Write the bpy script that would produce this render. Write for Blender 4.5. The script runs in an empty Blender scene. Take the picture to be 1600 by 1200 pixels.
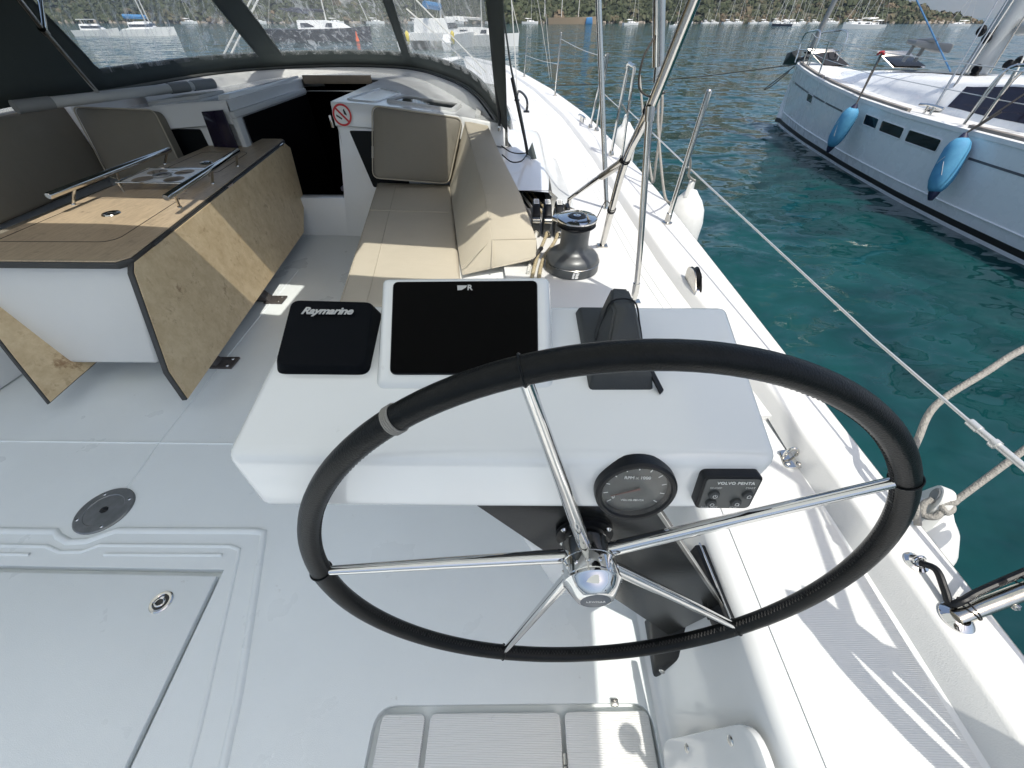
import bpy, bmesh, math, random
import numpy as np
from mathutils import Vector as V, Matrix, Euler

random.seed(7)
rng = np.random.default_rng(7)
sc = bpy.context.scene
C = sc.collection

# ------------------------------------------------------------------ camera
cam_d = bpy.data.cameras.new('camera')
cam = bpy.data.objects.new('camera', cam_d)
C.objects.link(cam)
PITCH = math.atan(573.0 / 600.0)
cam.location = (0, 0, 1.25)
cam.rotation_euler = (math.pi / 2 - PITCH, 0, math.radians(1))
cam_d.sensor_width = 36
cam_d.sensor_fit = 'HORIZONTAL'
cam_d.lens = 36 * 600 / 1600
cam_d.clip_start = 0.02
cam_d.clip_end = 20000
sc.camera = cam

# ------------------------------------------------------------------ light
SUN = V((0.25, -0.45, 1.0)).normalized()
elev = math.asin(SUN.z)
azim = math.atan2(SUN.x, SUN.y)
wd = bpy.data.worlds.new('World')
sc.world = wd
wd.use_nodes = True
nt = wd.node_tree
sky = nt.nodes.new('ShaderNodeTexSky')
sky.sky_type = 'NISHITA'
sky.sun_disc = False
sky.sun_elevation = elev
sky.sun_rotation = azim
sky.air_density = 1.0
sky.dust_density = 3.0
sky.ozone_density = 0.6
bg = nt.nodes['Background']
bg.inputs['Strength'].default_value = 0.15
nt.links.new(sky.outputs[0], bg.inputs[0])
sd = bpy.data.lights.new('sun', 'SUN')
sd.energy = 3.3
sd.angle = math.radians(0.5)
sd.color = (1.0, 0.965, 0.88)
so = bpy.data.objects.new('sun', sd)
C.objects.link(so)
so.rotation_euler = SUN.to_track_quat('Z', 'Y').to_euler()
so.location = (3, -5, 9)
sc.view_settings.view_transform = 'Standard'
sc.view_settings.look = 'None'
sc.view_settings.gamma = 1
sc.view_settings.exposure = 0.38
sc.view_settings.use_curve_mapping = False

# ------------------------------------------------------------------ materials
def mat(name, col, rough=0.5, metal=0.0, coat=0.0, bump=None, var=None, ior=1.5, spec=None):
    """bump = (scale, strength, kind) ; var = (scale, amount, second colour)"""
    m = bpy.data.materials.new(name)
    m.use_nodes = True
    n, l = m.node_tree.nodes, m.node_tree.links
    b = n['Principled BSDF']
    b.inputs['Base Color'].default_value = (*col, 1)
    b.inputs['Roughness'].default_value = rough
    b.inputs['Metallic'].default_value = metal
    b.inputs['Coat Weight'].default_value = coat
    b.inputs['Coat Roughness'].default_value = 0.06
    b.inputs['IOR'].default_value = ior
    tc = n.new('ShaderNodeTexCoord')
    if var:
        t = n.new('ShaderNodeTexNoise')
        t.inputs['Scale'].default_value = var[0]
        t.inputs['Detail'].default_value = 6
        t.inputs['Roughness'].default_value = 0.65
        l.new(tc.outputs['Object'], t.inputs['Vector'])
        r = n.new('ShaderNodeMapRange')
        r.inputs['From Min'].default_value = 0.35
        r.inputs['From Max'].default_value = 0.7
        r.inputs['To Max'].default_value = var[1]
        l.new(t.outputs['Fac'], r.inputs['Value'])
        mx = n.new('ShaderNodeMix')
        mx.data_type = 'RGBA'
        mx.inputs[6].default_value = (*col, 1)
        mx.inputs[7].default_value = (*var[2], 1)
        l.new(r.outputs[0], mx.inputs[0])
        l.new(mx.outputs[2], b.inputs['Base Color'])
    if bump:
        kind = bump[2] if len(bump) > 2 else 'noise'
        if kind == 'noise':
            t2 = n.new('ShaderNodeTexNoise')
            t2.inputs['Scale'].default_value = bump[0]
            t2.inputs['Detail'].default_value = 3
            out = t2.outputs['Fac']
        elif kind == 'voronoi':
            t2 = n.new('ShaderNodeTexVoronoi')
            t2.inputs['Scale'].default_value = bump[0]
            out = t2.outputs['Distance']
        else:
            t2 = n.new('ShaderNodeTexWave')
            t2.bands_direction = kind
            t2.inputs['Scale'].default_value = bump[0]
            t2.inputs['Distortion'].default_value = bump[3] if len(bump) > 3 else 0.0
            out = t2.outputs['Fac']
        l.new(tc.outputs['Object'], t2.inputs['Vector'])
        bp = n.new('ShaderNodeBump')
        bp.inputs['Strength'].default_value = bump[1]
        bp.inputs['Distance'].default_value = 0.002
        l.new(out, bp.inputs['Height'])
        l.new(bp.outputs[0], b.inputs['Normal'])
    return m

M = {}
M['gel'] = mat('white_gelcoat', (0.77, 0.785, 0.785), 0.14, coat=0.5, var=(2.2, 0.35, (0.70, 0.71, 0.70)))
M['deck'] = mat('white_deck_gelcoat', (0.68, 0.68, 0.665), 0.45, var=(3, 0.4, (0.63, 0.63, 0.61)), bump=(420, 0.25))  # white held down in the colour so sunlit decks do not burn out
M['floor'] = mat('cockpit_sole_gelcoat', (0.755, 0.80, 0.805), 0.33, coat=0.15, bump=(600, 0.35), var=(2.5, 0.5, (0.70, 0.735, 0.735)))  # white lifted in the colour to brighten the shaded sole
M['nonskid'] = mat('ribbed_nonskid_gelcoat', (0.66, 0.665, 0.65), 0.5, bump=(105, 0.3, 'Y', 1.0), var=(6, 0.3, (0.60, 0.605, 0.59)))  # held down like the deck, for the sunlit seat
M['lidskid'] = mat('ribbed_locker_lid', (0.74, 0.745, 0.73), 0.45, bump=(75, 0.35, 'Y', 1.5), var=(5, 0.4, (0.68, 0.685, 0.67)))
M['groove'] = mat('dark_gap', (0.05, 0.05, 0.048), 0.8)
M['steel'] = mat('polished_stainless', (0.64, 0.63, 0.60), 0.09, 1.0, var=(14, 0.5, (0.50, 0.49, 0.46)))
M['steel_dull'] = mat('worn_stainless', (0.56, 0.55, 0.52), 0.24, 1.0, var=(30, 0.8, (0.38, 0.36, 0.32)))
M['chrome'] = mat('chrome', (0.64, 0.64, 0.635), 0.045, 1.0)
M['leather'] = mat('black_leather', (0.0045, 0.0055, 0.006), 0.32, bump=(520, 0.16, 'voronoi'), var=(40, 0.5, (0.011, 0.012, 0.013)))
M['leather'].node_tree.nodes['Principled BSDF'].inputs['Specular IOR Level'].default_value = 0.16
M['stitch'] = mat('grey_whipping_cord', (0.25, 0.24, 0.22), 0.8, bump=(200, 0.6))
M['black'] = mat('black_plastic', (0.006, 0.007, 0.009), 0.42, bump=(500, 0.15))
M['black'].node_tree.nodes['Principled BSDF'].inputs['Specular IOR Level'].default_value = 0.3
M['matte_black'] = mat('matte_black_cover', (0.030, 0.034, 0.036), 0.55, bump=(500, 0.25), var=(18, 0.5, (0.045, 0.048, 0.049)))
M['screen'] = mat('black_glass_screen', (0.0015, 0.0015, 0.0017), 0.32, ior=1.12)
M['pedestal'] = mat('black_anodised_plate', (0.009, 0.010, 0.010), 0.22, bump=(120, 0.08))
M['grey_panel'] = mat('dark_grey_panel', (0.075, 0.08, 0.078), 0.45)
M['white_print'] = mat('white_print', (0.75, 0.75, 0.73), 0.6)
M['grey_print'] = mat('pale_grey_print', (0.48, 0.48, 0.47), 0.6)
M['red'] = mat('red_print', (0.55, 0.02, 0.025), 0.5)
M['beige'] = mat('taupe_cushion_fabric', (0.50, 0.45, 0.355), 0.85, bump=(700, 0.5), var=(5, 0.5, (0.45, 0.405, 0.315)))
M['taupe'] = mat('shade_toned_cushion_fabric', (0.23, 0.21, 0.17), 0.85, bump=(700, 0.5), var=(5, 0.5, (0.20, 0.18, 0.145)))  # same cushion fabric with the shade under the sprayhood mixed into its colour
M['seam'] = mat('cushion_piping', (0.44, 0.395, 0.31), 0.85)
def crease(m, scale=9.0, dist=0.010, st=0.16):
    n, l = m.node_tree.nodes, m.node_tree.links
    b = n['Principled BSDF']
    old = b.inputs['Normal'].links[0].from_socket
    tc = n.new('ShaderNodeTexCoord'); mp = n.new('ShaderNodeMapping'); mp.inputs['Scale'].default_value = (1.0, 2.2, 1.0)
    l.new(tc.outputs['Object'], mp.inputs['Vector'])
    t = n.new('ShaderNodeTexNoise'); t.inputs['Scale'].default_value = scale; t.inputs['Detail'].default_value = 3; t.inputs['Distortion'].default_value = 0.8
    l.new(mp.outputs[0], t.inputs['Vector'])
    bp = n.new('ShaderNodeBump'); bp.inputs['Strength'].default_value = st; bp.inputs['Distance'].default_value = dist
    l.new(t.outputs['Fac'], bp.inputs['Height']); l.new(old, bp.inputs['Normal']); l.new(bp.outputs[0], b.inputs['Normal'])
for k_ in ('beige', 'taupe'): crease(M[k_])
M['canvas'] = mat('dark_green_grey_canvas', (0.055, 0.068, 0.066), 0.85, bump=(420, 0.4), var=(3, 0.5, (0.04, 0.05, 0.05)))
M['canvas_light'] = mat('grey_canvas_hem', (0.16, 0.165, 0.15), 0.85, bump=(420, 0.4))
def bimini_mat():
    m = mat('white_translucent_bimini_canvas', (0.50, 0.53, 0.53), 0.85, bump=(420, 0.4))
    n, l = m.node_tree.nodes, m.node_tree.links
    t = n.new('ShaderNodeBsdfTranslucent'); t.inputs[0].default_value = (0.78, 0.80, 0.74, 1)
    mx = n.new('ShaderNodeMixShader'); mx.inputs[0].default_value = 0.50
    l.new(n['Principled BSDF'].outputs[0], mx.inputs[1]); l.new(t.outputs[0], mx.inputs[2])
    l.new(mx.outputs[0], n['Material Output'].inputs[0])
    return m
M['bimini'] = bimini_mat()
M['interior'] = mat('dark_cabin_interior', (0.004, 0.0035, 0.004), 0.85)  # near-black colour stands in for the darkness of the unlit cabin
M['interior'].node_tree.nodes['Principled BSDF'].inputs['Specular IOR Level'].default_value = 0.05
M['acrylic'] = mat('smoked_purple_acrylic', (0.014, 0.010, 0.026), 0.12)
M['window'] = mat('dark_tinted_window', (0.008, 0.010, 0.012), 0.06)
M['smoked'] = mat('smoked_bulkhead_panel', (0.006, 0.008, 0.009), 0.3, ior=1.2)
M['trim'] = mat('beige_wood_trim', (0.30, 0.23, 0.16), 0.45, var=(18, 0.6, (0.22, 0.16, 0.11)))
M['step'] = mat('grey_lilac_step', (0.22, 0.20, 0.25), 0.5)
M['rope'] = mat('grey_braided_rope', (0.33, 0.315, 0.285), 0.85, bump=(260, 0.9, 'voronoi'), var=(90, 0.8, (0.24, 0.23, 0.21)))
M['rope_white'] = mat('white_braided_rope', (0.66, 0.65, 0.60), 0.85, bump=(260, 0.9, 'voronoi'))
M['rope_yellow'] = mat('cream_flecked_rope', (0.52, 0.45, 0.29), 0.85, bump=(260, 0.9, 'voronoi'), var=(120, 0.9, (0.2, 0.14, 0.07)))
M['rope_dark'] = mat('dark_braided_rope', (0.06, 0.055, 0.05), 0.85, bump=(260, 0.9, 'voronoi'))
M['wire'] = mat('lifeline_wire', (0.68, 0.68, 0.66), 0.35, 0.6)
M['fender'] = mat('white_vinyl_fender', (0.74, 0.74, 0.71), 0.4, var=(9, 0.6, (0.58, 0.58, 0.55)))
M['blue_fender'] = mat('blue_fender_cover', (0.06, 0.24, 0.42), 0.7, bump=(260, 0.5), var=(6, 0.8, (0.11, 0.36, 0.53)))
M['navy'] = mat('navy_rubber', (0.012, 0.016, 0.05), 0.5)
M['winch'] = mat('grey_winch_alloy', (0.085, 0.09, 0.092), 0.36, 0.35, bump=(500, 0.1))
M['nhull'] = mat('white_yacht_gelcoat', (0.84, 0.845, 0.835), 0.25, coat=0.3, var=(1.1, 0.4, (0.82, 0.825, 0.815)))
M['boot'] = mat('black_boot_stripe', (0.03, 0.028, 0.024), 0.4)
M['antifoul'] = mat('blue_antifouling', (0.012, 0.025, 0.06), 0.6)
M['toerail'] = mat('grey_teak_capping', (0.26, 0.235, 0.21), 0.7, var=(14, 0.6, (0.19, 0.17, 0.15)))
M['stripe'] = mat('dark_sheer_stripe', (0.12, 0.12, 0.13), 0.5)
M['mast'] = mat('grey_anodised_mast', (0.44, 0.46, 0.46), 0.4, 0.4, var=(2, 0.4, (0.36, 0.38, 0.38)))
M['blue_line'] = mat('blue_control_line', (0.06, 0.18, 0.36), 0.8)
M['red_line'] = mat('red_control_line', (0.34, 0.03, 0.04), 0.8)
M['pale_pole'] = mat('pale_grey_padded_pole', (0.55, 0.56, 0.55), 0.6)
M['sleeve'] = mat('grey_pole_sleeve', (0.25, 0.26, 0.26), 0.7)
M['far_white'] = mat('far_boat_white', (0.78, 0.78, 0.76), 0.4)
M['far_dark'] = mat('far_boat_dark', (0.02, 0.024, 0.04), 0.4)
M['far_wood'] = mat('far_boat_wood', (0.36, 0.27, 0.18), 0.6)
M['far_mast'] = mat('far_boat_mast', (0.62, 0.61, 0.58), 0.5)
M['far_glass'] = mat('far_boat_glass', (0.03, 0.035, 0.045), 0.2)
M['orange'] = mat('orange_plastic', (0.75, 0.12, 0.03), 0.5)
M['yellow'] = mat('yellow_plastic', (0.70, 0.55, 0.04), 0.5)
M['far_blue'] = mat('far_blue_cover', (0.05, 0.20, 0.42), 0.6)

def wear(m, amount=0.55, scale=23.0, lo=0.66, hi=0.74, tint=(0.42, 0.42, 0.40)):
    """scattered scuffs and specks, plus uneven gloss"""
    n, l = m.node_tree.nodes, m.node_tree.links
    b = n['Principled BSDF']
    tc = n.new('ShaderNodeTexCoord')
    t = n.new('ShaderNodeTexNoise'); t.inputs['Scale'].default_value = scale; t.inputs['Detail'].default_value = 8; t.inputs['Roughness'].default_value = 0.75
    l.new(tc.outputs['Object'], t.inputs['Vector'])
    r = n.new('ShaderNodeMapRange'); r.inputs['From Min'].default_value = lo; r.inputs['From Max'].default_value = hi; r.inputs['To Max'].default_value = amount
    l.new(t.outputs['Fac'], r.inputs['Value'])
    mx = n.new('ShaderNodeMix'); mx.data_type = 'RGBA'
    src = b.inputs['Base Color'].links[0].from_socket if b.inputs['Base Color'].links else None
    if src: l.new(src, mx.inputs[6])
    else: mx.inputs[6].default_value = b.inputs['Base Color'].default_value
    mx.inputs[7].default_value = (*tint, 1)
    l.new(r.outputs[0], mx.inputs[0]); l.new(mx.outputs[2], b.inputs['Base Color'])
    t2 = n.new('ShaderNodeTexNoise'); t2.inputs['Scale'].default_value = 4.5; t2.inputs['Detail'].default_value = 5
    l.new(tc.outputs['Object'], t2.inputs['Vector'])
    r2 = n.new('ShaderNodeMapRange'); base = b.inputs['Roughness'].default_value
    r2.inputs['From Min'].default_value = 0.3; r2.inputs['From Max'].default_value = 0.7
    r2.inputs['To Min'].default_value = base * 0.7; r2.inputs['To Max'].default_value = base * 1.5
    l.new(t2.outputs['Fac'], r2.inputs['Value']); l.new(r2.outputs[0], b.inputs['Roughness'])
for k_ in ('floor', 'lidskid', 'nonskid', 'deck'): wear(M[k_])
wear(M['gel'], 0.25, 31.0)
wear(M['nhull'], 0.05, 5.0, 0.6, 0.8, (0.55, 0.56, 0.54))

def wood_mat(name, base, dark, stain, grain):
    """fine straight grain, soft mottling and irregular stains"""
    m = bpy.data.materials.new(name)
    m.use_nodes = True
    n, l = m.node_tree.nodes, m.node_tree.links
    b = n['Principled BSDF']
    b.inputs['Roughness'].default_value = 0.42
    tc = n.new('ShaderNodeTexCoord')
    def noise(scale, detail, rough, stretch=None):
        t = n.new('ShaderNodeTexNoise')
        t.inputs['Scale'].default_value = scale; t.inputs['Detail'].default_value = detail; t.inputs['Roughness'].default_value = rough
        if stretch:
            mp = n.new('ShaderNodeMapping'); mp.inputs['Scale'].default_value = stretch
            l.new(tc.outputs['Object'], mp.inputs['Vector']); l.new(mp.outputs[0], t.inputs['Vector'])
        else:
            l.new(tc.outputs['Object'], t.inputs['Vector'])
        return t.outputs['Fac']
    def rng_(src, lo, hi, top):
        r = n.new('ShaderNodeMapRange'); r.inputs['From Min'].default_value = lo; r.inputs['From Max'].default_value = hi; r.inputs['To Max'].default_value = top
        l.new(src, r.inputs['Value']); return r.outputs[0]
    def mix(f, A, B):
        x = n.new('ShaderNodeMix'); x.data_type = 'RGBA'
        l.new(f, x.inputs[0])
        for i, q in ((6, A), (7, B)):
            if isinstance(q, tuple): x.inputs[i].default_value = (*q, 1)
            else: l.new(q, x.inputs[i])
        return x.outputs[2]
    g = noise(14, 8, 0.7, grain)
    c = mix(rng_(g, 0.38, 0.66, 0.75), base, dark)
    c = mix(rng_(noise(5, 10, 0.8), 0.40, 0.72, 0.5), c, dark)
    c = mix(rng_(noise(26, 9, 0.72), 0.555, 0.68, 0.6), c, tuple(0.5 * (d + s_) for d, s_ in zip(dark, stain)))
    c = mix(rng_(noise(9, 10, 0.7), 0.61, 0.69, 0.75), c, stain)
    l.new(c, b.inputs['Base Color'])
    bp = n.new('ShaderNodeBump'); bp.inputs['Strength'].default_value = 0.25; bp.inputs['Distance'].default_value = 0.001
    l.new(g, bp.inputs['Height']); l.new(bp.outputs[0], b.inputs['Normal'])
    return m
M['wood'] = wood_mat('weathered_wood_laminate', (0.71, 0.565, 0.36), (0.52, 0.38, 0.21), (0.24, 0.12, 0.05), (4, 1.2, 1.2))
M['woodtop'] = wood_mat('weathered_tabletop_laminate', (0.50, 0.395, 0.265), (0.31, 0.24, 0.165), (0.12, 0.09, 0.07), (7, 0.8, 1))
M['edge'] = mat('dark_laminate_edge', (0.035, 0.035, 0.034), 0.5)

def facing(n, l, lo, hi, pw):
    lw = n.new('ShaderNodeLayerWeight'); lw.inputs['Blend'].default_value = 0.5
    p = n.new('ShaderNodeMath'); p.operation = 'POWER'; p.inputs[1].default_value = pw
    l.new(lw.outputs['Facing'], p.inputs[0])
    r = n.new('ShaderNodeMapRange'); r.inputs['To Min'].default_value = lo; r.inputs['To Max'].default_value = hi
    l.new(p.outputs[0], r.inputs['Value'])
    return r.outputs[0]

def vinyl_mat():
    m = bpy.data.materials.new('scratched_clear_vinyl')
    m.use_nodes = True
    n, l = m.node_tree.nodes, m.node_tree.links
    n.remove(n['Principled BSDF'])
    out = n['Material Output']
    tr = n.new('ShaderNodeBsdfTransparent')
    tr.inputs[0].default_value = (0.93, 0.95, 0.95, 1)
    gl = n.new('ShaderNodeBsdfGlossy')
    gl.inputs['Roughness'].default_value = 0.12
    gl.inputs['Color'].default_value = (0.9, 0.9, 0.9, 1)
    di = n.new('ShaderNodeBsdfTranslucent')
    di.inputs['Color'].default_value = (0.85, 0.87, 0.87, 1)
    df = n.new('ShaderNodeBsdfDiffuse')
    df.inputs['Color'].default_value = (0.8, 0.82, 0.82, 1)
    ad = n.new('ShaderNodeMixShader')
    l.new(di.outputs[0], ad.inputs[1])
    l.new(df.outputs[0], ad.inputs[2])
    tc = n.new('ShaderNodeTexCoord')
    mp = n.new('ShaderNodeMapping')
    mp.inputs['Scale'].default_value = (10.0, 10.0, 1.3)
    mp.inputs['Rotation'].default_value = (0, 0.25, 0)
    l.new(tc.outputs['Object'], mp.inputs['Vector'])
    t = n.new('ShaderNodeTexNoise')
    t.inputs['Scale'].default_value = 1.6
    t.inputs['Detail'].default_value = 7
    t.inputs['Roughness'].default_value = 0.7
    t.inputs['Distortion'].default_value = 1.2
    l.new(mp.outputs[0], t.inputs['Vector'])
    r = n.new('ShaderNodeMapRange')
    r.inputs['From Min'].default_value = 0.50
    r.inputs['From Max'].default_value = 0.72
    r.inputs['To Min'].default_value = 0.10
    r.inputs['To Max'].default_value = 0.75
    l.new(t.outputs['Fac'], r.inputs['Value'])
    m1 = n.new('ShaderNodeMixShader')
    l.new(r.outputs[0], m1.inputs[0])
    l.new(tr.outputs[0], m1.inputs[1])
    l.new(ad.outputs[0], m1.inputs[2])
    bp = n.new('ShaderNodeBump')
    bp.inputs['Strength'].default_value = 0.5
    bp.inputs['Distance'].default_value = 0.02
    l.new(t.outputs['Fac'], bp.inputs['Height'])
    l.new(bp.outputs[0], gl.inputs['Normal'])
    m2 = n.new('ShaderNodeMixShader')
    l.new(facing(n, l, 0.04, 0.8, 4.5), m2.inputs[0])
    l.new(m1.outputs[0], m2.inputs[1])
    l.new(gl.outputs[0], m2.inputs[2])
    l.new(m2.outputs[0], out.inputs[0])
    return m
M['vinyl'] = vinyl_mat()

def glass_mat():
    m = bpy.data.materials.new('clear_instrument_glass')
    m.use_nodes = True
    n, l = m.node_tree.nodes, m.node_tree.links
    n.remove(n['Principled BSDF'])
    tr = n.new('ShaderNodeBsdfTransparent')
    gl = n.new('ShaderNodeBsdfGlossy')
    gl.inputs['Roughness'].default_value = 0.03
    mx = n.new('ShaderNodeMixShader')
    l.new(facing(n, l, 0.05, 0.9, 4.0), mx.inputs[0])
    l.new(tr.outputs[0], mx.inputs[1])
    l.new(gl.outputs[0], mx.inputs[2])
    l.new(mx.outputs[0], n['Material Output'].inputs[0])
    return m
M['glass'] = glass_mat()

def water_mat():
    m = bpy.data.materials.new('harbour_water')
    m.use_nodes = True
    n, l = m.node_tree.nodes, m.node_tree.links
    b = n['Principled BSDF']
    b.inputs['Base Color'].default_value = (0.004, 0.052, 0.054, 1)
    b.inputs['Roughness'].default_value = 0.06
    b.inputs['IOR'].default_value = 1.333
    tc = n.new('ShaderNodeTexCoord')
    mp = n.new('ShaderNodeMapping')
    mp.inputs['Scale'].default_value = (0.8, 1.35, 1)
    mp.inputs['Rotation'].default_value = (0, 0, 0.12)
    l.new(tc.outputs['Object'], mp.inputs['Vector'])
    acc = None
    for sc_, k, det, dis in ((0.5, 0.55, 1, 0.9), (1.3, 0.85, 2, 1.5), (4.0, 0.45, 2, 1.0)):
        t = n.new('ShaderNodeTexNoise')
        t.inputs['Scale'].default_value = sc_
        t.inputs['Detail'].default_value = det
        t.inputs['Distortion'].default_value = dis
        l.new(mp.outputs[0], t.inputs['Vector'])
        sub = n.new('ShaderNodeVectorMath'); sub.operation = 'SUBTRACT'; sub.inputs[1].default_value = (0.5, 0.5, 0.5)
        l.new(t.outputs['Color'], sub.inputs[0])
        mul = n.new('ShaderNodeVectorMath'); mul.operation = 'MULTIPLY'; mul.inputs[1].default_value = (k * 0.8, k * 1.2, 0)
        l.new(sub.outputs[0], mul.inputs[0])
        ad = n.new('ShaderNodeVectorMath'); ad.operation = 'ADD'
        if acc is None: ad.inputs[1].default_value = (0, 0, 1)
        else: l.new(acc.outputs[0], ad.inputs[1])
        l.new(mul.outputs[0], ad.inputs[0])
        acc = ad
    nm = n.new('ShaderNodeVectorMath'); nm.operation = 'NORMALIZE'
    l.new(acc.outputs[0], nm.inputs[0])
    l.new(nm.outputs[0], b.inputs['Normal'])
    t = n.new('ShaderNodeTexNoise')
    t.inputs['Scale'].default_value = 0.8
    t.inputs['Detail'].default_value = 5
    t.inputs['Distortion'].default_value = 1.5
    l.new(tc.outputs['Object'], t.inputs['Vector'])
    mr = n.new('ShaderNodeMapRange'); mr.inputs['From Min'].default_value = 0.33; mr.inputs['From Max'].default_value = 0.67
    l.new(t.outputs['Fac'], mr.inputs['Value'])
    mx = n.new('ShaderNodeMix')  # pale and dark swirls of reflected light mixed into the water colour
    mx.data_type = 'RGBA'
    mx.inputs[6].default_value = (0.0026, 0.029, 0.031, 1)
    mx.inputs[7].default_value = (0.0044, 0.050, 0.050, 1)
    l.new(mr.outputs[0], mx.inputs[0])
    l.new(mx.outputs[2], b.inputs['Base Color'])
    return m
M['water'] = water_mat()

def foliage_mat():
    m = bpy.data.materials.new('scrub_foliage')
    m.use_nodes = True
    n, l = m.node_tree.nodes, m.node_tree.links
    b = n['Principled BSDF']
    b.inputs['Roughness'].default_value = 0.85
    at = n.new('ShaderNodeAttribute')
    at.attribute_name = 'tint'
    rp = n.new('ShaderNodeValToRGB')
    e = rp.color_ramp.elements
    e[0].position = 0; e[0].color = (0.030, 0.038, 0.016, 1)
    e[1].position = 1; e[1].color = (0.15, 0.11, 0.065, 1)
    for p, c in ((0.35, (0.050, 0.062, 0.024, 1)), (0.65, (0.07, 0.076, 0.035, 1)), (0.85, (0.105, 0.09, 0.048, 1))):
        k = e.new(p); k.color = c
    l.new(at.outputs['Fac'], rp.inputs[0])
    l.new(rp.outputs[0], b.inputs['Base Color'])
    return m
M['foliage'] = foliage_mat()
M['hill'] = mat('dry_hillside_earth', (0.075, 0.07, 0.043), 0.95, var=(0.06, 0.9, (0.05, 0.055, 0.03)))
M['shore'] = mat('pale_shore_rock', (0.36, 0.31, 0.25), 0.9, var=(0.5, 0.7, (0.22, 0.18, 0.14)))
M['mountain'] = mat('mountain_scrub', (0.09, 0.09, 0.06), 0.95, var=(0.004, 0.8, (0.16, 0.13, 0.09)))

# ------------------------------------------------------------------ mesh builder
def catmull(pts, n=8, closed=False):
    P = [V(p) for p in pts]
    out = []
    N = len(P)
    rngi = range(N if closed else N - 1)
    for i in rngi:
        if closed:
            p0, p1, p2, p3 = P[i - 1], P[i], P[(i + 1) % N], P[(i + 2) % N]
        else:
            p0 = P[i - 1] if i else P[0] * 2 - P[1]
            p1, p2 = P[i], P[i + 1]
            p3 = P[i + 2] if i + 2 < N else P[-1] * 2 - P[-2]
        for k in range(n):
            t = k / n
            out.append(0.5 * ((2 * p1) + (p2 - p0) * t + (2 * p0 - 5 * p1 + 4 * p2 - p3) * t * t + (3 * p1 - p0 - 3 * p2 + p3) * t ** 3))
    if not closed:
        out.append(P[-1])
    return out

def rounded(pts, r, seg=5):
    """round the corners of a closed planar polygon (3D points)"""
    P = [V(p) for p in pts]
    out = []
    N = len(P)
    rs = r if isinstance(r, (list, tuple)) else [r] * N
    for i in range(N):
        a, b, c = P[i - 1], P[i], P[(i + 1) % N]
        rr = rs[i]
        if rr <= 0:
            out.append(b); continue
        d1, d2 = (a - b), (c - b)
        k = min(rr, d1.length * 0.48, d2.length * 0.48)
        s, e = b + d1.normalized() * k, b + d2.normalized() * k
        for j in range(seg + 1):
            t = j / seg
            out.append((1 - t) ** 2 * s + 2 * t * (1 - t) * b + t * t * e)
    return out

def org_of(o):
    v = V((0, 0, 0))
    while o is not None:
        v += o.location
        o = o.parent
    return v

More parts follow.
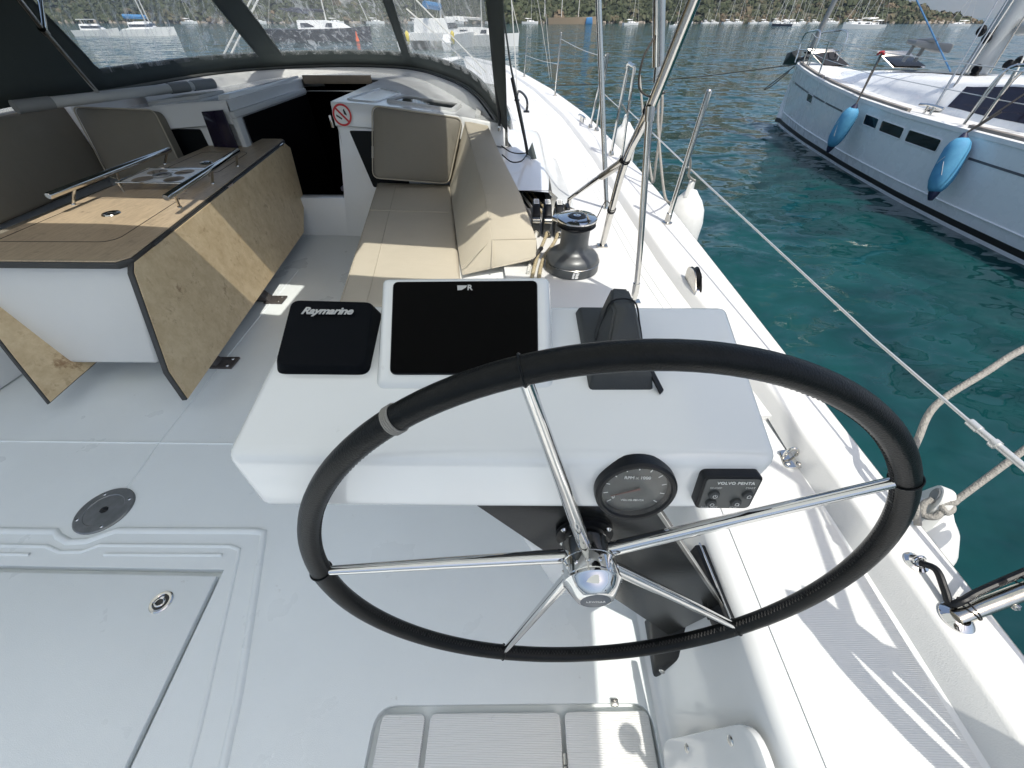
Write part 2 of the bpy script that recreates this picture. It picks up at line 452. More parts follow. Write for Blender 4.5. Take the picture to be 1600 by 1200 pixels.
class MB:
    def __init__(s):
        s.bm = bmesh.new()
    def _bev(s, verts, off, seg, ang=28):
        edges = set()
        vs = set(verts)
        for v in verts:
            for e in v.link_edges:
                if e.verts[0] in vs and e.verts[1] in vs and len(e.link_faces) == 2 and e.calc_face_angle(0) > math.radians(ang):
                    edges.add(e)
        if edges:
            bmesh.ops.bevel(s.bm, geom=list(edges), offset=off, segments=seg, profile=0.5, affect='EDGES', clamp_overlap=True)
    def face(s, pts):
        return s.bm.faces.new([s.bm.verts.new(p) for p in pts])
    def prism(s, pts, vec, bev=0, seg=2):
        pts = [V(p) for p in pts]; vec = V(vec)
        a = [s.bm.verts.new(p) for p in pts]
        b = [s.bm.verts.new(p + vec) for p in pts]
        n = len(pts)
        fs = [s.bm.faces.new(list(reversed(a))), s.bm.faces.new(b)]
        for i in range(n):
            fs.append(s.bm.faces.new((a[i], a[(i + 1) % n], b[(i + 1) % n], b[i])))
        bmesh.ops.recalc_face_normals(s.bm, faces=fs)
        if bev:
            s._bev(a + b, bev, seg)
        return s
    def hexa(s, p, bev=0, seg=2):
        """8 points: bottom 4 then top 4, same order"""
        v = [s.bm.verts.new(q) for q in p]
        fs = [s.bm.faces.new([v[i] for i in f]) for f in ((3, 2, 1, 0), (4, 5, 6, 7), (0, 1, 5, 4), (1, 2, 6, 5), (2, 3, 7, 6), (3, 0, 4, 7))]
        bmesh.ops.recalc_face_normals(s.bm, faces=fs)
        if bev:
            s._bev(v, bev, seg, 15)
        return s
    def box(s, c, size, bev=0, seg=2, rot=None):
        c = V(c); x, y, z = [q / 2 for q in size]
        R = rot.to_matrix() if rot is not None else Matrix.Identity(3)
        p = [c + R @ V(q) for q in ((-x, -y, -z), (x, -y, -z), (x, y, -z), (-x, y, -z), (-x, -y, z), (x, -y, z), (x, y, z), (-x, y, z))]
        return s.hexa(p, bev, seg)
    def tube(s, pts, r, n=10, caps=True, closed=False):
        P = [V(p) for p in pts]
        N = len(P)
        R = r if isinstance(r, (list, tuple)) else [r] * N
        T = []
        for i in range(N):
            a = P[i - 1] if (i or closed) else P[0]
            b = P[(i + 1) % N] if (i < N - 1 or closed) else P[-1]
            d = b - a
            T.append(d.normalized() if d.length > 1e-9 else V((0, 0, 1)))
        u = T[0].orthogonal().normalized()
        rings = []
        for i in range(N):
            if i:
                u = u - T[i] * u.dot(T[i])
                u = u.normalized() if u.length > 1e-6 else T[i].orthogonal().normalized()
            w = T[i].cross(u)
            rings.append([s.bm.verts.new(P[i] + (u * math.cos(2 * math.pi * k / n) + w * math.sin(2 * math.pi * k / n)) * R[i]) for k in range(n)])
        m = N if closed else N - 1
        for i in range(m):
            a, b = rings[i], rings[(i + 1) % N]
            # find best offset when closing
            off = 0
            if closed and i == N - 1:
                off = min(range(n), key=lambda o: (a[0].co - b[o].co).length)
            for k in range(n):
                s.bm.faces.new((a[k], a[(k + 1) % n], b[(k + 1 + off) % n], b[(k + off) % n]))
        if caps and not closed:
            s.bm.faces.new(list(reversed(rings[0])))
            s.bm.faces.new(rings[-1])
        return s
    def lathe(s, prof, c, axis=(0, 0, 1), n=32):
        c = V(c); ax = V(axis).normalized()
        u = ax.orthogonal().normalized(); w = ax.cross(u)
        rings = []
        for r, h in prof:
            if r < 1e-6:
                rings.append([s.bm.verts.new(c + ax * h)])
            else:
                rings.append([s.bm.verts.new(c + ax * h + (u * math.cos(2 * math.pi * k / n) + w * math.sin(2 * math.pi * k / n)) * r) for k in range(n)])
        for a, b in zip(rings, rings[1:]):
            if len(a) == 1 and len(b) == 1:
                continue
            for k in range(n):
                k2 = (k + 1) % n
                if len(a) == 1:
                    s.bm.faces.new((a[0], b[k2], b[k]))
                elif len(b) == 1:
                    s.bm.faces.new((a[k], a[k2], b[0]))
                else:
                    s.bm.faces.new((a[k], a[k2], b[k2], b[k]))
        return s
    def loft(s, rows, closed=False, caps=False):
        vs = [[s.bm.verts.new(p) for p in row] for row in rows]
        n = len(rows[0])
        for a, b in zip(vs, vs[1:]):
            for k in range(n if closed else n - 1):
                k2 = (k + 1) % n
                s.bm.faces.new((a[k], a[k2], b[k2], b[k]))
        if caps:
            s.bm.faces.new(list(reversed(vs[0])))
            s.bm.faces.new(vs[-1])
        return s
    def sheet(s, outer, holes=()):
        es = []
        for loop in [outer] + list(holes):
            v = [s.bm.verts.new(p) for p in loop]
            for i in range(len(v)):
                es.append(s.bm.edges.new((v[i], v[(i + 1) % len(v)])))
        r = bmesh.ops.triangle_fill(s.bm, use_beauty=True, use_dissolve=False, edges=es)
        fs = [g for g in r['geom'] if isinstance(g, bmesh.types.BMFace)]
        bmesh.ops.recalc_face_normals(s.bm, faces=fs)
        for f in fs:
            if f.normal.z < 0:
                f.normal_flip()
        return s
    def build(s, name, m, parent=None, smooth=35, recalc=True, thick=0, top=None):
        if recalc:
            bmesh.ops.recalc_face_normals(s.bm, faces=s.bm.faces)
        me = bpy.data.meshes.new(name)
        if parent is not None:
            o0 = org_of(parent)
        else:
            s.bm.verts.ensure_lookup_table()
            co = np.array([v.co[:] for v in s.bm.verts])
            o0 = V(((co[:, 0].min() + co[:, 0].max()) / 2, (co[:, 1].min() + co[:, 1].max()) / 2, co[:, 2].min()))
        bmesh.ops.translate(s.bm, verts=s.bm.verts, vec=-o0)
        s.bm.to_mesh(me)
        s.bm.free()
        for p in me.polygons:
            p.use_smooth = smooth > 0
        if smooth > 0:
            me.set_sharp_from_angle(angle=math.radians(smooth))
        me.materials.append(M[m] if isinstance(m, str) else m)
        o = bpy.data.objects.new(name, me)
        C.objects.link(o)
        if parent is not None:
            o.parent = parent
        else:
            o.location = o0
        return o

def tag(o, label, cat, group=None):
    o['label'] = label; o['category'] = cat
    if group: o['group'] = group
    return o
def thing(name, label, cat, loc, group=None):
    o = bpy.data.objects.new(name, None)
    C.objects.link(o)
    o.location = loc
    o.empty_display_size = 0.1
    return tag(o, label, cat, group)
def struct(o, kind='structure'):
    o['kind'] = kind
    return o
def copy_tree(o, parent=None):
    c = o.copy(); C.objects.link(c)
    if parent is not None: c.parent = parent
    for ch in o.children:
        copy_tree(ch, c)
    return c
def text(body, size, m, parent, pos, right, up, align='CENTER', shear=0.0, name='lettering', bold=0.0, space=1.0, ext=0.0004):
    cu = bpy.data.curves.new(name, 'FONT')
    cu.body = body; cu.size = size; cu.align_x = align; cu.align_y = 'CENTER'
    cu.shear = shear; cu.offset = bold; cu.space_character = space; cu.extrude = ext
    cu.resolution_u = 3
    r, u = V(right).normalized(), V(up).normalized()
    u = (u - r * u.dot(r)).normalized()
    nrm = r.cross(u)
    o = bpy.data.objects.new(name, cu)
    C.objects.link(o)
    cu.materials.append(M[m])
    R = Matrix((r, u, nrm)).transposed().to_4x4()
    dg = bpy.context.evaluated_depsgraph_get()
    me = bpy.data.meshes.new_from_object(o.evaluated_get(dg))
    bpy.data.objects.remove(o)
    me.name = name
    o = bpy.data.objects.new(name, me)
    C.objects.link(o)
    o.parent = parent
    o.matrix_local = Matrix.Translation(V(pos) - org_of(parent)) @ R
    return o
def lerp(a, b, t): return V(a) * (1 - t) + V(b) * t
def itp(y, ys, xs): return float(np.interp(y, ys, xs))

# ================================================================== SETTING: sea, shore, hills
WL = -0.85
b = MB(); b.face([(-5000, -5000, WL), (6000, -5000, WL), (6000, 6000, WL), (-5000, 6000, WL)])
struct(b.build('water', 'water', smooth=0))

def shore_y(x):
    return 244 + 5 * math.sin(x * 0.021) + 2.5 * math.sin(x * 0.09 + 1)
def hill_z(x, y):
    d = y - shore_y(x)
    if d < 0: return WL - 0.5 + d * 0.02
    ridge = 1.0
    if x > 150:
        ridge = max(0.0, 1 - (x - 150) / 66.0) ** 0.8
    slope = 0.46 + 0.10 * math.sin(x * 0.03) + 0.05 * math.sin(x * 0.11 + y * 0.05)
    h = slope * d if d < 90 else slope * 90 + (d - 90) * 0.25
    return WL - 0.3 + (min(1.0, d * 0.5) * 0.9 + h) * ridge + 0.5 * math.sin(x * 0.31) * math.sin(y * 0.27) * ridge
xs = np.concatenate([np.arange(-520, 215, 4.0), np.arange(215, 340, 8)])
ds = np.concatenate([np.arange(-4, 40, 2.0), np.arange(40, 170, 8)])
b = MB()
b.loft([[V((x, shore_y(x) + d, hill_z(x, shore_y(x) + d))) for d in ds] for x in xs])
struct(b.build('hill', 'hill', smooth=60))
# shoreline rocks (uncountable)
b = MB()
for i in range(900):
    x = random.uniform(-330, 205); d = random.uniform(-0.8, 1.6); y = shore_y(x) + d
    r = random.uniform(0.25, 0.9)
    bmesh.ops.create_icosphere(b.bm, subdivisions=1, radius=1, matrix=Matrix.Translation((x, y, max(hill_z(x, y), WL) + r * 0.15)) @ Euler((random.random() * 3, random.random() * 3, 0)).to_matrix().to_4x4() @ Matrix.Diagonal((r * 1.5, r, r * 0.7, 1)))
struct(b.build('shore_rocks', 'shore', smooth=0), 'stuff')

# scrub: many small bushes as one mass
def blob_mesh(n_leaf, seed):
    r = np.random.default_rng(seed)
    v, f = [], []
    for i in range(n_leaf):
        d = r.normal(size=3); d /= np.linalg.norm(d); d[2] = abs(d[2]) * 0.9 + 0.02
        c = d * (0.55 + 0.45 * r.random()) * np.array([1, 1, 0.85])
        a = r.normal(size=3); a -= d * a.dot(d); a /= np.linalg.norm(a); bb = np.cross(d, a)
        s = 0.30 + 0.16 * r.random()
        tilt = d * 0.12
        k = len(v)
        v += [c - a * s, c - bb * s * 0.8 - tilt, c + a * s, c + bb * s * 0.8 + tilt * 0.6]
        f.append((k, k + 1, k + 2, k + 3))
    return np.array(v), np.array(f)
protos = [blob_mesh(40, s) for s in range(6)]
VV, FF, TT = [], [], []
off = 0
for i in range(11500):
    x = rng.uniform(-330, 212)
    d = abs(rng.normal(0, 1)) * (11 + 14 * (x > 80)) + rng.random() * 6 + 1.2
    if x > 60 and rng.random() < 0.45: d = rng.uniform(20, 95)
    if rng.random() < 0.12: d = rng.uniform(0.8, 3)
    y = shore_y(x) + d
    patch = 0.5 + 0.5 * math.sin(x * 0.07 + 1.3 * math.sin(d * 0.21 + x * 0.02))
    if rng.random() > 0.88 - 0.35 * (x > 90) * (1 - patch): continue
    z = hill_z(x, y)
    if z < WL: continue
    pv, pf = protos[rng.integers(6)]
    s = rng.uniform(0.7, 2.1) * (1.6 if rng.random() < 0.18 else 1)
    a = rng.random() * 6.28
    R = np.array([[math.cos(a), -math.sin(a), 0], [math.sin(a), math.cos(a), 0], [0, 0, 1]])
    VV.append((pv * np.array([s, s, s * rng.uniform(0.75, 1.35)])) @ R.T + np.array([x, y, z - 0.1]))
    FF.append(pf + off); off += len(pv)
    t = np.clip(rng.normal(0.22 + 0.20 * patch + 0.20 * (x > 90), 0.20) + (0.25 if d < 3 else 0), 0, 1)
    TT.append(np.clip(t + rng.normal(0, 0.07, len(pf)), 0, 1))
VV = np.concatenate(VV); FF = np.concatenate(FF); TT = np.concatenate(TT)
me = bpy.data.meshes.new('hillside_scrub')
me.from_pydata(VV.tolist(), [], FF.tolist())
at = me.attributes.new('tint', 'FLOAT', 'FACE')
at.data.foreach_set('value', TT.astype(np.float32))
me.materials.append(M['foliage'])
o = bpy.data.objects.new('hillside_scrub', me); C.objects.link(o); struct(o, 'stuff')

# distant mountain beyond the headland
b = MB()
rows = []
for i in range(40):
    x = 900 + i * 90
    rows.append([V((x, 3000 + k * 120, WL + (k / 5.0) * (300 + 90 * math.sin(i * 0.35) + 40 * math.sin(i * 1.3)))) for k in range(6)])
b.loft(rows)
struct(b.build('mountain', 'mountain', smooth=60))

# ================================================================== OWN YACHT: hull and decks (setting)
CX = -1.62                       # centre line
GY = [-2.2, 0, 0.5, 2.7, 3.5, 5.2, 7.4, 9, 11, 12.5, 13.6, 14.2]
GX = [0.85, 0.872, 0.87, 0.87, 0.845, 0.745, 0.46, 0.17, -0.21, -0.75, -1.25, -1.6]
BY = [-2.2, 0.35, 0.9, 1.3, 1.6, 2.7, 3.5, 5.2, 7.4, 9, 11, 14.2]
BX = [0.77, 0.765, 0.74, 0.70, 0.672, 0.632, 0.61, 0.50, 0.23, -0.05, -0.43, -1.62]
def gun(y): return itp(y, GY, GX)
def bul(y): return min(itp(y, BY, BX), gun(y) - 0.005)
ST = list(np.arange(-2.2, 14.21, 0.3))
b = MB()
rows = []
for y in ST:
    g = gun(y)
    t = max(0.0, (y - 8) / 6.2)
    rows.append([V((max(CX, g), y, 0.462)), V((max(CX, g + 0.012), y, 0.44)), V((max(CX, g + 0.004), y, 0.41)), V((max(CX, g - 0.03 - 0.03 * t), y, 0.0)), V((max(CX, g - 0.16 - 0.2 * t), y, -0.6)), V((max(CX, g - 0.5 - 0.4 * t), y, -1.1))])
b.loft(rows)
b.loft([[V((2 * CX - p.x, p.y, p.z)) for p in r] for r in rows])
b.face([rows[0][k] for k in range(6)] + [V((2 * CX - p.x, p.y, p.z)) for p in reversed(rows[0])])
struct(b.build('hull', 'gel'))

# bulwark strip with its inner face
b = MB()
rows = []
for y in ST:
    g, w = gun(y), bul(y)
    foot = 0.41 if y < 0.8 else 0.428
    dx = 0.024
    rows.append([V((w - dx - 0.004, y, foot - 0.004)), V((w - dx, y, foot + 0.002)), V((w - 0.003, y, 0.455)), V((w + 0.002, y, 0.4605)), V((w + 0.008, y, 0.462)), V((g - 0.012, y, 0.4622)), V((g - 0.003, y, 0.4618)), V((g + 0.002, y, 0.460))])
b.loft(rows)
struct(b.build('bulwark', 'deck', smooth=50))
b = MB()
b.loft([[V((2 * CX - p.x, p.y, p.z)) for p in r] for r in rows])
struct(b.build('bulwark', 'deck', smooth=50))

# helmsman's seat: inner cove, wall and top, swept along the boat
SY = list(np.arange(-2.2, 1.21, 0.1))
prof = [(0.352, 0.002), (0.366, 0.007), (0.376, 0.03), (0.388, 0.10), (0.430, 0.345), (0.436, 0.385), (0.446, 0.402), (0.464, 0.410), (0.762, 0.410)]
b = MB()
b.loft([[V((x, y, z)) for x, z in prof] for y in SY])
struct(b.build('helm_seat', 'gel', smooth=60))
b = MB()
pp = rounded([(0.485, -2.1, 0.414), (0.725, -2.1, 0.414), (0.725, 0.62, 0.414), (0.485, 0.62, 0.414)], 0.03)
b.prism([V((p.x, p.y, 0.4095)) for p in pp], (0, 0, 0.0035))
struct(b.build('nonskid_panel', 'nonskid', smooth=0))

# cockpit sole with recesses for the lids
HATCH = [(-2.05, 0.452), (-0.909, 0.452), (-0.868, -0.12), (-0.84, -0.55), (-2.05, -0.55)]
LOCK = rounded([(-0.335, -0.75, 0), (0.345, -0.75, 0), (0.345, 0.152, 0), (-0.343, 0.134, 0)], [0.03, 0.03, 0.05, 0.05])
b = MB()
out_ = [(-3.3, -2.2), (0.356, -2.2), (0.356, 3.4), (-3.3, 3.4)]
hp = [(x, y, 0) for x, y in HATCH]
lp = [(p.x, p.y, 0) for p in LOCK]
b.sheet([(x, y, 0) for x, y in out_], [hp, lp])
# recess walls and bottoms
for loop, dep in ((hp, 0.03), (lp, 0.03)):
    n = len(loop)
    for i in range(n):
        a, c = loop[i], loop[(i + 1) % n]
        b.face([a, c, (c[0], c[1], -dep), (a[0], a[1], -dep)])
    b.face([(p[0], p[1], -dep) for p in loop])
struct(b.build('cockpit_floor', 'floor', smooth=0, recalc=False))

def mould_line(pts, r, h):
    b = MB()
    b.tube([V((x, y, h)) for x, y in pts], r, 8)
    return b
# raised gutter mouldings round the big hatch
def ridge(pts, w, h, m='floor', name='gutter_moulding'):
    b = MB()
    rows = []
    P = [V((x, y, 0)) for x, y in pts]
    for i, p in enumerate(P):
        t = (P[min(i + 1, len(P) - 1)] - P[max(i - 1, 0)]).normalized()
        s_ = V((-t.y, t.x, 0))
        rows.append([p - s_ * w + V((0, 0, -0.001)), p - s_ * w * 0.6 + V((0, 0, h * 0.8)), p + V((0, 0, h)), p + s_ * w * 0.6 + V((0, 0, h * 0.8)), p + s_ * w + V((0, 0, -0.001))])
    b.loft(rows)
    return struct(b.build(name, m, smooth=70))
ridge([(-2.2, 0.562), (-1.545, 0.565), (-1.52, 0.548), (-1.47, 0.530), (-1.41, 0.535), (-1.375, 0.555), (-1.34, 0.572), (-0.875, 0.578), (-0.843, 0.572), (-0.832, 0.545), (-0.70, 0.15), (-0.56, -0.4), (-0.5, -0.7)], 0.012, 0.008)
ridge([(-2.2, 0.515), (-1.53, 0.515), (-1.47, 0.497), (-1.40, 0.50), (-1.36, 0.522), (-0.93, 0.526), (-0.895, 0.515), (-0.885, 0.49), (-0.76, 0.08), (-0.62, -0.5)], 0.007, 0.005)
ridge([(-1.32, 0.492), (-0.94, 0.497)], 0.006, 0.004)
ridge([(-2.2, 0.487), (-1.56, 0.488)], 0.006, 0.004)
# moulded joints in the sole
ridge([(-3.2, 0.933), (-0.4, 0.94)], 0.004, 0.005, name='sole_joint')
ridge([(-1.425, 0.73), (-1.45, 0.93), (-1.49, 1.8), (-1.50, 2.4)], 0.004, 0.004, name='sole_joint')

# lids
b = MB()
hl = [(-2.03, 0.435), (-0.925, 0.435), (-0.886, -0.12), (-0.86, -0.53), (-2.03, -0.53)]
b.prism([(x, y, -0.022) for x, y in hl], (0, 0, 0.019), 0.005, 2)
hatch = tag(b.build('floor_hatch', 'floor'), 'big grey white floor hatch lid with a chrome ring latch', 'hatch')
b = MB()
lc = V((-1.045, 0.358, -0.003))
b.lathe([(0.0, 0.001), (0.018, 0.001), (0.022, 0.0045), (0.028, 0.005), (0.031, 0.002), (0.031, -0.002)], lc, n=28)
lt = b.build('latch', 'steel', hatch)
b = MB(); b.lathe([(0.0, 0.0035), (0.019, 0.0035), (0.019, 0.001)], lc, n=24); b.build('latch_recess', 'groove', lt)
b = MB(); b.tube([lc + V((0.013 * math.cos(a), 0.011 * math.sin(a) - 0.002, 0.006)) for a in np.linspace(0, 6.28, 20)[:-1]], 0.0028, 8, closed=True)
b.box(lc + V((0.0, 0.011, 0.007)), (0.012, 0.010, 0.004), 0.001); b.build('ring', 'chrome', lt)

# inspection plate in the sole
pc = V((-1.438, 0.642, 0.0))
b = MB(); b.lathe([(0, 0.004), (0.058, 0.004), (0.060, 0.006), (0.084, 0.006), (0.088, 0.003), (0.088, -0.002)], pc, n=40)
plate = tag(b.build('deck_plate', mat('dark_polished_plate', (0.24, 0.25, 0.255), 0.28, 0.5, var=(25, 0.7, (0.14, 0.15, 0.15)))), 'round dark grey screw-down inspection plate set in the cockpit floor', 'deck plate')
b = MB(); b.lathe([(0.0, 0.0085), (0.008, 0.0085), (0.0125, 0.007), (0.0125, 0.004)], pc, n=8); b.build('key_socket', 'black', plate)
for a in (0.62, 2.2, 3.7, 5.3):
    q = pc + V((math.cos(a), math.sin(a), 0)) * 0.073
    b = MB(); b.lathe([(0, 0.0085), (0.004, 0.008), (0.0055, 0.006), (0.0055, 0.004)], q, n=12); b.build('screw', 'steel', plate)

# locker lids by the helmsman's feet
def lid(name, pts, r, label, group='ribbed locker lids in the cockpit floor'):
    b = MB(); b.prism([V((x, y, -0.024)) for x, y in [(p.x, p.y) for p in rounded([(q[0], q[1], 0) for q in pts], r)]], (0, 0, 0.020), 0.004, 2)
    return tag(b.build(name, 'lidskid', smooth=40), label, 'locker lid', group)
lid('locker_lid', [(-0.325, 0.118), (-0.218, 0.121), (-0.214, -0.74), (-0.32, -0.74)], 0.014, 'narrow locker lid strip at the left of the three floor lids')
mid = lid('locker_lid', [(-0.205, 0.122), (0.118, 0.130), (0.12, -0.74), (-0.2, -0.74)], 0.016, 'wide middle locker lid hinged to the lid on its right')
rgt = lid('locker_lid', [(0.128, 0.131), (0.338, 0.137), (0.334, -0.74), (0.13, -0.74)], 0.016, 'right hand locker lid with sunlight falling across it')
for j in range(3):
    b = MB()
    for k in range(4):
        b.tube([(0.1225, 0.055 - j * 0.2 - k * 0.022, -0.003), (0.1225, 0.0365 - j * 0.2 - k * 0.022, -0.003)], 0.0042, 8)
    b.build('hinge', 'steel_dull', mid)
b = MB(); b.box((0.255, 0.150, 0.001), (0.02, 0.016, 0.012), 0.003); b.build('stop', 'steel_dull', rgt)

# hinged foot board on the coaming wall
fb = thing('foot_board', 'white rounded foot board screwed to the wall below the helm seat', 'foot board', (0.40, 0.0, 0.05))
u1, u2 = V((0.364, 0.078, 0.045)), V((0.437, 0.085, 0.375))
pp = rounded([u1, u2, u2 + V((0.0, -0.33, 0)), u1 + V((0, -0.33, 0))], 0.05, 7)
b = MB(); b.prism([p + V((-0.012, 0, 0.0)) for p in pp], (-0.016, 0, 0.0035), 0.004, 2); b.build('board', 'gel', fb, smooth=40)
for t, yy in ((0.33, -0.02), (0.78, -0.02), (0.33, -0.2), (0.78, -0.2)):
    q = lerp(u1, u2, t) + V((-0.028, yy, 0.004))
    b = MB(); b.lathe([(0, 0.003), (0.005, 0.0025), (0.008, 0.0005), (0.008, -0.002)], q, (-0.976, 0, 0.216), n=14); b.build('screw', 'steel', fb)

# side deck between coaming and bulwark
b = MB()
rows = []
def deck_in(y): return itp(y, [0.74, 1.0, 1.45, 1.5, 3.2, 5, 8, 11, 14], [-0.03, -0.03, -0.03, -0.05, -0.25, -0.45, -0.8, -1.2, -1.62])
for y in [0.74, 0.9, 1.1, 1.3, 1.5] + list(np.arange(1.8, 14.1, 0.4)):
    i, o_ = deck_in(y), bul(y) - 0.015
    rows.append([V((min(i, o_) + (o_ - min(i, o_)) * t, y, 0.430)) for t in (0, 0.25, 0.5, 0.75, 1)])
b.loft(rows)
b.face([(-0.03, 0.74, 0.43), (0.74, 0.74, 0.43), (0.74, 0.74, 0.05), (-0.03, 0.74, 0.05)])
b.face([(-0.03, 0.74, 0.43), (-0.03, 1.5, 0.43), (-0.03, 1.5, 0.0), (-0.03, 0.74, 0.0)])
struct(b.build('side_deck', 'deck', smooth=40))
b = MB()
b.loft([[V((2 * CX - p.x, p.y, p.z)) for p in r] for r in rows])
b.face([(2 * CX - 0.74, -2.2, 0.43), (2 * CX + 0.03, -2.2, 0.43), (2 * CX + 0.03, 0.74, 0.43), (2 * CX - 0.74, 0.74, 0.43)])
b.face([(2 * CX + 0.03, -2.2, 0.43), (2 * CX + 0.03, -2.2, 0), (2 * CX + 0.03, 3.2, 0), (2 * CX + 0.03, 3.2, 0.43)])
struct(b.build('side_deck', 'deck', smooth=40))
# shallow lines moulded in the side deck
for dx in (0.10, 0.135):
    b = MB()
    b.tube([V((bul(y) - dx - 0.03 * (y - 1.4) / 4, y, 0.4302)) for y in np.arange(0.95, 8.5, 0.25)], 0.0016, 6)
    struct(b.build('deck_joint', 'pale_pole'))

# coaming outboard of the bench: raised plateau with a tail locker
b = MB()
rows = []
for y in list(np.arange(2.36, 3.5, 0.1)):
    t = (y - 2.36) / 1.1
    hi = 0.53 + 0.10 * min(1, t * 1.1)
    r_ = 0.185 - 0.04 * t
    rows.append([V((-0.30, y, hi)), V((0.06, y, hi)), V((r_ - 0.02, y, hi - 0.008)), V((r_ + 0.01, y, hi - 0.035)), V((r_ + 0.075, y, 0.46)), V((r_ + 0.15, y, 0.429))])
b.loft(rows)
# inner trough walls for the tail locker, open at the aft end
struct(b.build('coaming', 'gel', smooth=50))
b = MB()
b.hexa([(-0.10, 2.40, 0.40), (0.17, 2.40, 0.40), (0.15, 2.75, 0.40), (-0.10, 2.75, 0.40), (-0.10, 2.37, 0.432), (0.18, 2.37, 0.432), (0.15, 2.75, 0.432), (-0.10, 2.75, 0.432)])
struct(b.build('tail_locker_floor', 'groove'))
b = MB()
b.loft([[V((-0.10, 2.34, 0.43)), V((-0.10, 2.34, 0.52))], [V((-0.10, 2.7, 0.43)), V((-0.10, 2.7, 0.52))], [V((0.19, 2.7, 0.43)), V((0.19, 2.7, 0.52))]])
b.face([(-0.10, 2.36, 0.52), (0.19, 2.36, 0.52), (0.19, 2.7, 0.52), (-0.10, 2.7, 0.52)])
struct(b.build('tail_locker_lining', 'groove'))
b = MB()
b.loft([[V((x0 + dx, y, z)) for x0, y, z in ((0.17, 2.36, 0.43), (0.19, 2.36, 0.50), (0.165, 2.36, 0.528), (-0.1, 2.36, 0.531))] for dx in (0,)] + [[V((0.205, 2.33, 0.43)), V((0.222, 2.33, 0.505)), V((0.175, 2.335, 0.54)), V((-0.1, 2.335, 0.54))]])
struct(b.build('tail_locker_lip', 'gel', smooth=60))

# ------------------------------------------------------------------ cabin trunk
def roof_z(x): return 0.862 - 0.125 * ((x - CX) / 1.48) ** 2
def bulk_y(z): return 2.98 + 0.14 * z
def jamb_x(z): return SX1 - 0.12 * max(0.0, (0.70 - z) / 0.7)
def drop(y): return 0.32 * max(0, (y - 4.9) / 3.1)
def trunk_half(y): return itp(y, [3.0, 4.5, 6.0, 7.2, 8.0], [1.46, 1.42, 1.2, 0.8, 0.35])
def roof_block(x0, x1, ys, name, sideR=False, sideL=False):
    b = MB()
    rows = []
    for y in ys:
        r = []
        n = 12
        a = CX - trunk_half(y) if x0 is None else x0
        c = CX + trunk_half(y) if x1 is None else x1
        yb = y
        if sideL or x0 is None:
            r += [V((a - 0.25, yb, 0.425)), V((a - 0.06, yb, roof_z(a) - 0.08 - drop(yb))), V((a - 0.02, yb, roof_z(a) - 0.02 - drop(yb)))]
        for k in range(n + 1):
            x = a + (c - a) * k / n
            r.append(V((x, yb, roof_z(x) - drop(y))))
        if sideR or x1 is None:
            r += [V((c + 0.02, yb, roof_z(c) - 0.02 - drop(yb))), V((c + 0.06, yb, roof_z(c) - 0.08 - drop(yb))), V((c + 0.25, yb, 0.425))]
        rows.append(r)
    b.loft(rows)
    return b, rows
ys_f = [4.25, 4.6, 4.9, 5.2, 5.5, 6, 6.5, 7, 7.5, 8]
b, rows = roof_block(None, None, ys_f, 'fore')
b.face(rows[-1])
struct(b.build('cabin_roof', 'gel', smooth=40))
SX0, SX1 = -1.92, -1.235            # companionway slot
b, rows = roof_block(SX1, None, [3.06, 3.08, 3.12, 3.5, 4.0, 4.25], 'stb')
b.face([(SX1, 3.06, roof_z(SX1)), (SX1, 4.25, roof_z(SX1)), (SX1, 4.25, -0.4), (SX1, 3.06, -0.4)])
# lip under the roof edge and the sloping bulkhead below it
lip = [V((x, bulk_y(roof_z(x)) - 0.03 + 0.01, roof_z(x))) for x in np.linspace(SX1, -0.1, 9)]
b.loft([[V((p.x, 3.062, p.z)) for p in lip], [V((p.x, 3.05, p.z - 0.012)) for p in lip], [V((p.x, 3.035, 0.725 - (0.851 - p.z))) for p in lip], [V((p.x, 3.045, 0.718 - (0.851 - p.z))) for p in lip], [V((p.x, bulk_y(0.70), 0.714 - (0.851 - p.z))) for p in lip], [V((p.x - (0.12 if i == 0 else 0.05 if i == 1 else 0), bulk_y(-0.02), -0.02)) for i, p in enumerate(lip)]])
struct(b.build('bulkhead', 'gel', smooth=40))
b, rows = roof_block(None, SX0, [3.06, 3.08, 3.12, 3.5, 4.0, 4.25], 'port')
b.face([(SX0, 3.06, roof_z(SX0)), (SX0, 4.25, roof_z(SX0)), (SX0, 4.25, -0.4), (SX0, 3.06, -0.4)])
lip = [V((x, 0, roof_z(x))) for x in np.linspace(-3.15, SX0, 9)]
b.loft([[V((p.x, 3.062, p.z)) for p in lip], [V((p.x, 3.05, p.z - 0.012)) for p in lip], [V((p.x, 3.035, 0.725 - (0.851 - p.z))) for p in lip], [V((p.x, 3.045, 0.718 - (0.851 - p.z))) for p in lip], [V((p.x, bulk_y(0.70), 0.714 - (0.851 - p.z))) for p in lip], [V((p.x, bulk_y(-0.02), -0.02)) for p in lip]])
struct(b.build('bulkhead', 'gel', smooth=40))
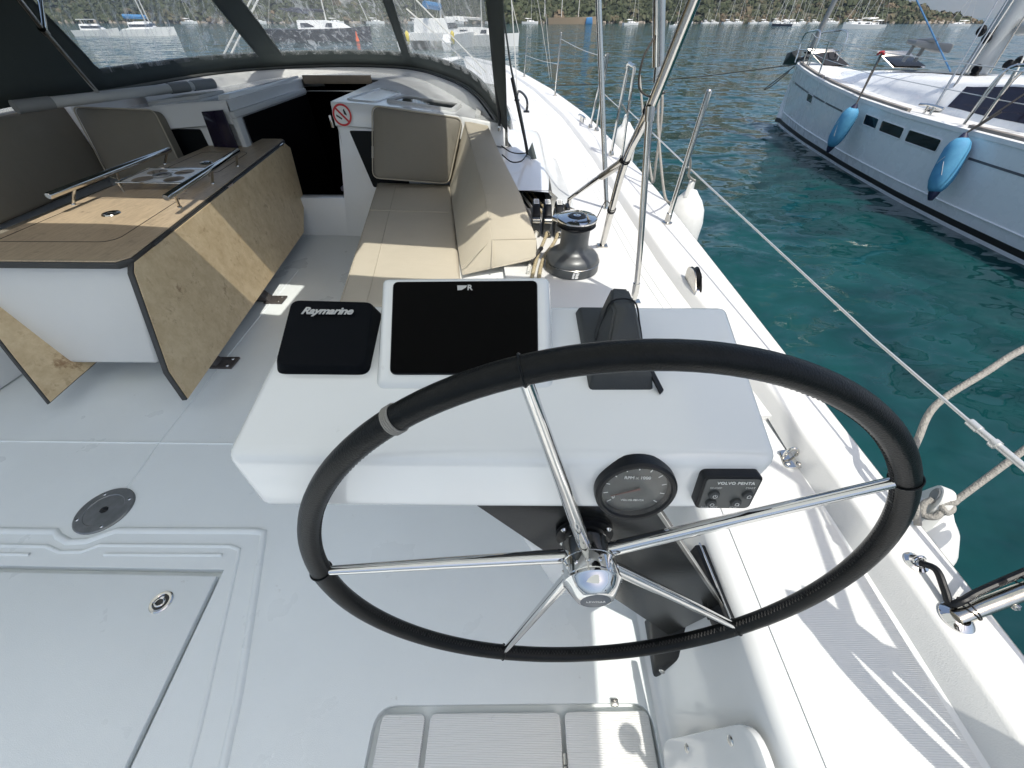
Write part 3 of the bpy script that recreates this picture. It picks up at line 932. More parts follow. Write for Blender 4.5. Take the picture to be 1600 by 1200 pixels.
# sill below the companionway and the dark cabin behind it
b = MB()
b.hexa([(SX0 + 0.002, bulk_y(0) , 0.0), (SX1 - 0.10, bulk_y(0), 0.0), (SX1 - 0.10, 3.10, 0.0), (SX0 + 0.002, 3.10, 0.0), (SX0 + 0.002, bulk_y(0.27), 0.27), (SX1 - 0.04, bulk_y(0.27), 0.27), (SX1 - 0.04, 3.10, 0.27), (SX0 + 0.002, 3.10, 0.27)], 0.006)
struct(b.build('companionway_sill', 'gel'))
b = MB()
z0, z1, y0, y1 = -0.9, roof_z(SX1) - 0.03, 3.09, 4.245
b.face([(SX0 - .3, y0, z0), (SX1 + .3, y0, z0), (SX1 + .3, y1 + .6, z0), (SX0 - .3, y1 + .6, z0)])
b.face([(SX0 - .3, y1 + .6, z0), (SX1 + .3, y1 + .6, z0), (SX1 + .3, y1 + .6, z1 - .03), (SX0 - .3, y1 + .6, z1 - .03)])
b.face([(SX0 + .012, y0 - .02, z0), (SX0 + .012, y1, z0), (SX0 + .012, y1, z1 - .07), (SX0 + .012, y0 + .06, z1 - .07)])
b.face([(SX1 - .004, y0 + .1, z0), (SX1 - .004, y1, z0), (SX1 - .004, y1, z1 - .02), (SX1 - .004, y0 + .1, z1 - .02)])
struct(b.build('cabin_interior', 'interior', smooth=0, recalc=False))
b = MB()
b.box((-1.34, 3.30, 0.27), (0.13, 0.16, 0.03), 0.006)
b.box((-1.29, 3.36, 0.36), (0.06, 0.04, 0.16), 0.006)
struct(b.build('companionway_step', 'step'))
# hatch coaming trim
b = MB(); b.box((-1.60, 4.235, roof_z(-1.6) - 0.005), (0.60, 0.02, 0.06), 0.004); struct(b.build('hatch_lintel', 'trim'))
b = MB(); b.box((-1.60, 4.22, roof_z(-1.6) - 0.085), (0.60, 0.016, 0.012), 0.002); struct(b.build('hatch_track', 'steel_dull'))
b = MB()
b.hexa([(SX0 - 0.0, 3.03, 0.765), (SX0 + 0.035, 3.03, 0.765), (SX0 + 0.035, 4.2, 0.765), (SX0, 4.2, 0.765), (SX0 - 0.0, 3.03, 0.80), (SX0 + 0.035, 3.03, 0.80), (SX0 + 0.035, 4.2, 0.80), (SX0, 4.2, 0.80)], 0.005)
b.hexa([(SX0 + 0.0, bulk_y(0.34) - .02, 0.34), (SX0 + 0.035, bulk_y(0.34) - .02, 0.34), (SX0 + 0.035, bulk_y(0.34) + .04, 0.34), (SX0, bulk_y(0.34) + .04, 0.34), (SX0, 3.03, 0.765), (SX0 + 0.035, 3.03, 0.765), (SX0 + 0.035, 3.10, 0.765), (SX0, 3.10, 0.765)], 0.005)
struct(b.build('companionway_frame', 'pale_pole'))
# raised rim of the sliding hatch garage, port side
b = MB(); b.hexa([(SX0 - 0.10, 3.12, 0.84), (SX0 - 0.01, 3.12, 0.845), (SX0 - 0.01, 4.24, 0.845), (SX0 - 0.10, 4.24, 0.84), (SX0 - 0.09, 3.14, 0.878), (SX0 - 0.015, 3.14, 0.883), (SX0 - 0.015, 4.24, 0.883), (SX0 - 0.09, 4.24, 0.878)], 0.006)
struct(b.build('hatch_rim', 'gel'))
# bench bases
b = MB()
b.hexa([(-0.79, 1.40, 0), (-0.26, 1.40, 0), (-0.5, 2.97, 0), (-1.04, 2.97, 0), (-0.76, 1.36, 0.30), (-0.22, 1.36, 0.30), (-0.45, 3.0, 0.30), (-1.03, 3.0, 0.30)], 0.02)
b.hexa([(-0.30, 1.50, 0.0), (-0.02, 1.50, 0.0), (-0.16, 2.9, 0.0), (-0.5, 2.9, 0.0), (-0.27, 1.52, 0.36), (-0.02, 1.52, 0.40), (-0.16, 3.0, 0.5), (-0.5, 3.0, 0.36)], 0.02)
struct(b.build('bench_base', 'gel'))
b = MB()
b.hexa([(-2.98, 0.6, 0), (-2.42, 0.6, 0), (-2.30, 2.75, 0), (-2.98, 2.75, 0), (-2.98, 0.6, 0.30), (-2.44, 0.6, 0.30), (-2.32, 2.85, 0.30), (-2.98, 2.85, 0.30)], 0.02)
b.hexa([(-3.45, 0.2, 0), (-3.0, 0.2, 0), (-3.0, 3.08, 0), (-3.45, 3.08, 0), (-3.45, 0.2, 0.78), (-3.06, 0.2, 0.76), (-3.06, 3.2, 0.82), (-3.45, 3.2, 0.82)], 0.02)
struct(b.build('bench_base', 'gel'))

b = MB(); b.hexa([(-3.3, 3.0, 0.42), (-2.9, 3.0, 0.42), (-2.85, 4.6, 0.42), (-3.1, 4.6, 0.42), (-3.3, 3.0, 0.84), (-2.93, 3.0, 0.86), (-2.80, 4.3, 0.89), (-3.0, 4.5, 0.84)], 0.03)
struct(b.build('port_coaming', 'gel'))

# ================================================================== HELM
# ---- console
con = thing('helm_console', 'white moulded helm console on a black pedestal behind the wheel', 'helm console', (0.1, 0.4, 0.43))
def ctop(x, y): return 0.887 + (y - 0.258) * 0.164
b = MB()
b.hexa([(-0.327, 0.240, 0.792), (0.268, 0.240, 0.803), (0.29, 0.515, 0.81), (-0.325, 0.515, 0.81),
        (-0.338, 0.254, 0.888), (0.300, 0.256, 0.892), (0.326, 0.52, 0.930), (-0.343, 0.516, 0.929)], 0.016, 5)
b.build('body', 'gel', con, smooth=50)
b = MB()
pl = [V((-0.06, 0.272, 0.80)), V((0.225, 0.272, 0.80)), V((0.437, 0.262, 0.365)), V((0.387, 0.266, 0.134)), V((0.06, 0.272, 0.58))]
pl = [pl[0], pl[1], pl[2], pl[3], lerp(pl[0], pl[3], 0.1)]
pl = [V((-0.09, 0.272, 0.80)), V((0.172, 0.272, 0.80)), V((0.436, 0.262, 0.365)), V((0.387, 0.266, 0.134))]
b.prism(pl, (0, 0.016, 0), 0.002, 1)
pd = b.build('pedestal_plate', 'pedestal', con, smooth=30)
b = MB()
b.prism([(0.168, 0.272, 0.797), (0.172, 0.272, 0.80), (0.437, 0.2625, 0.367), (0.433, 0.2625, 0.363)], (0, -0.004, 0))
b.build('flange_edge', 'steel_dull', pd)
b = MB()
b.hexa([(-0.03, 0.30, 0.70), (0.14, 0.30, 0.70), (0.14, 0.46, 0.70), (-0.03, 0.46, 0.70), (-0.06, 0.30, 0.80), (0.18, 0.30, 0.80), (0.18, 0.48, 0.80), (-0.06, 0.48, 0.80)], 0.01)
b.hexa([(0.10, 0.30, 0.30), (0.42, 0.30, 0.30), (0.42, 0.46, 0.30), (0.10, 0.46, 0.30), (-0.03, 0.30, 0.72), (0.14, 0.30, 0.72), (0.14, 0.46, 0.72), (-0.03, 0.46, 0.72)], 0.01)
b.build('pedestal_body', 'gel', con)
b = MB()
b.hexa([(0.362, 0.20, 0.012), (0.384, 0.20, 0.012), (0.40, 0.33, 0.02), (0.366, 0.33, 0.02), (0.360, 0.215, 0.055), (0.40, 0.215, 0.15), (0.43, 0.31, 0.30), (0.36, 0.31, 0.10)], 0.006)
ft = b.build('foot_bracket', 'black', con)
b = MB(); b.lathe([(0, 0.004), (0.006, 0.003), (0.008, 0)], (0.376, 0.207, 0.055), (-0.3, -0.9, 0.3), n=12); b.build('bolt', 'steel', ft)
# ---- display housing
hp_ = [(-0.178, 0.352, 0.908), (0.043, 0.356, 0.908), (0.045, 0.535, 0.925), (-0.20, 0.53, 0.925), (-0.178, 0.356, 0.914), (0.043, 0.36, 0.914), (0.0445, 0.512, 0.979), (-0.197, 0.505, 0.978)]
b = MB(); b.hexa([(-0.184, 0.345, 0.890), (0.050, 0.348, 0.890), (0.055, 0.545, 0.920), (-0.205, 0.54, 0.920)] + [V(p) for p in hp_[4:]], 0.0085, 3)
b.build('display_surround', 'gel', con, smooth=60)
a0, a1, a2, a3 = [V(p) for p in hp_[4:]]
nrm = (a1 - a0).cross(a3 - a0).normalized()
cp = thing('chart_plotter', 'dark rectangular chart plotter screen set in the white helm console', 'chart plotter', tuple((a0 + a2) / 2))
def scr(u, v, h=0.0):
    return lerp(lerp(a0, a1, u), lerp(a3, a2, u), v) + nrm * h
pp = rounded([scr(0.070, 0.045), scr(0.930, 0.045), scr(0.930, 0.940), scr(0.070, 0.940)], 0.009)
b = MB(); b.prism([p - nrm * 0.003 for p in pp], nrm * 0.0055, 0.0008, 1); b.build('bezel', 'black', cp, smooth=30)
pp = rounded([scr(0.076, 0.052), scr(0.924, 0.052), scr(0.924, 0.933), scr(0.076, 0.933)], 0.007)
b = MB(); b.face([p + nrm * 0.0031 for p in pp]); b.build('screen', 'screen', cp, smooth=0)
R_, U_ = (a1 - a0).normalized(), (a3 - a0).normalized()
text('R', 0.0125, 'grey_print', cp, scr(0.528, 0.862, 0.0034), R_, U_, bold=0.0003)
q = scr(0.488, 0.862, 0.0035)
b = MB(); b.face([q + R_ * 0.006 + U_ * 0.0042, q - R_ * 0.008 + U_ * 0.0042, q - R_ * 0.008 - U_ * 0.0042, q - R_ * 0.002 - U_ * 0.0036, q + R_ * 0.004 + U_ * 0.0005])
b.build('emblem', 'grey_print', cp, smooth=0)
# ---- instrument with its black sun cover
tops = [V((-0.317, 0.375, 0.9205)), V((-0.199, 0.375, 0.9205)), V((-0.213, 0.491, 0.945)), V((-0.336, 0.493, 0.946))]
bots = [V((-0.322, 0.373, ctop(0, 0.373))), V((-0.196, 0.373, ctop(0, 0.373))), V((-0.206, 0.497, ctop(0, 0.497))), V((-0.338, 0.497, ctop(0, 0.497)))]
b = MB(); t_, b_ = rounded(tops, 0.014, 5), rounded(bots, 0.014, 5)
b.loft([b_, [lerp(x, y, 0.9) for x, y in zip(b_, t_)], [lerp(x, (tops[0] + tops[2]) / 2, 0.006) for x in t_], [lerp(x, (tops[0] + tops[2]) / 2, 0.025) + V((0, 0, 0.0009)) for x in t_]], closed=True, caps=True)
sun_cov = tag(b.build('instrument_cover', mat('black_sun_cover', (0.004, 0.005, 0.007), 0.55, bump=(400, 0.1), ior=1.15), smooth=22), 'square black instrument sun cover with grey lettering left of the plotter', 'sun cover')
tx = text('Raymarine', 0.0185, 'grey_print', sun_cov, V((-0.2735, 0.4665, 0.9447)), (1, 0.0, 0), (-0.06, 1, 0.215), shear=0.25, bold=0.0005, space=0.93)
# ---- compass under its fabric cover
cm = thing('compass', 'compass under a pleated dark fabric cover right of the plotter', 'compass', (0.132, 0.42, 0.92))
b = MB()
bo = [V((0.092, 0.350, 0.900)), V((0.176, 0.351, 0.900)), V((0.176, 0.500, 0.924)), V((0.086, 0.500, 0.924))]
to = [V((0.096, 0.362, 0.924)), V((0.171, 0.362, 0.924)), V((0.172, 0.495, 0.939)), V((0.091, 0.495, 0.939))]
b.hexa(bo + to, 0.004)
b.build('cover_skirt', 'matte_black', cm, smooth=40)
b = MB()
def ring(zs, pts): return [V(p) for p in pts]
b.loft([[V(p) for p in ((0.108, 0.365, 0.922), (0.165, 0.365, 0.922), (0.170, 0.42, 0.928), (0.166, 0.478, 0.936), (0.122, 0.485, 0.936), (0.104, 0.43, 0.930))],
        [V(p) for p in ((0.114, 0.385, 0.945), (0.158, 0.385, 0.945), (0.163, 0.425, 0.952), (0.158, 0.474, 0.958), (0.124, 0.478, 0.958), (0.111, 0.432, 0.950))],
        [V(p) for p in ((0.125, 0.424, 0.979), (0.149, 0.424, 0.979), (0.153, 0.44, 0.980), (0.149, 0.470, 0.984), (0.128, 0.472, 0.984), (0.122, 0.442, 0.980))]], closed=True, caps=True)
geo = [e for e in b.bm.edges]
bmesh.ops.bevel(b.bm, geom=geo, offset=0.0028, segments=2, affect='EDGES', clamp_overlap=True)
b.build('cover_hood', 'matte_black', cm, smooth=50)
b = MB(); b.tube(catmull([(0.106, 0.418, 0.934), (0.113, 0.432, 0.953), (0.123, 0.440, 0.9815), (0.152, 0.440, 0.9815), (0.163, 0.430, 0.954), (0.169, 0.418, 0.932)], 5), 0.0012, 6); b.build('seam', 'black', cm)
b = MB(); b.prism([(0.165, 0.372, 0.924), (0.172, 0.376, 0.924), (0.187, 0.351, 0.904), (0.181, 0.345, 0.904)], (0, 0, 0.004), 0.001); b.build('tab', 'black', cm)
# ---- rev counter
rc = V((0.140, 0.2475, 0.848))
fn = V((0.0, -1.0, 0.205)).normalized(); fu = V((0, 0.205, 1)).normalized(); fr_ = V((1, 0, 0))
b = MB(); b.lathe([(0.0465, -0.006), (0.0475, 0.002), (0.047, 0.010), (0.0445, 0.0125), (0.041, 0.0125), (0.0385, 0.009), (0.038, 0.004)], rc, fn, n=48)
rv = b.build('rev_counter', 'black', con)
b = MB(); b.lathe([(0, 0.004), (0.0385, 0.004)], rc, fn, n=40); dl = b.build('dial', mat('silver_grey_dial', (0.10, 0.105, 0.10), 0.3, 0.4, var=(30, 0.8, (0.06, 0.06, 0.055))), rv, smooth=0)
b = MB()
for k in range(11):
    a = math.radians(215 - k * 25)
    d_ = fr_ * math.cos(a) + fu * math.sin(a); t_ = fr_ * -math.sin(a) + fu * math.cos(a)
    p = rc + fn * 0.0045
    b.face([p + d_ * 0.031 - t_ * 0.0006, p + d_ * 0.031 + t_ * 0.0006, p + d_ * 0.0365 + t_ * 0.0006, p + d_ * 0.0365 - t_ * 0.0006])
b.build('scale', 'white_print', rv, smooth=0)
b = MB(); d_ = fr_ * math.cos(3.5) + fu * math.sin(3.5); t_ = fr_ * -math.sin(3.5) + fu * math.cos(3.5)
b.prism([rc + fn * 0.0055 - d_ * 0.006 - t_ * 0.0015, rc + fn * 0.0055 + d_ * 0.029 - t_ * 0.0003, rc + fn * 0.0055 + d_ * 0.029 + t_ * 0.0003, rc + fn * 0.0055 - d_ * 0.006 + t_ * 0.0015], fn * 0.0008)
b.build('needle', mat('faded_red_needle', (0.13, 0.05, 0.04), 0.5), rv, smooth=0)
text('RPM x 1000', 0.0062, 'white_print', rv, rc + fu * 0.019 + fn * 0.0046, fr_, fu)
text('VOLVO PENTA', 0.0042, 'white_print', rv, rc - fu * 0.018 + fn * 0.0046, fr_, fu)
text('0', 0.0075, 'white_print', rv, rc - fr_ * 0.0235 - fu * 0.013 + fn * 0.0046, fr_, fu)
b = MB(); b.lathe([(0, 0.0115), (0.020, 0.0113), (0.0395, 0.0105)], rc, fn, n=40); b.build('glass', 'glass', rv)
# ---- engine panel
e0, e1_, e2_, e3 = V((0.2125, 0.243, 0.826)), V((0.276, 0.243, 0.827)), V((0.2765, 0.2535, 0.879)), V((0.2105, 0.2535, 0.878))
en = (e1_ - e0).cross(e3 - e0).normalized()
pp = rounded([e0, e1_, e2_, e3], 0.007)
b = MB(); b.prism([p - en * 0.008 for p in pp], en * 0.020, 0.0018, 2)
ep = b.build('engine_panel', 'black', con, smooth=40)
def epn(u, v, h=0.0): return lerp(lerp(e0, e1_, u), lerp(e3, e2_, u), v) + en * (0.012 + h)
pp = rounded([epn(0.05, 0.06), epn(0.95, 0.06), epn(0.95, 0.94), epn(0.05, 0.94)], 0.004)
b = MB(); b.prism(pp, en * 0.0012, 0.0004, 1); b.build('panel_face', 'grey_panel', ep, smooth=30)
eR, eU = (e1_ - e0).normalized(), (e3 - e0).normalized()
text('VOLVO PENTA', 0.0058, 'white_print', ep, epn(0.55, 0.83, 0.0016), eR, eU, space=1.1)
for (u, v), lab, dy in (((0.24, 0.50), 'ON/OFF', 0.19), ((0.24, 0.24), 'ALARM/DIM', -0.155), ((0.83, 0.50), 'START', 0.19), ((0.68, 0.26), 'STOP', -0.165)):
    b = MB(); b.lathe([(0, 0.0052), (0.0035, 0.0052), (0.0055, 0.0044), (0.0063, 0.0025), (0.0063, 0.0)], epn(u, v), en, n=20)
    bt = b.build('button', 'matte_black', ep)
    text(lab, 0.0036, 'grey_print', ep, epn(u, v + dy, 0.0016), eR, eU)
    b = MB()
    if 'ON' in lab:
        b.tube([epn(u, v, 0.0055) + (eR * math.cos(a) + eU * math.sin(a)) * 0.0024 for a in np.linspace(2.1, 7.3, 12)], 0.0003, 5)
        b.tube([epn(u, v, 0.0055), epn(u, v, 0.0055) + eU * 0.0028], 0.0003, 5)
    elif 'ALARM' in lab:
        b.tube([epn(u, v, 0.0055) + (eR * math.cos(a) + eU * math.sin(a)) * 0.0022 for a in np.linspace(0, 6.28, 14)[:-1]], 0.0003, 5, closed=True)
    else:
        for a, c in (((-1, -1), (-1, 0.5)), ((-1, 0.5), (0, 1.2)), ((0, 1.2), (1, 0.5)), ((1, 0.5), (1, -1)), ((1, -1), (-1, -1))):
            b.tube([epn(u, v, 0.0055) + eR * a[0] * 0.002 + eU * a[1] * 0.002, epn(u, v, 0.0055) + eR * c[0] * 0.002 + eU * c[1] * 0.002], 0.0003, 5)
    b.build('symbol', 'white_print', bt)

# ---- engine control lever box in the seat wall
lv = thing('engine_control', 'black engine control recess with chrome edge in the seat wall', 'engine control', (0.43, 0.30, 0.33))
b = MB(); b.hexa([(0.408, 0.235, 0.338), (0.432, 0.235, 0.338), (0.427, 0.385, 0.318), (0.404, 0.385, 0.318), (0.418, 0.225, 0.390), (0.44, 0.225, 0.390), (0.436, 0.39, 0.377), (0.413, 0.39, 0.377)], 0.004)
b.build('recess', 'black', lv)
b = MB(); b.tube([(0.428, 0.222, 0.3915), (0.425, 0.31, 0.386), (0.423, 0.392, 0.379)], 0.0022, 8); b.build('edge', 'chrome', lv)
b = MB(); b.tube(catmull([(0.406, 0.375, 0.335), (0.400, 0.31, 0.345), (0.404, 0.245, 0.352)], 4), 0.005, 8); b.build('lever', 'black', lv)

# ---- steering wheel
WC = V((0.107, 0.211, 0.686)); WN = V((-0.031, 0.997, -0.065)).normalized()
W1 = (V((1, 0, 0)) - WN * WN.x).normalized(); W2 = W1.cross(WN)
WR = 0.3735
wh = thing('steering_wheel', 'large black leather rimmed steering wheel with five chrome spokes', 'steering wheel', tuple(WC))
def wp(deg, r, h=0.0):
    a = math.radians(deg)
    return WC + (W1 * math.cos(a) + W2 * math.sin(a)) * r - WN * h
b = MB(); b.tube([wp(k * 2.5, WR) for k in range(144)], 0.0129, 20, closed=True); rim = b.build('rim', 'leather', wh, smooth=80)
# cross-stitched inner seam
b = MB()
for k in range(0, 720):
    a = k * 0.5
    if random.random() < 0.06: continue
    p0 = wp(a, WR - 0.0126, 0.0032); p1 = wp(a + 0.45, WR - 0.0126, -0.0032)
    if k % 2: p0, p1 = wp(a, WR - 0.0126, -0.0032), wp(a + 0.45, WR - 0.0126, 0.0032)
    b.tube([p0, p1], 0.0008, 4, caps=False)
b.build('stitching', mat('waxed_thread', (0.010, 0.010, 0.010), 0.6), rim)
SPK = (106, 34, -38, -110, 178)
for a in SPK:
    b = MB()
    b.tube([wp(a, WR) + (wp(a, WR + 0.0133) - wp(a, WR)).normalized() * 0.0136 * math.cos(t) - WN * 0.0136 * math.sin(t) for t in np.linspace(0, 6.28, 22)[:-1]], 0.0013, 6, closed=True)
    b.build('seam', 'leather', rim)
    b = MB()
    b.tube([wp(a, 0.030, -0.022), wp(a, 0.040, -0.021), wp(a, 0.20, -0.011), wp(a, WR - 0.012, 0)], [0.0105, 0.0100, 0.0082, 0.0062], 14)
    b.build('spoke', 'chrome', wh)
b = MB()
for da in (-0.55, -0.2, 0.15, 0.5):
    cc = wp(125.3 + da, WR); rd = (wp(125.3 + da, WR + 0.1) - cc).normalized()
    b.tube([cc + rd * 0.0135 * math.cos(t) - WN * 0.0135 * math.sin(t) for t in np.linspace(0, 6.28, 22)[:-1]], 0.0011, 6, closed=True)
b.build('whipping', 'stitch', rim)
b = MB()
b.lathe([(0.020, -0.045), (0.0355, -0.040), (0.037, -0.036), (0.037, -0.013), (0.0360, -0.012), (0.0360, -0.0105), (0.0385, -0.0095), (0.039, 0.010), (0.0385, 0.0125), (0.0405, 0.0135), (0.0405, 0.0165), (0.038, 0.0185), (0.033, 0.027), (0.0245, 0.038), (0.0205, 0.0395)], WC, -WN, n=56)
hub = b.build('hub', 'chrome', wh, smooth=40)
for k in range(14):
    a = k * 360 / 14
    b = MB(); b.lathe([(0.0, 0.0022), (0.0022, 0.0018), (0.0034, 0)], wp(a, 0.0388, 0.001), (wp(a, 1) - WC), n=10)
    b.build('rivet', 'chrome', hub)
b = MB(); b.lathe([(0, 0.0402), (0.0180, 0.0402), (0.0205, 0.0392)], WC, -WN, n=32); bd = b.build('badge', mat('slate_badge', (0.07, 0.085, 0.105), 0.4), hub)
text('LEWMAR', 0.0058, 'white_print', hub, WC - WN * 0.0406 + W2 * 0.0005, W1, W2, space=1.15)
# ---- steering shaft
sh = thing('steering_shaft', 'short black ribbed steering shaft between wheel hub and pedestal', 'steering shaft', tuple(WC + WN * 0.045))
b = MB(); b.lathe([(0.026, 0.022), (0.0275, 0.028), (0.024, 0.031), (0.0275, 0.035), (0.024, 0.038), (0.0275, 0.042), (0.026, 0.049), (0.030, 0.052)], WC, WN, n=28); b.build('bellows', 'black', sh)
b = MB(); b.lathe([(0.030, 0.0515), (0.043, 0.0515), (0.043, 0.0575)], WC, WN, n=32); fl = b.build('flange', 'black', sh)
for a in (30, 150, 215, 335):
    b = MB(); b.lathe([(0, 0.003), (0.003, 0.0028), (0.0055, 0.0)], wp(a, 0.0375, -0.0515), -WN, n=12); b.build('bolt', 'steel', fl)

# ================================================================== COCKPIT TABLE
tb = thing('cockpit_table', 'wooden cockpit table with folded leaves on a white moulded pedestal', 'table', (-1.8, 2.2, 0))
TT_ = [V((-2.15, 1.305, 0.57)), V((-1.485, 1.305, 0.57)), V((-1.452, 1.345, 0.57)), V((-1.735, 3.26, 0.57)), V((-1.765, 3.285, 0.57)), V((-2.17, 3.28, 0.57)), V((-2.19, 3.25, 0.57))]
b = MB(); b.prism(TT_, (0, 0, 0.0245), 0.003, 2); tt = b.build('tabletop', 'edge', tb, smooth=35)
b = MB()
ins = [V((-2.146, 1.309, 0.595)), V((-1.487, 1.309, 0.595)), V((-1.457, 1.348, 0.595)), V((-1.740, 3.257, 0.595)), V((-1.767, 3.281, 0.595)), V((-2.168, 3.276, 0.595)), V((-2.186, 3.249, 0.595))]
b.prism(ins, (0, 0, 0.005), 0.0015, 1); b.build('veneer', 'woodtop', tt)
# hinged lids let into the top: thin grooves
for loop in ([(-2.10, 1.47), (-1.655, 1.474), (-1.622, 1.51), (-1.675, 1.99), (-2.10, 1.98)], [(-2.10, 2.42), (-1.745, 2.42), (-1.80, 2.86), (-1.83, 2.89), (-2.11, 2.88)]):
    L = rounded([V((x, y, 0.6003)) for x, y in loop], 0.03, 4)
    b = MB(); b.tube(L, 0.0016, 4, closed=True); b.build('lid_joint', 'edge', tt)
for q, m_ in (((-1.863, 1.774), 'steel'), ((-1.93, 2.62), 'steel')):
    b = MB(); b.lathe([(0.0, 0.003), (0.018, 0.003), (0.022, 0.005), (0.034, 0.005), (0.037, 0.001)], (q[0], q[1], 0.6), n=28); lt = b.build('lid_latch', m_, tb)
    b = MB(); b.box((q[0], q[1], 0.6055), (0.026, 0.008, 0.003), 0.001); b.build('pull', 'edge', lt)
# white pedestal box
b = MB()
b.hexa([(-2.235, 1.27, 0.125), (-1.605, 1.275, 0.125), (-1.72, 2.95, 0.125), (-2.13, 2.95, 0.125), (-2.12, 1.345, 0.572), (-1.475, 1.345, 0.572), (-1.745, 3.2, 0.572), (-2.17, 3.2, 0.572)], 0.022, 4)
b.build('pedestal_box', 'deck', tb, smooth=50)
# hanging leaves
lt0, lt1 = V((-1.447, 1.315, 0.582)), V((-1.685, 3.20, 0.60))
lb0, lb1 = V((-1.386, 1.08, 0.082)), V((-1.628, 3.0, 0.085))
leafp = [lt0 + V((0.002, 0.02, 0)), lt1 - V((0, 0.05, 0.0)), lerp(lt1, lb1, 0.08) + V((0, 0.03, 0)), lerp(lt1, lb1, 0.7) + V((0.0, 0.02, 0)), lb1 - V((-0.04, 0.16, 0)), lb0 + V((0, 0.02, 0)), lerp(lb0, lt0, 0.27) + V((0, -0.022, 0)), lerp(lb0, lt0, 0.95)]
ln = V((0.975, 0.14, 0.17)).normalized()
def flat(pts, c, nn): return [V(p) - nn * (V(p) - c).dot(nn) for p in pts]
ln = (lt1 - lt0).cross(lb0 - lt0).normalized()
if ln.x < 0: ln = -ln
leafp = flat(leafp, lt0, ln)
b = MB(); b.prism([p - ln * 0.022 for p in leafp], ln * 0.0205, 0.002, 1); lf = b.build('leaf', 'edge', tb, smooth=35)
cen = sum(leafp, V()) / len(leafp)
b = MB(); b.prism([p + (cen - p).normalized() * 0.008 - ln * 0.002 for p in leafp], ln * 0.003, 0.0008, 1); b.build('veneer', 'wood', lf)
ll = [V((-2.20, 1.33, 0.57)), V((-2.21, 3.15, 0.57)), V((-2.02, 3.0, 0.10)), V((-1.963, 1.20, 0.08)), V((-1.95, 1.075, 0.082)), V((-2.10, 1.16, 0.22))]
l2 = (ll[1] - ll[0]).cross(ll[3] - ll[0]).normalized()
if l2.x < 0: l2 = -l2
ll = flat(ll, ll[0], l2)
b = MB(); b.prism([p - l2 * 0.018 for p in ll], l2 * 0.017, 0.002, 1); lf2 = b.build('leaf', 'edge', tb, smooth=35)
cen = sum(ll, V()) / len(ll)
b = MB(); b.prism([p + (cen - p).normalized() * 0.008 - l2 * 0.0015 for p in ll], l2 * 0.003, 0.0008, 1); b.build('veneer', 'wood', lf2)
# leaf hinges along the fold
for t in (0.10, 0.47, 0.93):
    p = lerp(lt0, lt1, t) + V((0.004, 0, 0.006))
    d_ = (lt1 - lt0).normalized()
    b = MB(); b.tube([p - d_ * 0.03, p + d_ * 0.03], 0.006, 8); b.build('hinge', 'steel' if t > 0.2 else 'edge', tb)
# handrails
for (r0, r1, posts) in (((-1.541, 1.745, 0.68), (-1.660, 2.56, 0.68), ((0.08, (-1.600, 1.86)), (0.55, (-1.652, 2.217)), (0.95, (-1.698, 2.55)))),
                        ((-2.076, 1.76, 0.68), (-2.086, 2.585, 0.68), ((0.16, (-2.135, 1.89)), (0.48, (-2.11, 2.16)), (0.96, (-2.165, 2.59))))):
    r0, r1 = V(r0), V(r1)
    d_ = (r1 - r0).normalized()
    b = MB(); b.tube([r0, r0 + d_ * 0.004, r1 - d_ * 0.004, r1], [0.012, 0.0145, 0.0145, 0.012], 14); hr = b.build('handrail', 'steel', tb)
    for t, (px_, py_) in posts:
        top = lerp(r0, r1, t) - V((0, 0, 0.008))
        b = MB(); b.tube([V((px_, py_, 0.599)), V((px_, py_, 0.606)), V((px_, py_, 0.606)), top], [0.011, 0.010, 0.0065, 0.0065], 10); b.build('post', 'steel', hr)
# perforated bottle and glass rack
b = MB()
x0, x1, y0, y1, zr = -2.045, -1.72, 2.09, 2.35, 0.640
x0b, x1b = -2.06, -1.75
holes = []
def circ(cx, cy, r, n=20): return [(cx + r * math.cos(2 * math.pi * k / n), cy + r * math.sin(2 * math.pi * k / n), zr) for k in range(n)]
for cx, cy, r in ((-1.80, 2.155, 0.048), (-1.825, 2.28, 0.048), (-1.975, 2.28, 0.048), (-1.965, 2.155, 0.05)):
    holes.append(circ(cx, cy, r))
holes.append([(-1.912, 2.262, zr), (-1.880, 2.262, zr), (-1.880, 2.272, zr), (-1.912, 2.272, zr)])
holes.append([(-1.912, 2.30, zr), (-1.880, 2.30, zr), (-1.880, 2.31, zr), (-1.912, 2.31, zr)])
b.sheet([(x0, y0, zr), (x1, y0, zr), (x1b, y1, zr), (x0b, y1, zr)], holes)
rk = b.build('drink_rack', 'steel_dull', tb, smooth=0)
rk.data.materials[0] = mat('bright_rack_steel', (0.80, 0.80, 0.78), 0.35, 0.25)
b = MB(); b.tube([(x0 - 0.012, y0, zr), (x1 + 0.008, y0, zr), (x1b + 0.008, y1, zr), (x0b - 0.008, y1, zr)], 0.0045, 8, closed=True); b.build('rack_rim', 'steel', rk)
for q in ((x0, y0), (x1, y0), (x1b, y1), (x0b, y1)):
    b = MB(); b.tube([(q[0], q[1], 0.599), (q[0], q[1], zr)], 0.006, 8); b.build('rack_leg', 'steel', rk)
b = MB(); b.lathe([(0.026, 0.001), (0.040, 0.001), (0.042, 0.006), (0.040, 0.010), (0.026, 0.008)], (-1.895, 2.205, zr), n=28); b.build('bottle_ring', 'sleeve', rk)
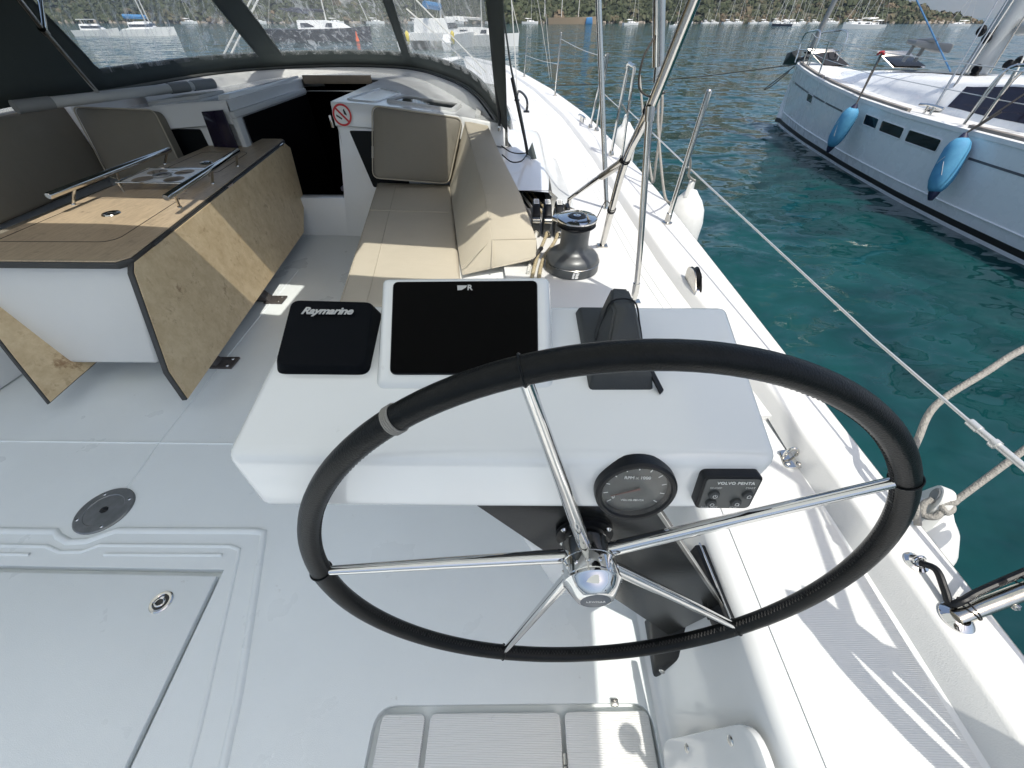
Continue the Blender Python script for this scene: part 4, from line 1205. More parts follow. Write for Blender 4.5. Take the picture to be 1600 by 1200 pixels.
# floor brackets of the pedestal
for q in ((-1.455, 1.43), (-1.475, 2.02)):
    b = MB(); b.box((q[0], q[1], 0.006), (0.11, 0.085, 0.010), 0.003)
    b.hexa([(q[0] - 0.12, q[1] - 0.03, 0.01), (q[0] - 0.02, q[1] - 0.03, 0.01), (q[0] - 0.02, q[1] + 0.03, 0.01), (q[0] - 0.12, q[1] + 0.03, 0.01), (q[0] - 0.20, q[1] - 0.025, 0.16), (q[0] - 0.14, q[1] - 0.025, 0.16), (q[0] - 0.14, q[1] + 0.025, 0.16), (q[0] - 0.20, q[1] + 0.025, 0.16)], 0.004)
    fb_ = b.build('foot', mat('brown_grey_bracket', (0.10, 0.09, 0.085), 0.4, 0.4), tb)
    for s_ in (-1, 1):
        b = MB(); b.lathe([(0, 0.004), (0.006, 0.003), (0.008, 0)], (q[0] + 0.03, q[1] + s_ * 0.025, 0.011), n=10); b.build('bolt', 'steel', fb_)

# ================================================================== CUSHIONS
def cushion(name, lo, hi, m, label, bev=0.03, group=None, seams=()):
    """lo / hi: matching rings of 4 points"""
    b = MB(); b.hexa([V(p) for p in lo] + [V(p) for p in hi], bev, 4)
    o = tag(b.build(name, m, smooth=60), label, 'cushion', group)
    for s_ in seams:
        bb = MB(); bb.tube([V(p) for p in s_], 0.0022, 6); bb.build('piping', 'seam', o)
    return o
Lb = [(-0.755, 1.36, 0.302), (-0.225, 1.36, 0.302), (-0.485, 2.98, 0.302), (-1.04, 3.0, 0.302)]
Lh = [(-0.755, 1.36, 0.385), (-0.225, 1.36, 0.385), (-0.485, 2.98, 0.385), (-1.035, 3.02, 0.385)]
cushion('seat_cushion', Lb, Lh, 'beige', 'long beige seat cushion on the starboard bench, half in sunlight', 0.026, None,
        [[(-0.615 - 0.02, 1.40, 0.3855), (-0.885, 2.98, 0.3855)], [(-0.745, 1.40, 0.3835), (-1.02, 2.99, 0.3835)], [(-0.925, 2.45, 0.3862), (-0.42, 2.42, 0.3862)]])
# end cushion leaning on the bulkhead
qa = [V((-1.01, 2.88, 0.45)), V((-0.49, 2.88, 0.415)), V((-0.375, 2.985, 0.775)), V((-0.95, 3.0, 0.84))]
nn = (qa[1] - qa[0]).cross(qa[3] - qa[0]).normalized()
if nn.y > 0: nn = -nn
b = MB()
pp = rounded(qa, 0.045, 5)
b.loft([[p - nn * 0.075 for p in pp], [p - nn * 0.02 for p in pp], [lerp(p - nn * 0.006, sum(qa, V()) / 4, 0.015) for p in pp], [lerp(p + nn * 0.004, sum(qa, V()) / 4, 0.05) for p in pp], [lerp(p + nn * 0.016, sum(qa, V()) / 4, 0.3) for p in pp]], closed=True, caps=True)
ec = tag(b.build('back_cushion', 'taupe', smooth=70), 'square shaded taupe back cushion standing against the bulkhead by the no smoking sign', 'cushion')
b = MB(); b.tube([p + nn * 0.0 + (p - sum(qa, V()) / 4).normalized() * 0.001 for p in pp], 0.004, 6, closed=True); b.build('piping', 'seam', ec)
# long backrest with a chamfered end
secs = [(3.16, (-0.53, 0.39), (-0.385, 0.76), (-0.235, 0.735), (-0.20, 0.42)),
        (2.6, (-0.435, 0.39), (-0.285, 0.70), (-0.13, 0.69), (-0.08, 0.42)),
        (1.97, (-0.325, 0.39), (-0.165, 0.635), (0.01, 0.63), (0.045, 0.43)),
        (1.70, (-0.275, 0.39), (-0.118, 0.525), (0.080, 0.53), (0.088, 0.47)),
        (1.62, (-0.259, 0.39), (-0.118, 0.43), (0.080, 0.485), (0.060, 0.465))]
b = MB()
b.loft([[V((x, s_[0], z)) for (x, z) in s_[1:]] for s_ in secs], closed=True, caps=True)
bmesh.ops.recalc_face_normals(b.bm, faces=b.bm.faces)
ed = [e for e in b.bm.edges if e.calc_face_angle(0) > math.radians(16)]
bmesh.ops.bevel(b.bm, geom=ed, offset=0.022, segments=4, affect='EDGES', clamp_overlap=True)
br = tag(b.build('backrest_cushion', 'beige', smooth=70), 'long beige backrest cushion with a chamfered sunlit end beside the winch', 'cushion')
b = MB()
b.tube([V((-0.26, 1.66, 0.41)), V((-0.120, 1.71, 0.522)), V((-0.165, 1.97, 0.632)), V((-0.285, 2.6, 0.699)), V((-0.383, 3.14, 0.757))], 0.0022, 6)
b.tube([V((-0.118, 1.70, 0.525)), V((0.078, 1.70, 0.531))], 0.0035, 6)
b.tube([V((-0.118, 1.604, 0.44)), V((-0.118, 1.70, 0.523))], 0.0035, 6)
b.build('piping', 'seam', br)
# port side cushions
pb = [(-2.92, 1.3, 0.38), (-2.92, 2.98, 0.42), (-3.02, 2.98, 0.42), (-3.02, 1.3, 0.38)]
pt = [(-2.97, 1.3, 0.84), (-2.97, 3.02, 0.845), (-3.07, 3.02, 0.845), (-3.07, 1.3, 0.84)]
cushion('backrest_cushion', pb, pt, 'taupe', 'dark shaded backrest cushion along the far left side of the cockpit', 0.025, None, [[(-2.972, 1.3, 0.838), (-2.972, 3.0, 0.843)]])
qa = [V((-2.86, 2.88, 0.44)), V((-2.31, 2.88, 0.42)), V((-2.375, 2.985, 0.815)), V((-2.90, 2.985, 0.83))]
nn = (qa[1] - qa[0]).cross(qa[3] - qa[0]).normalized()
if nn.y > 0: nn = -nn
b = MB(); pp = rounded(qa, 0.04, 5); cc = sum(qa, V()) / 4
b.loft([[p - nn * 0.07 for p in pp], [p - nn * 0.02 for p in pp], [lerp(p - nn * 0.006, cc, 0.015) for p in pp], [lerp(p + nn * 0.004, cc, 0.05) for p in pp], [lerp(p + nn * 0.014, cc, 0.3) for p in pp]], closed=True, caps=True)
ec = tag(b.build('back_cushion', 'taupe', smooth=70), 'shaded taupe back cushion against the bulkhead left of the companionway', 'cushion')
b = MB(); b.tube([p + (p - cc).normalized() * 0.001 for p in pp], 0.004, 6, closed=True); b.build('piping', 'seam', ec)
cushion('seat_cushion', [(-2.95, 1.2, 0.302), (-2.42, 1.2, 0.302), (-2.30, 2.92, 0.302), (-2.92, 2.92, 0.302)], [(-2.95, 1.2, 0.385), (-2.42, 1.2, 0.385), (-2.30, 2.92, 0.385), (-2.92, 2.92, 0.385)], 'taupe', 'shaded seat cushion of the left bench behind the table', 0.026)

# ================================================================== BULKHEAD FITTINGS
def bplane(x, z, h=0.004):          # point on the lower bulkhead
    return V((x, bulk_y(z) - h * 0.99, z + h * 0.14))
def bpanel(name, pts, label, cat, r=0.012, m='smoked'):
    pp = rounded([bplane(x, z, 0.002) for x, z in pts], r, 4)
    nn = V((0, -0.99, 0.139))
    b = MB(); b.prism(pp, nn * 0.006, 0.001, 1)
    return tag(b.build(name, m, smooth=30), label, cat)
pw = bpanel('bulkhead_window', [(-1.165, 0.69), (-0.85, 0.685), (-0.80, 0.36), (-1.07, 0.345)], 'dark tinted window in the bulkhead half hidden behind the square cushion', 'window')
b = MB()
for x0 in (-1.03, -0.965):
    b.prism([bplane(x0, 0.60, 0.0085), bplane(x0 + 0.045, 0.60, 0.0085), bplane(x0 + 0.035, 0.53, 0.0085), bplane(x0 - 0.015, 0.53, 0.0085)], V((0, -0.99, 0.139)) * 0.0006)
b.build('sticker', 'grey_print', pw)
bpanel('bulkhead_window', [(-2.42, 0.695), (-2.19, 0.695), (-2.16, 0.45), (-2.42, 0.45)], 'dark tinted window in the bulkhead left of the companionway', 'window')
# no smoking sticker
sg = thing('no_smoking_sign', 'round red and white no smoking sticker on the bulkhead', 'sign', (-1.178, 3.0, 0.776))
sn = V((0, -0.92, 0.39)).normalized() if False else V((0, -1, 0.19)).normalized()
s0 = V((-1.172, 3.042, 0.783)); sR = V((1, 0, 0)); sU = sn.cross(sR) * -1
if sU.z < 0: sU = -sU
SC = s0 + sn * 0.008
b = MB(); b.lathe([(0, 0.0), (0.064, 0.0)], SC, sn, n=40); b.build('disc', 'white_print', sg, smooth=0)
b = MB(); b.lathe([(0.050, 0.0008), (0.062, 0.0008)], SC, sn, n=40)
d_ = (sR * 0.7 - sU * 0.7); t_ = (sR * 0.7 + sU * 0.7)
b.face([SC + sn * 0.0012 + d_ * 0.055 - t_ * 0.006, SC + sn * 0.0012 + d_ * 0.055 + t_ * 0.006, SC + sn * 0.0012 - d_ * 0.055 + t_ * 0.006, SC + sn * 0.0012 - d_ * 0.055 - t_ * 0.006])
b.build('red_ring', 'red', sg, smooth=0)
b = MB()
def sp(u, v): return SC + sn * 0.0005 + sR * u + sU * v
b.face([sp(-0.040, -0.006), sp(-0.040, 0.004), sp(-0.004, -0.018), sp(-0.008, -0.026)])
b.face([sp(0.014, 0.004), sp(0.030, -0.004), sp(0.030, 0.004), sp(0.018, 0.034), sp(0.010, 0.026)])
b.build('symbol', 'black', sg, smooth=0)
# open companionway door leaf
dr = thing('companionway_door', 'smoked acrylic companionway door folded open on the left', 'door', (-2.02, 3.0, 0.5))
b = MB(); b.hexa([bplane(-2.135, 0.45, 0.02), bplane(-1.935, 0.45, 0.05), bplane(-1.935, 0.45, 0.04), bplane(-2.135, 0.45, 0.01), V((-2.10, 3.03, 0.80)), V((-1.935, 3.0, 0.815)), V((-1.935, 3.01, 0.815)), V((-2.10, 3.04, 0.80))], 0.002)
b.build('leaf', 'acrylic', dr)
b = MB(); b.tube([bplane(-2.0, 0.52, 0.055), bplane(-2.04, 0.57, 0.055)], 0.002, 6); b.build('cord', 'white_print', dr)
b = MB()
b.box((-1.25, 3.02, 0.80 - 0.05), (0.016, 0.012, 0.07), 0.003); struct(b.build('door_catch', 'steel_dull'))

# roof hatches
def roof_hatch(pts, label, glassm='window', open_=False):
    o = thing('roof_hatch', label, 'hatch', (sum(p[0] for p in pts) / 4, sum(p[1] for p in pts) / 4, 0.8))
    P = [V((x, y, roof_z(x) + 0.001)) for x, y in pts]; c_ = sum(P, V()) / 4
    b = MB()
    out = rounded(P, 0.03, 4); inn = [lerp(p, c_, 0.13) for p in out]
    b.loft([out, [p + V((0, 0, 0.016)) for p in [lerp(q, c_, 0.03) for q in out]], [p + V((0, 0, 0.016)) for p in inn], [p + V((0, 0, 0.002)) for p in inn]], closed=True)
    b.build('frame', 'pale_pole', o, smooth=30)
    b = MB(); b.face([lerp(p, c_, 0.005) + V((0, 0, 0.008)) for p in inn]); b.build('pane', glassm, o, smooth=0)
    return o
roof_hatch([(-0.92, 3.20), (-0.44, 3.16), (-0.42, 3.42), (-0.86, 3.45)], 'small glazed hatch in the white roof behind the square cushion')
roof_hatch([(-2.62, 3.25), (-2.22, 3.25), (-2.20, 3.55), (-2.55, 3.55)], 'dark glazed hatch in the cabin roof on the left')
b = MB()
P = [V((x, y, roof_z(x) + 0.0015)) for x, y in ((-1.17, 3.16), (-0.97, 3.14), (-0.90, 3.62), (-1.10, 3.75))]
L = rounded(P, 0.05, 5); b.tube(L, 0.006, 6, closed=True); struct(b.build('roof_moulding', 'gel'))
b = MB(); b.hexa([(-0.30, 3.10, roof_z(-0.30)), (-0.265, 3.10, roof_z(-0.265)), (-0.30, 3.75, roof_z(-0.30)), (-0.335, 3.75, roof_z(-0.335)), (-0.30, 3.10, roof_z(-0.30) + 0.02), (-0.265, 3.10, roof_z(-0.265) + 0.02), (-0.30, 3.75, roof_z(-0.30) + 0.02), (-0.335, 3.75, roof_z(-0.335) + 0.02)], 0.003)
struct(b.build('roof_track', 'pale_pole'))
# padded pole lying along the port side of the roof
po = thing('padded_pole', 'long pale pole with grey sleeves lying on the cabin roof at left', 'pole', (-2.7, 3.0, 0.88))
pa, pb_ = V((-2.83, 2.62, 0.885)), V((-2.42, 3.75, 0.875))
b = MB(); b.tube([pa, pb_], 0.028, 14); b.build('tube', 'pale_pole', po)
for t0, t1 in ((-0.03, 0.12), (0.72, 0.84), (0.87, 1.02)):
    b = MB(); b.tube([lerp(pa, pb_, t0), lerp(pa, pb_, t1)], 0.032, 14); b.build('sleeve', 'sleeve', po)

# ================================================================== SPRAYHOOD
sp_ = thing('sprayhood', 'dark grey green canvas sprayhood with clear vinyl windows over the companionway', 'sprayhood', (CX, 3.6, 0.87))
Bc = catmull([(-3.20, 0.9, 0.80), (-3.10, 2.0, 0.84), (-2.93, 2.85, 0.88), (-2.84, 3.55, 0.89), (-2.70, 4.35, 0.90), (-2.25, 4.83, 0.905), (-1.65, 4.93, 0.91), (-1.05, 4.73, 0.905), (-0.60, 4.08, 0.89), (-0.30, 3.45, 0.85), (-0.08, 2.98, 0.70)], 12)
Tc = catmull([(-3.12, 0.9, 1.62), (-3.02, 1.8, 1.66), (-2.88, 2.5, 1.70), (-2.78, 2.95, 1.72), (-2.65, 3.45, 1.74), (-2.25, 3.85, 1.76), (-1.65, 3.95, 1.77), (-1.05, 3.80, 1.76), (-0.62, 3.25, 1.74), (-0.34, 2.55, 1.70), (-0.06, 1.45, 1.68)], 12)
NA = len(Bc)
def S(a, h, off=0.0):
    i = min(int(a), NA - 2); f = a - i
    p = lerp(lerp(Bc[i], Bc[i + 1], f), lerp(Tc[i], Tc[i + 1], f), h)
    if off:
        i2 = min(max(int(a), 1), NA - 2)
        t = (Bc[i2 + 1] - Bc[i2 - 1]); u = (Tc[i2] - Bc[i2])
        n = t.cross(u).normalized()
        p = p + n * off
    return p
def a_of(x, y):
    return min(range(NA), key=lambda i: (Bc[i].x - x) ** 2 + (Bc[i].y - y) ** 2)
# window spans along the base curve (start, end), heights
aL0, aL1 = a_of(-2.86, 3.35), a_of(-2.42, 4.70)
aM0, aM1 = a_of(-2.27, 4.82), a_of(-1.09, 4.75)
aR0, aR1 = a_of(-1.0, 4.66), a_of(-0.155, 3.15)
HB, HT = 0.125, 0.80
spans = [(aL0, aL1), (aM0, aM1), (aR0, aR1)]
b = MB()
hs = [0.0, HB, 0.2, 0.4, 0.6, HT, 0.9, 1.0]
cols = sorted(set(list(range(NA))))
vs = [[b.bm.verts.new(S(a, h)) for h in hs] for a in cols]
for i in range(len(cols) - 1):
    for j in range(len(hs) - 1):
        inside = any(s0 <= cols[i] and cols[i + 1] <= s1 for s0, s1 in spans) and 1 <= j <= 4
        if inside: continue
        b.bm.faces.new((vs[i][j], vs[i + 1][j], vs[i + 1][j + 1], vs[i][j + 1]))
cv = b.build('canvas', 'canvas', sp_, smooth=60)
md = cv.modifiers.new('thickness', 'SOLIDIFY'); md.thickness = 0.004
# roof of the hood
b = MB()
rows = []
for i in range(NA):
    t = Tc[i]
    s_ = (i / (NA - 1))
    ax = -3.1 + 3.25 * s_
    e = V((ax, 1.54 - 0.22 * s_, 1.66 + 0.16 * math.sin(math.pi * s_)))
    if t.y < e.y: e = V((t.x, t.y - 0.01, t.z))
    rows.append([lerp(t, e, k / 5) + V((0, 0, 0.10 * math.sin(math.pi * k / 5))) for k in range(6)])
b.loft(rows)
b.face([V((-0.10, 2.2, 1.70)), V((-0.07, 1.5, 1.69)), V((0.2, 1.32, 1.70)), V((0.42, 1.42, 1.67)), V((0.41, 2.3, 1.66)), V((0.2, 2.6, 1.68))])  # extra unseen panel beside the roof, added to shade the coaming
b.build('roof_canvas', 'canvas', sp_, smooth=60)
for k, (s0, s1) in enumerate(spans):
    b = MB()
    aa = np.arange(s0, s1 + 1)
    b.loft([[S(a, h, 0.006 + 0.004 * math.sin(a * 1.7 + h * 9)) for h in (HB - 0.02, 0.18, 0.25, 0.35, 0.5, 0.65, HT + 0.01)] for a in aa])
    b.build('vinyl_window', 'vinyl', sp_, smooth=80)
    # hem round the window
    lp_ = [S(a, HB, -0.004) for a in aa] + [S(s1, h, -0.004) for h in (0.2, 0.4, 0.6)] + [S(a, HT, -0.004) for a in reversed(aa)] + [S(s0, h, -0.004) for h in (0.6, 0.4, 0.2)]
    b = MB(); b.tube(lp_, 0.009, 6, closed=True); b.build('window_hem', 'canvas', sp_)
# bolt rope track along the base
b = MB(); b.tube([p + V((0, 0, -0.008)) for p in Bc[a_of(-2.9, 3.0):a_of(-0.15, 3.1) + 1]], 0.012, 8); b.build('base_track', 'canvas_light', sp_)
b = MB(); b.tube([lerp(p, V((CX, 3.3, p.z)), 0.02) + V((0, 0, -0.018)) for p in Bc[a_of(-2.9, 3.0):a_of(-0.15, 3.1) + 1]], 0.007, 8); b.build('base_pipe', 'black', sp_)
b = MB()
bs = Bc[a_of(-2.85, 3.5):a_of(-0.12, 3.05) + 1]
cI = V((CX, 3.3, 0))
def inw(p, d, dz): q = V((p.x, p.y, 0)); u = (cI - q).normalized(); return V((p.x + u.x * d, p.y + u.y * d, p.z + dz))
b.loft([[inw(p, -0.03, -0.02), inw(p, 0.0, -0.012), inw(p, 0.045, -0.018), inw(p, 0.06, -0.035), inw(p, 0.075, -0.16)] for p in bs])
b.loft([[inw(p, -0.03, -0.02), inw(p, -0.06, -0.30)] for p in bs])
struct(b.build('hood_coaming', 'deck', smooth=50))
# inner frame tubes at the port side
b = MB(); b.tube([(-2.695, 3.01, 0.90), (-2.42, 2.6, 1.208), (-2.35, 2.5, 1.308), (-2.15, 2.2, 1.62)], 0.0125, 12); f1 = b.build('frame_tube', 'steel', sp_)
b = MB(); b.tube([(-2.43, 2.615, 1.197), (-2.70, 3.0, 1.32), (-2.74, 3.05, 1.62)], 0.0125, 12); b.build('frame_tube', 'steel', sp_)
b = MB(); b.lathe([(0.017, -0.02), (0.019, 0.0), (0.017, 0.02)], (-2.425, 2.608, 1.20), (0.27, -0.4, 0.3), n=14); b.build('hinge', 'steel_dull', f1)
# starboard leg and straps at the open edge
b = MB(); b.tube([(-0.135, 2.98, 0.735), (-0.133, 2.97, 0.78), (-0.155, 2.55, 1.30), (-0.16, 2.3, 1.62)], [0.007, 0.0115, 0.0115, 0.0115], 10); f2 = b.build('frame_tube', 'matte_black', sp_)
b = MB(); b.box((-0.135, 2.985, 0.722), (0.02, 0.02, 0.03), 0.004); b.build('foot_fitting', 'steel', f2)
b = MB()
e_ = [(0.045, 2.86, 0.585), (0.0, 2.95, 0.78), (-0.06, 2.75, 1.05), (-0.11, 2.45, 1.40), (-0.12, 2.2, 1.68)]
b.loft([[V(p), V(p) + V((0.016 - 0.006 * i, 0.03 + 0.005 * i, 0.0))] for i, p in enumerate(e_)])
st_ = b.build('edge_flap', 'canvas', sp_, smooth=60); md = st_.modifiers.new('t', 'SOLIDIFY'); md.thickness = 0.006
b = MB(); b.tube([(0.055, 2.855, 0.60), (0.02, 2.90, 0.72), (-0.05, 2.78, 1.0)], 0.008, 8); b.build('strap', 'black', sp_)
b = MB(); cc = V((0.052, 2.83, 0.575)); b.tube([cc + V((0.020 * math.cos(a), 0.006 * math.sin(a), 0.024 * math.sin(a))) for a in np.linspace(0, 6.28, 20)[:-1]], 0.0028, 6, closed=True); b.build('ring', 'steel', sp_)
b = MB(); b.face([(0.05, 2.85, 0.61), (0.09, 2.84, 0.56), (0.115, 2.86, 0.562), (0.08, 2.90, 0.66)]); fl_ = b.build('tail_flap', 'canvas', sp_, smooth=0); md = fl_.modifiers.new('t', 'SOLIDIFY'); md.thickness = 0.005
b = MB(); b.tube(catmull([(-0.12, 2.9, 0.64), (-0.06, 2.87, 0.612), (0.0, 2.86, 0.605), (0.05, 2.86, 0.61)], 5), 0.004, 6); b.tube(catmull([(-0.11, 2.72, 0.63), (-0.05, 2.68, 0.60), (0.01, 2.72, 0.595), (0.045, 2.84, 0.60)], 5), 0.004, 6); b.build('tie_cord', 'black', sp_)

# ================================================================== BIMINI overhead (above the picture, shades the helm)
bm_ = thing('bimini', 'pale bimini canvas stretched on steel bows above the helm', 'bimini', (-1.3, -0.8, 1.7))
b = MB()
rows = []
edge = [(-3.4, 1.12), (-2.6, 1.12), (-1.51, 1.10), (-0.9, 1.03), (-0.26, 0.955), (0.2, 0.93), (0.5, 0.91), (0.68, 0.86), (0.74, 0.80)]
for x, yf in edge:
    zc = 1.75 + 0.06 * (1 - ((x + 1.3) / 2.2) ** 2)
    rows.append([V((min(x, 0.75 - 0.02 * k), yf + (-1.1 - yf) * k / 6, zc + 0.02 * math.sin(math.pi * k / 6))) for k in range(7)])
b.loft(rows); b.build('canvas', 'bimini', bm_, smooth=60)
b = MB(); b.loft([[V((x, yb, z)) for x in (-0.93, -0.7, -0.47)] for yb, z in ((0.98, 1.795), (1.25, 1.785), (1.56, 1.77))]); b.build('shade_flap', 'canvas', bm_, smooth=60)  # unseen flap, added only to shade the sole beside the table
for k, m_ in ((0, 'steel'), (3, 'steel')):
    b = MB(); b.tube([r[k] + V((0, 0.01 if k == 0 else 0, -0.016)) for r in rows], 0.0125, 10); b.build('bow', m_, bm_)
# starboard legs of the bimini and their braces
b = MB(); LG0, LG1, LG2 = V((0.412, 1.85, 0.45)), V((0.432, 1.66, 0.775)), V((0.366, 0.95, 1.70))
LGA = [V((0.4145, 1.855, 0.437)), V((0.4035, 1.745, 0.64)), V((0.390, 1.60, 0.868)), V((0.379, 1.38, 1.05)), V((0.379, 1.2, 1.277)), V((0.376, 0.86, 1.70))]
b = MB(); b.tube(catmull(LGA, 5), 0.0150, 16); lg = b.build('leg', 'steel', bm_)
b = MB(); b.tube([LGA[0] + V((0.004, 0.005, -0.01)), LGA[0] + V((0.0, -0.02, 0.05))], 0.009, 10); b.box(LGA[0] + V((0, 0, -0.004)), (0.05, 0.04, 0.008), 0.002); b.build('deck_fitting', 'steel_dull', lg)
b = MB()
for p, t in ((LGA[1], 0.0), (LGA[2], 0.0), (LGA[3], 0.0)):
    d_ = V((-0.02, -0.62, 0.75)).normalized(); u_ = d_.orthogonal().normalized(); w_ = d_.cross(u_)
    for k in range(2):
        cc = p + d_ * 0.012 * k
        b.tube([cc + (u_ * math.cos(a) + w_ * math.sin(a)) * 0.0168 for a in np.linspace(0, 6.28, 16)[:-1]], 0.0022, 5, closed=True)
b.build('lashing', 'black', lg)
b = MB(); b.tube([(0.262, 2.18, 0.435), (0.27, 2.174, 0.55), LGA[2] + V((-0.012, 0.0, 0.0))], 0.0115, 12); br_ = b.build('brace', 'steel', bm_)
b = MB(); b.tube([(0.262, 2.18, 0.43), (0.27, 2.174, 0.47)], 0.017, 10); b.build('socket', 'steel_dull', br_)
b = MB(); b.tube([LGA[2] + V((-0.045, 0.17, -0.10)), LGA[2]], 0.015, 10); b.build('clamp', 'steel_dull', br_)
b = MB(); b.tube([(0.458, 1.34, 0.49), (0.438, 1.34, 0.64), (0.3745, 1.355, 1.055)], 0.0105, 12); p2 = b.build('brace', 'steel', bm_)
b = MB(); b.tube([(0.3785, 1.355, 1.03), (0.374, 1.357, 1.066)], 0.014, 12); b.build('collar', 'steel', p2)
b = MB(); b.tube([(0.459, 1.34, 0.46), (0.4545, 1.34, 0.513)], 0.0135, 12)
b.box((0.461, 1.34, 0.452), (0.016, 0.014, 0.04), 0.003); b.box((0.461, 1.34, 0.433), (0.05, 0.032, 0.006), 0.002); b.build('deck_hinge', 'steel', p2)
b = MB(); b.tube([(0.372, 1.352, 1.155), (0.341, 1.35, 1.281), (0.30, 1.33, 1.7)], 0.0155, 14); p3 = b.build('upright', 'steel', bm_)
b = MB(); b.tube([(0.3755, 1.345, 1.12), (0.3715, 1.352, 1.165)], 0.011, 10); b.build('fitting', 'steel_dull', p3)
b = MB(); b.tube(catmull([(0.345, 1.34, 1.215), (0.322, 1.33, 1.17), (0.328, 1.34, 1.11), (0.368, 1.345, 1.088), (0.40, 1.33, 1.10)], 6), 0.0028, 6); b.build('tie_cord', 'rope_dark', p3)
b = MB(); b.tube([(0.517, 2.378, 0.43), (0.5165, 2.378, 0.445), (0.3355, 2.37, 1.30), (0.25, 2.36, 1.75)], [0.02, 0.0135, 0.0135, 0.0135], 14)
tag(b.build('support_pole', 'steel', smooth=50), 'tall polished steel pole rising from the side deck just beyond the winch', 'pole')

# ================================================================== WINCH, CLUTCHES, ROPES
wc = V((0.240, 1.625, 0.430))
wi = thing('winch', 'grey and black two speed sheet winch with a chrome top', 'winch', tuple(wc))
b = MB(); b.lathe([(0.112, 0.0), (0.118, 0.004), (0.118, 0.040), (0.1175, 0.042), (0.1165, 0.042), (0.1165, 0.046), (0.112, 0.060), (0.100, 0.074), (0.082, 0.083), (0.068, 0.093), (0.0615, 0.108), (0.060, 0.13), (0.061, 0.178), (0.066, 0.188)], wc, n=64)
b.build('drum', 'winch', wi, smooth=40)
b = MB(); b.lathe([(0.118, 0.0405), (0.1195, 0.042), (0.118, 0.0435)], wc, n=64); b.build('base_ring', 'steel_dull', wi)
b = MB(); b.lathe([(0.060, 0.184), (0.076, 0.189), (0.082, 0.195), (0.074, 0.200), (0.074, 0.206), (0.082, 0.211), (0.082, 0.218)], wc, n=48); b.build('self_tailing_jaw', 'black', wi)
b = MB(); b.lathe([(0.083, 0.216), (0.0835, 0.222), (0.078, 0.226), (0.04, 0.2285), (0.036, 0.226)], wc, n=48)
b.hexa([wc + V(p) for p in ((-0.105, 0.01, 0.206), (-0.06, -0.03, 0.206), (-0.03, 0.05, 0.206), (-0.085, 0.055, 0.206), (-0.105, 0.01, 0.222), (-0.06, -0.03, 0.224), (-0.03, 0.05, 0.226), (-0.085, 0.055, 0.222))], 0.005)
cpz = b.build('top_plate', 'chrome', wi)
b = MB(); b.lathe([(0.036, 0.226), (0.034, 0.2305), (0.022, 0.2315), (0.017, 0.228)], wc, n=36); b.build('top_ring', 'black', wi)
b = MB(); b.lathe([(0.017, 0.224), (0.017, 0.2325), (0.012, 0.2335), (0.0085, 0.2335), (0.007, 0.228), (0, 0.228)], wc, n=8); b.build('handle_socket', 'chrome', wi)
for k, ch in enumerate('LEWMAR'):
    a = math.radians(-112 + k * 13)
    d_ = V((math.cos(a), math.sin(a), 0)); t_ = V((-math.sin(a), math.cos(a), 0))
    text(ch, 0.019, 'black', wi, wc + d_ * 0.066 + V((0, 0, 0.2283)), t_, -d_, bold=0.0008)
# emblem on the base
b = MB()
def wbase(a, z): return wc + V((math.cos(a) * 0.1186, math.sin(a) * 0.1186, z))
for a0_, a1_ in ((-1.66, -1.58), (-1.55, -1.44)):
    for j, (za, zb) in enumerate(((0.008, 0.017), (0.0185, 0.0265), (0.028, 0.034))):
        sh_ = 0.012 * j
        b.face([wbase(a0_ + sh_, za), wbase(a1_ + sh_ - 0.02 * (j % 2), za), wbase(a1_ + sh_ + 0.02, zb), wbase(a0_ + sh_ + 0.015, zb)])
b.build('emblem', 'white_print', wi, smooth=0)

# rope clutches
cl0 = V((0.088, 2.035, 0.430))
crot = math.radians(-4)
ropes_cl = [('rope_white',), ('rope_yellow',), ('rope_yellow',)]
clt = thing('rope_clutch', 'bank of black and grey rope clutches with white labels ahead of the winch', 'rope clutch', tuple(cl0 + V((0.08, 0, 0))))
for k in range(3):
    x = cl0.x + k * 0.058
    y = cl0.y - 0.005 * k
    b = MB()
    sp__ = [(y - 0.085, 0.0), (y + 0.10, 0.0), (y + 0.10, 0.055), (y + 0.05, 0.082), (y - 0.02, 0.080), (y - 0.075, 0.052)]
    b.prism([V((x - 0.022, yy, 0.430 + 1.3 * zz)) for yy, zz in sp__], (0.044, 0, 0), 0.005, 2)
    bd = b.build('body', 'winch', clt, smooth=40)
    b = MB()
    pts = [(y - 0.080, 0.058), (y - 0.075, 0.085), (y - 0.03, 0.108), (y + 0.04, 0.110), (y + 0.085, 0.090), (y + 0.085, 0.072), (y + 0.03, 0.084), (y - 0.03, 0.080), (y - 0.065, 0.060)]
    b.prism([V((x - 0.018, yy, 0.430 + 1.3 * zz)) for yy, zz in pts], (0.036, 0, 0), 0.004, 2)
    lvv = b.build('lever', 'black', clt, smooth=40)
    b = MB(); b.prism([V((x - 0.013, yy, 0.430 + 1.3 * zz)) for yy, zz in ((y - 0.02, 0.1115), (y + 0.045, 0.1125))] + [V((x + 0.013, yy, 0.430 + 1.3 * zz)) for yy, zz in ((y + 0.045, 0.1125), (y - 0.02, 0.1115))], (0, 0, 0.001)); b.build('label', 'white_print', lvv, smooth=0)
    for j in range(4):
        b = MB(); b.box((x, y - 0.008 + j * 0.013, 0.5773), (0.019, 0.003, 0.0006)); b.build('print', 'black', lvv, smooth=0)
    b = MB(); b.tube([(x - 0.0185, y - 0.084, 0.517), (x + 0.0185, y - 0.084, 0.517)], 0.014, 12); b.build('grip', 'steel_dull', lvv)
    b = MB(); b.lathe([(0.009, 0.0), (0.015, 0.003), (0.017, 0.0)], (x, y - 0.085, 0.452), (0, -1, 0), n=18); b.build('fairlead', 'steel', bd)
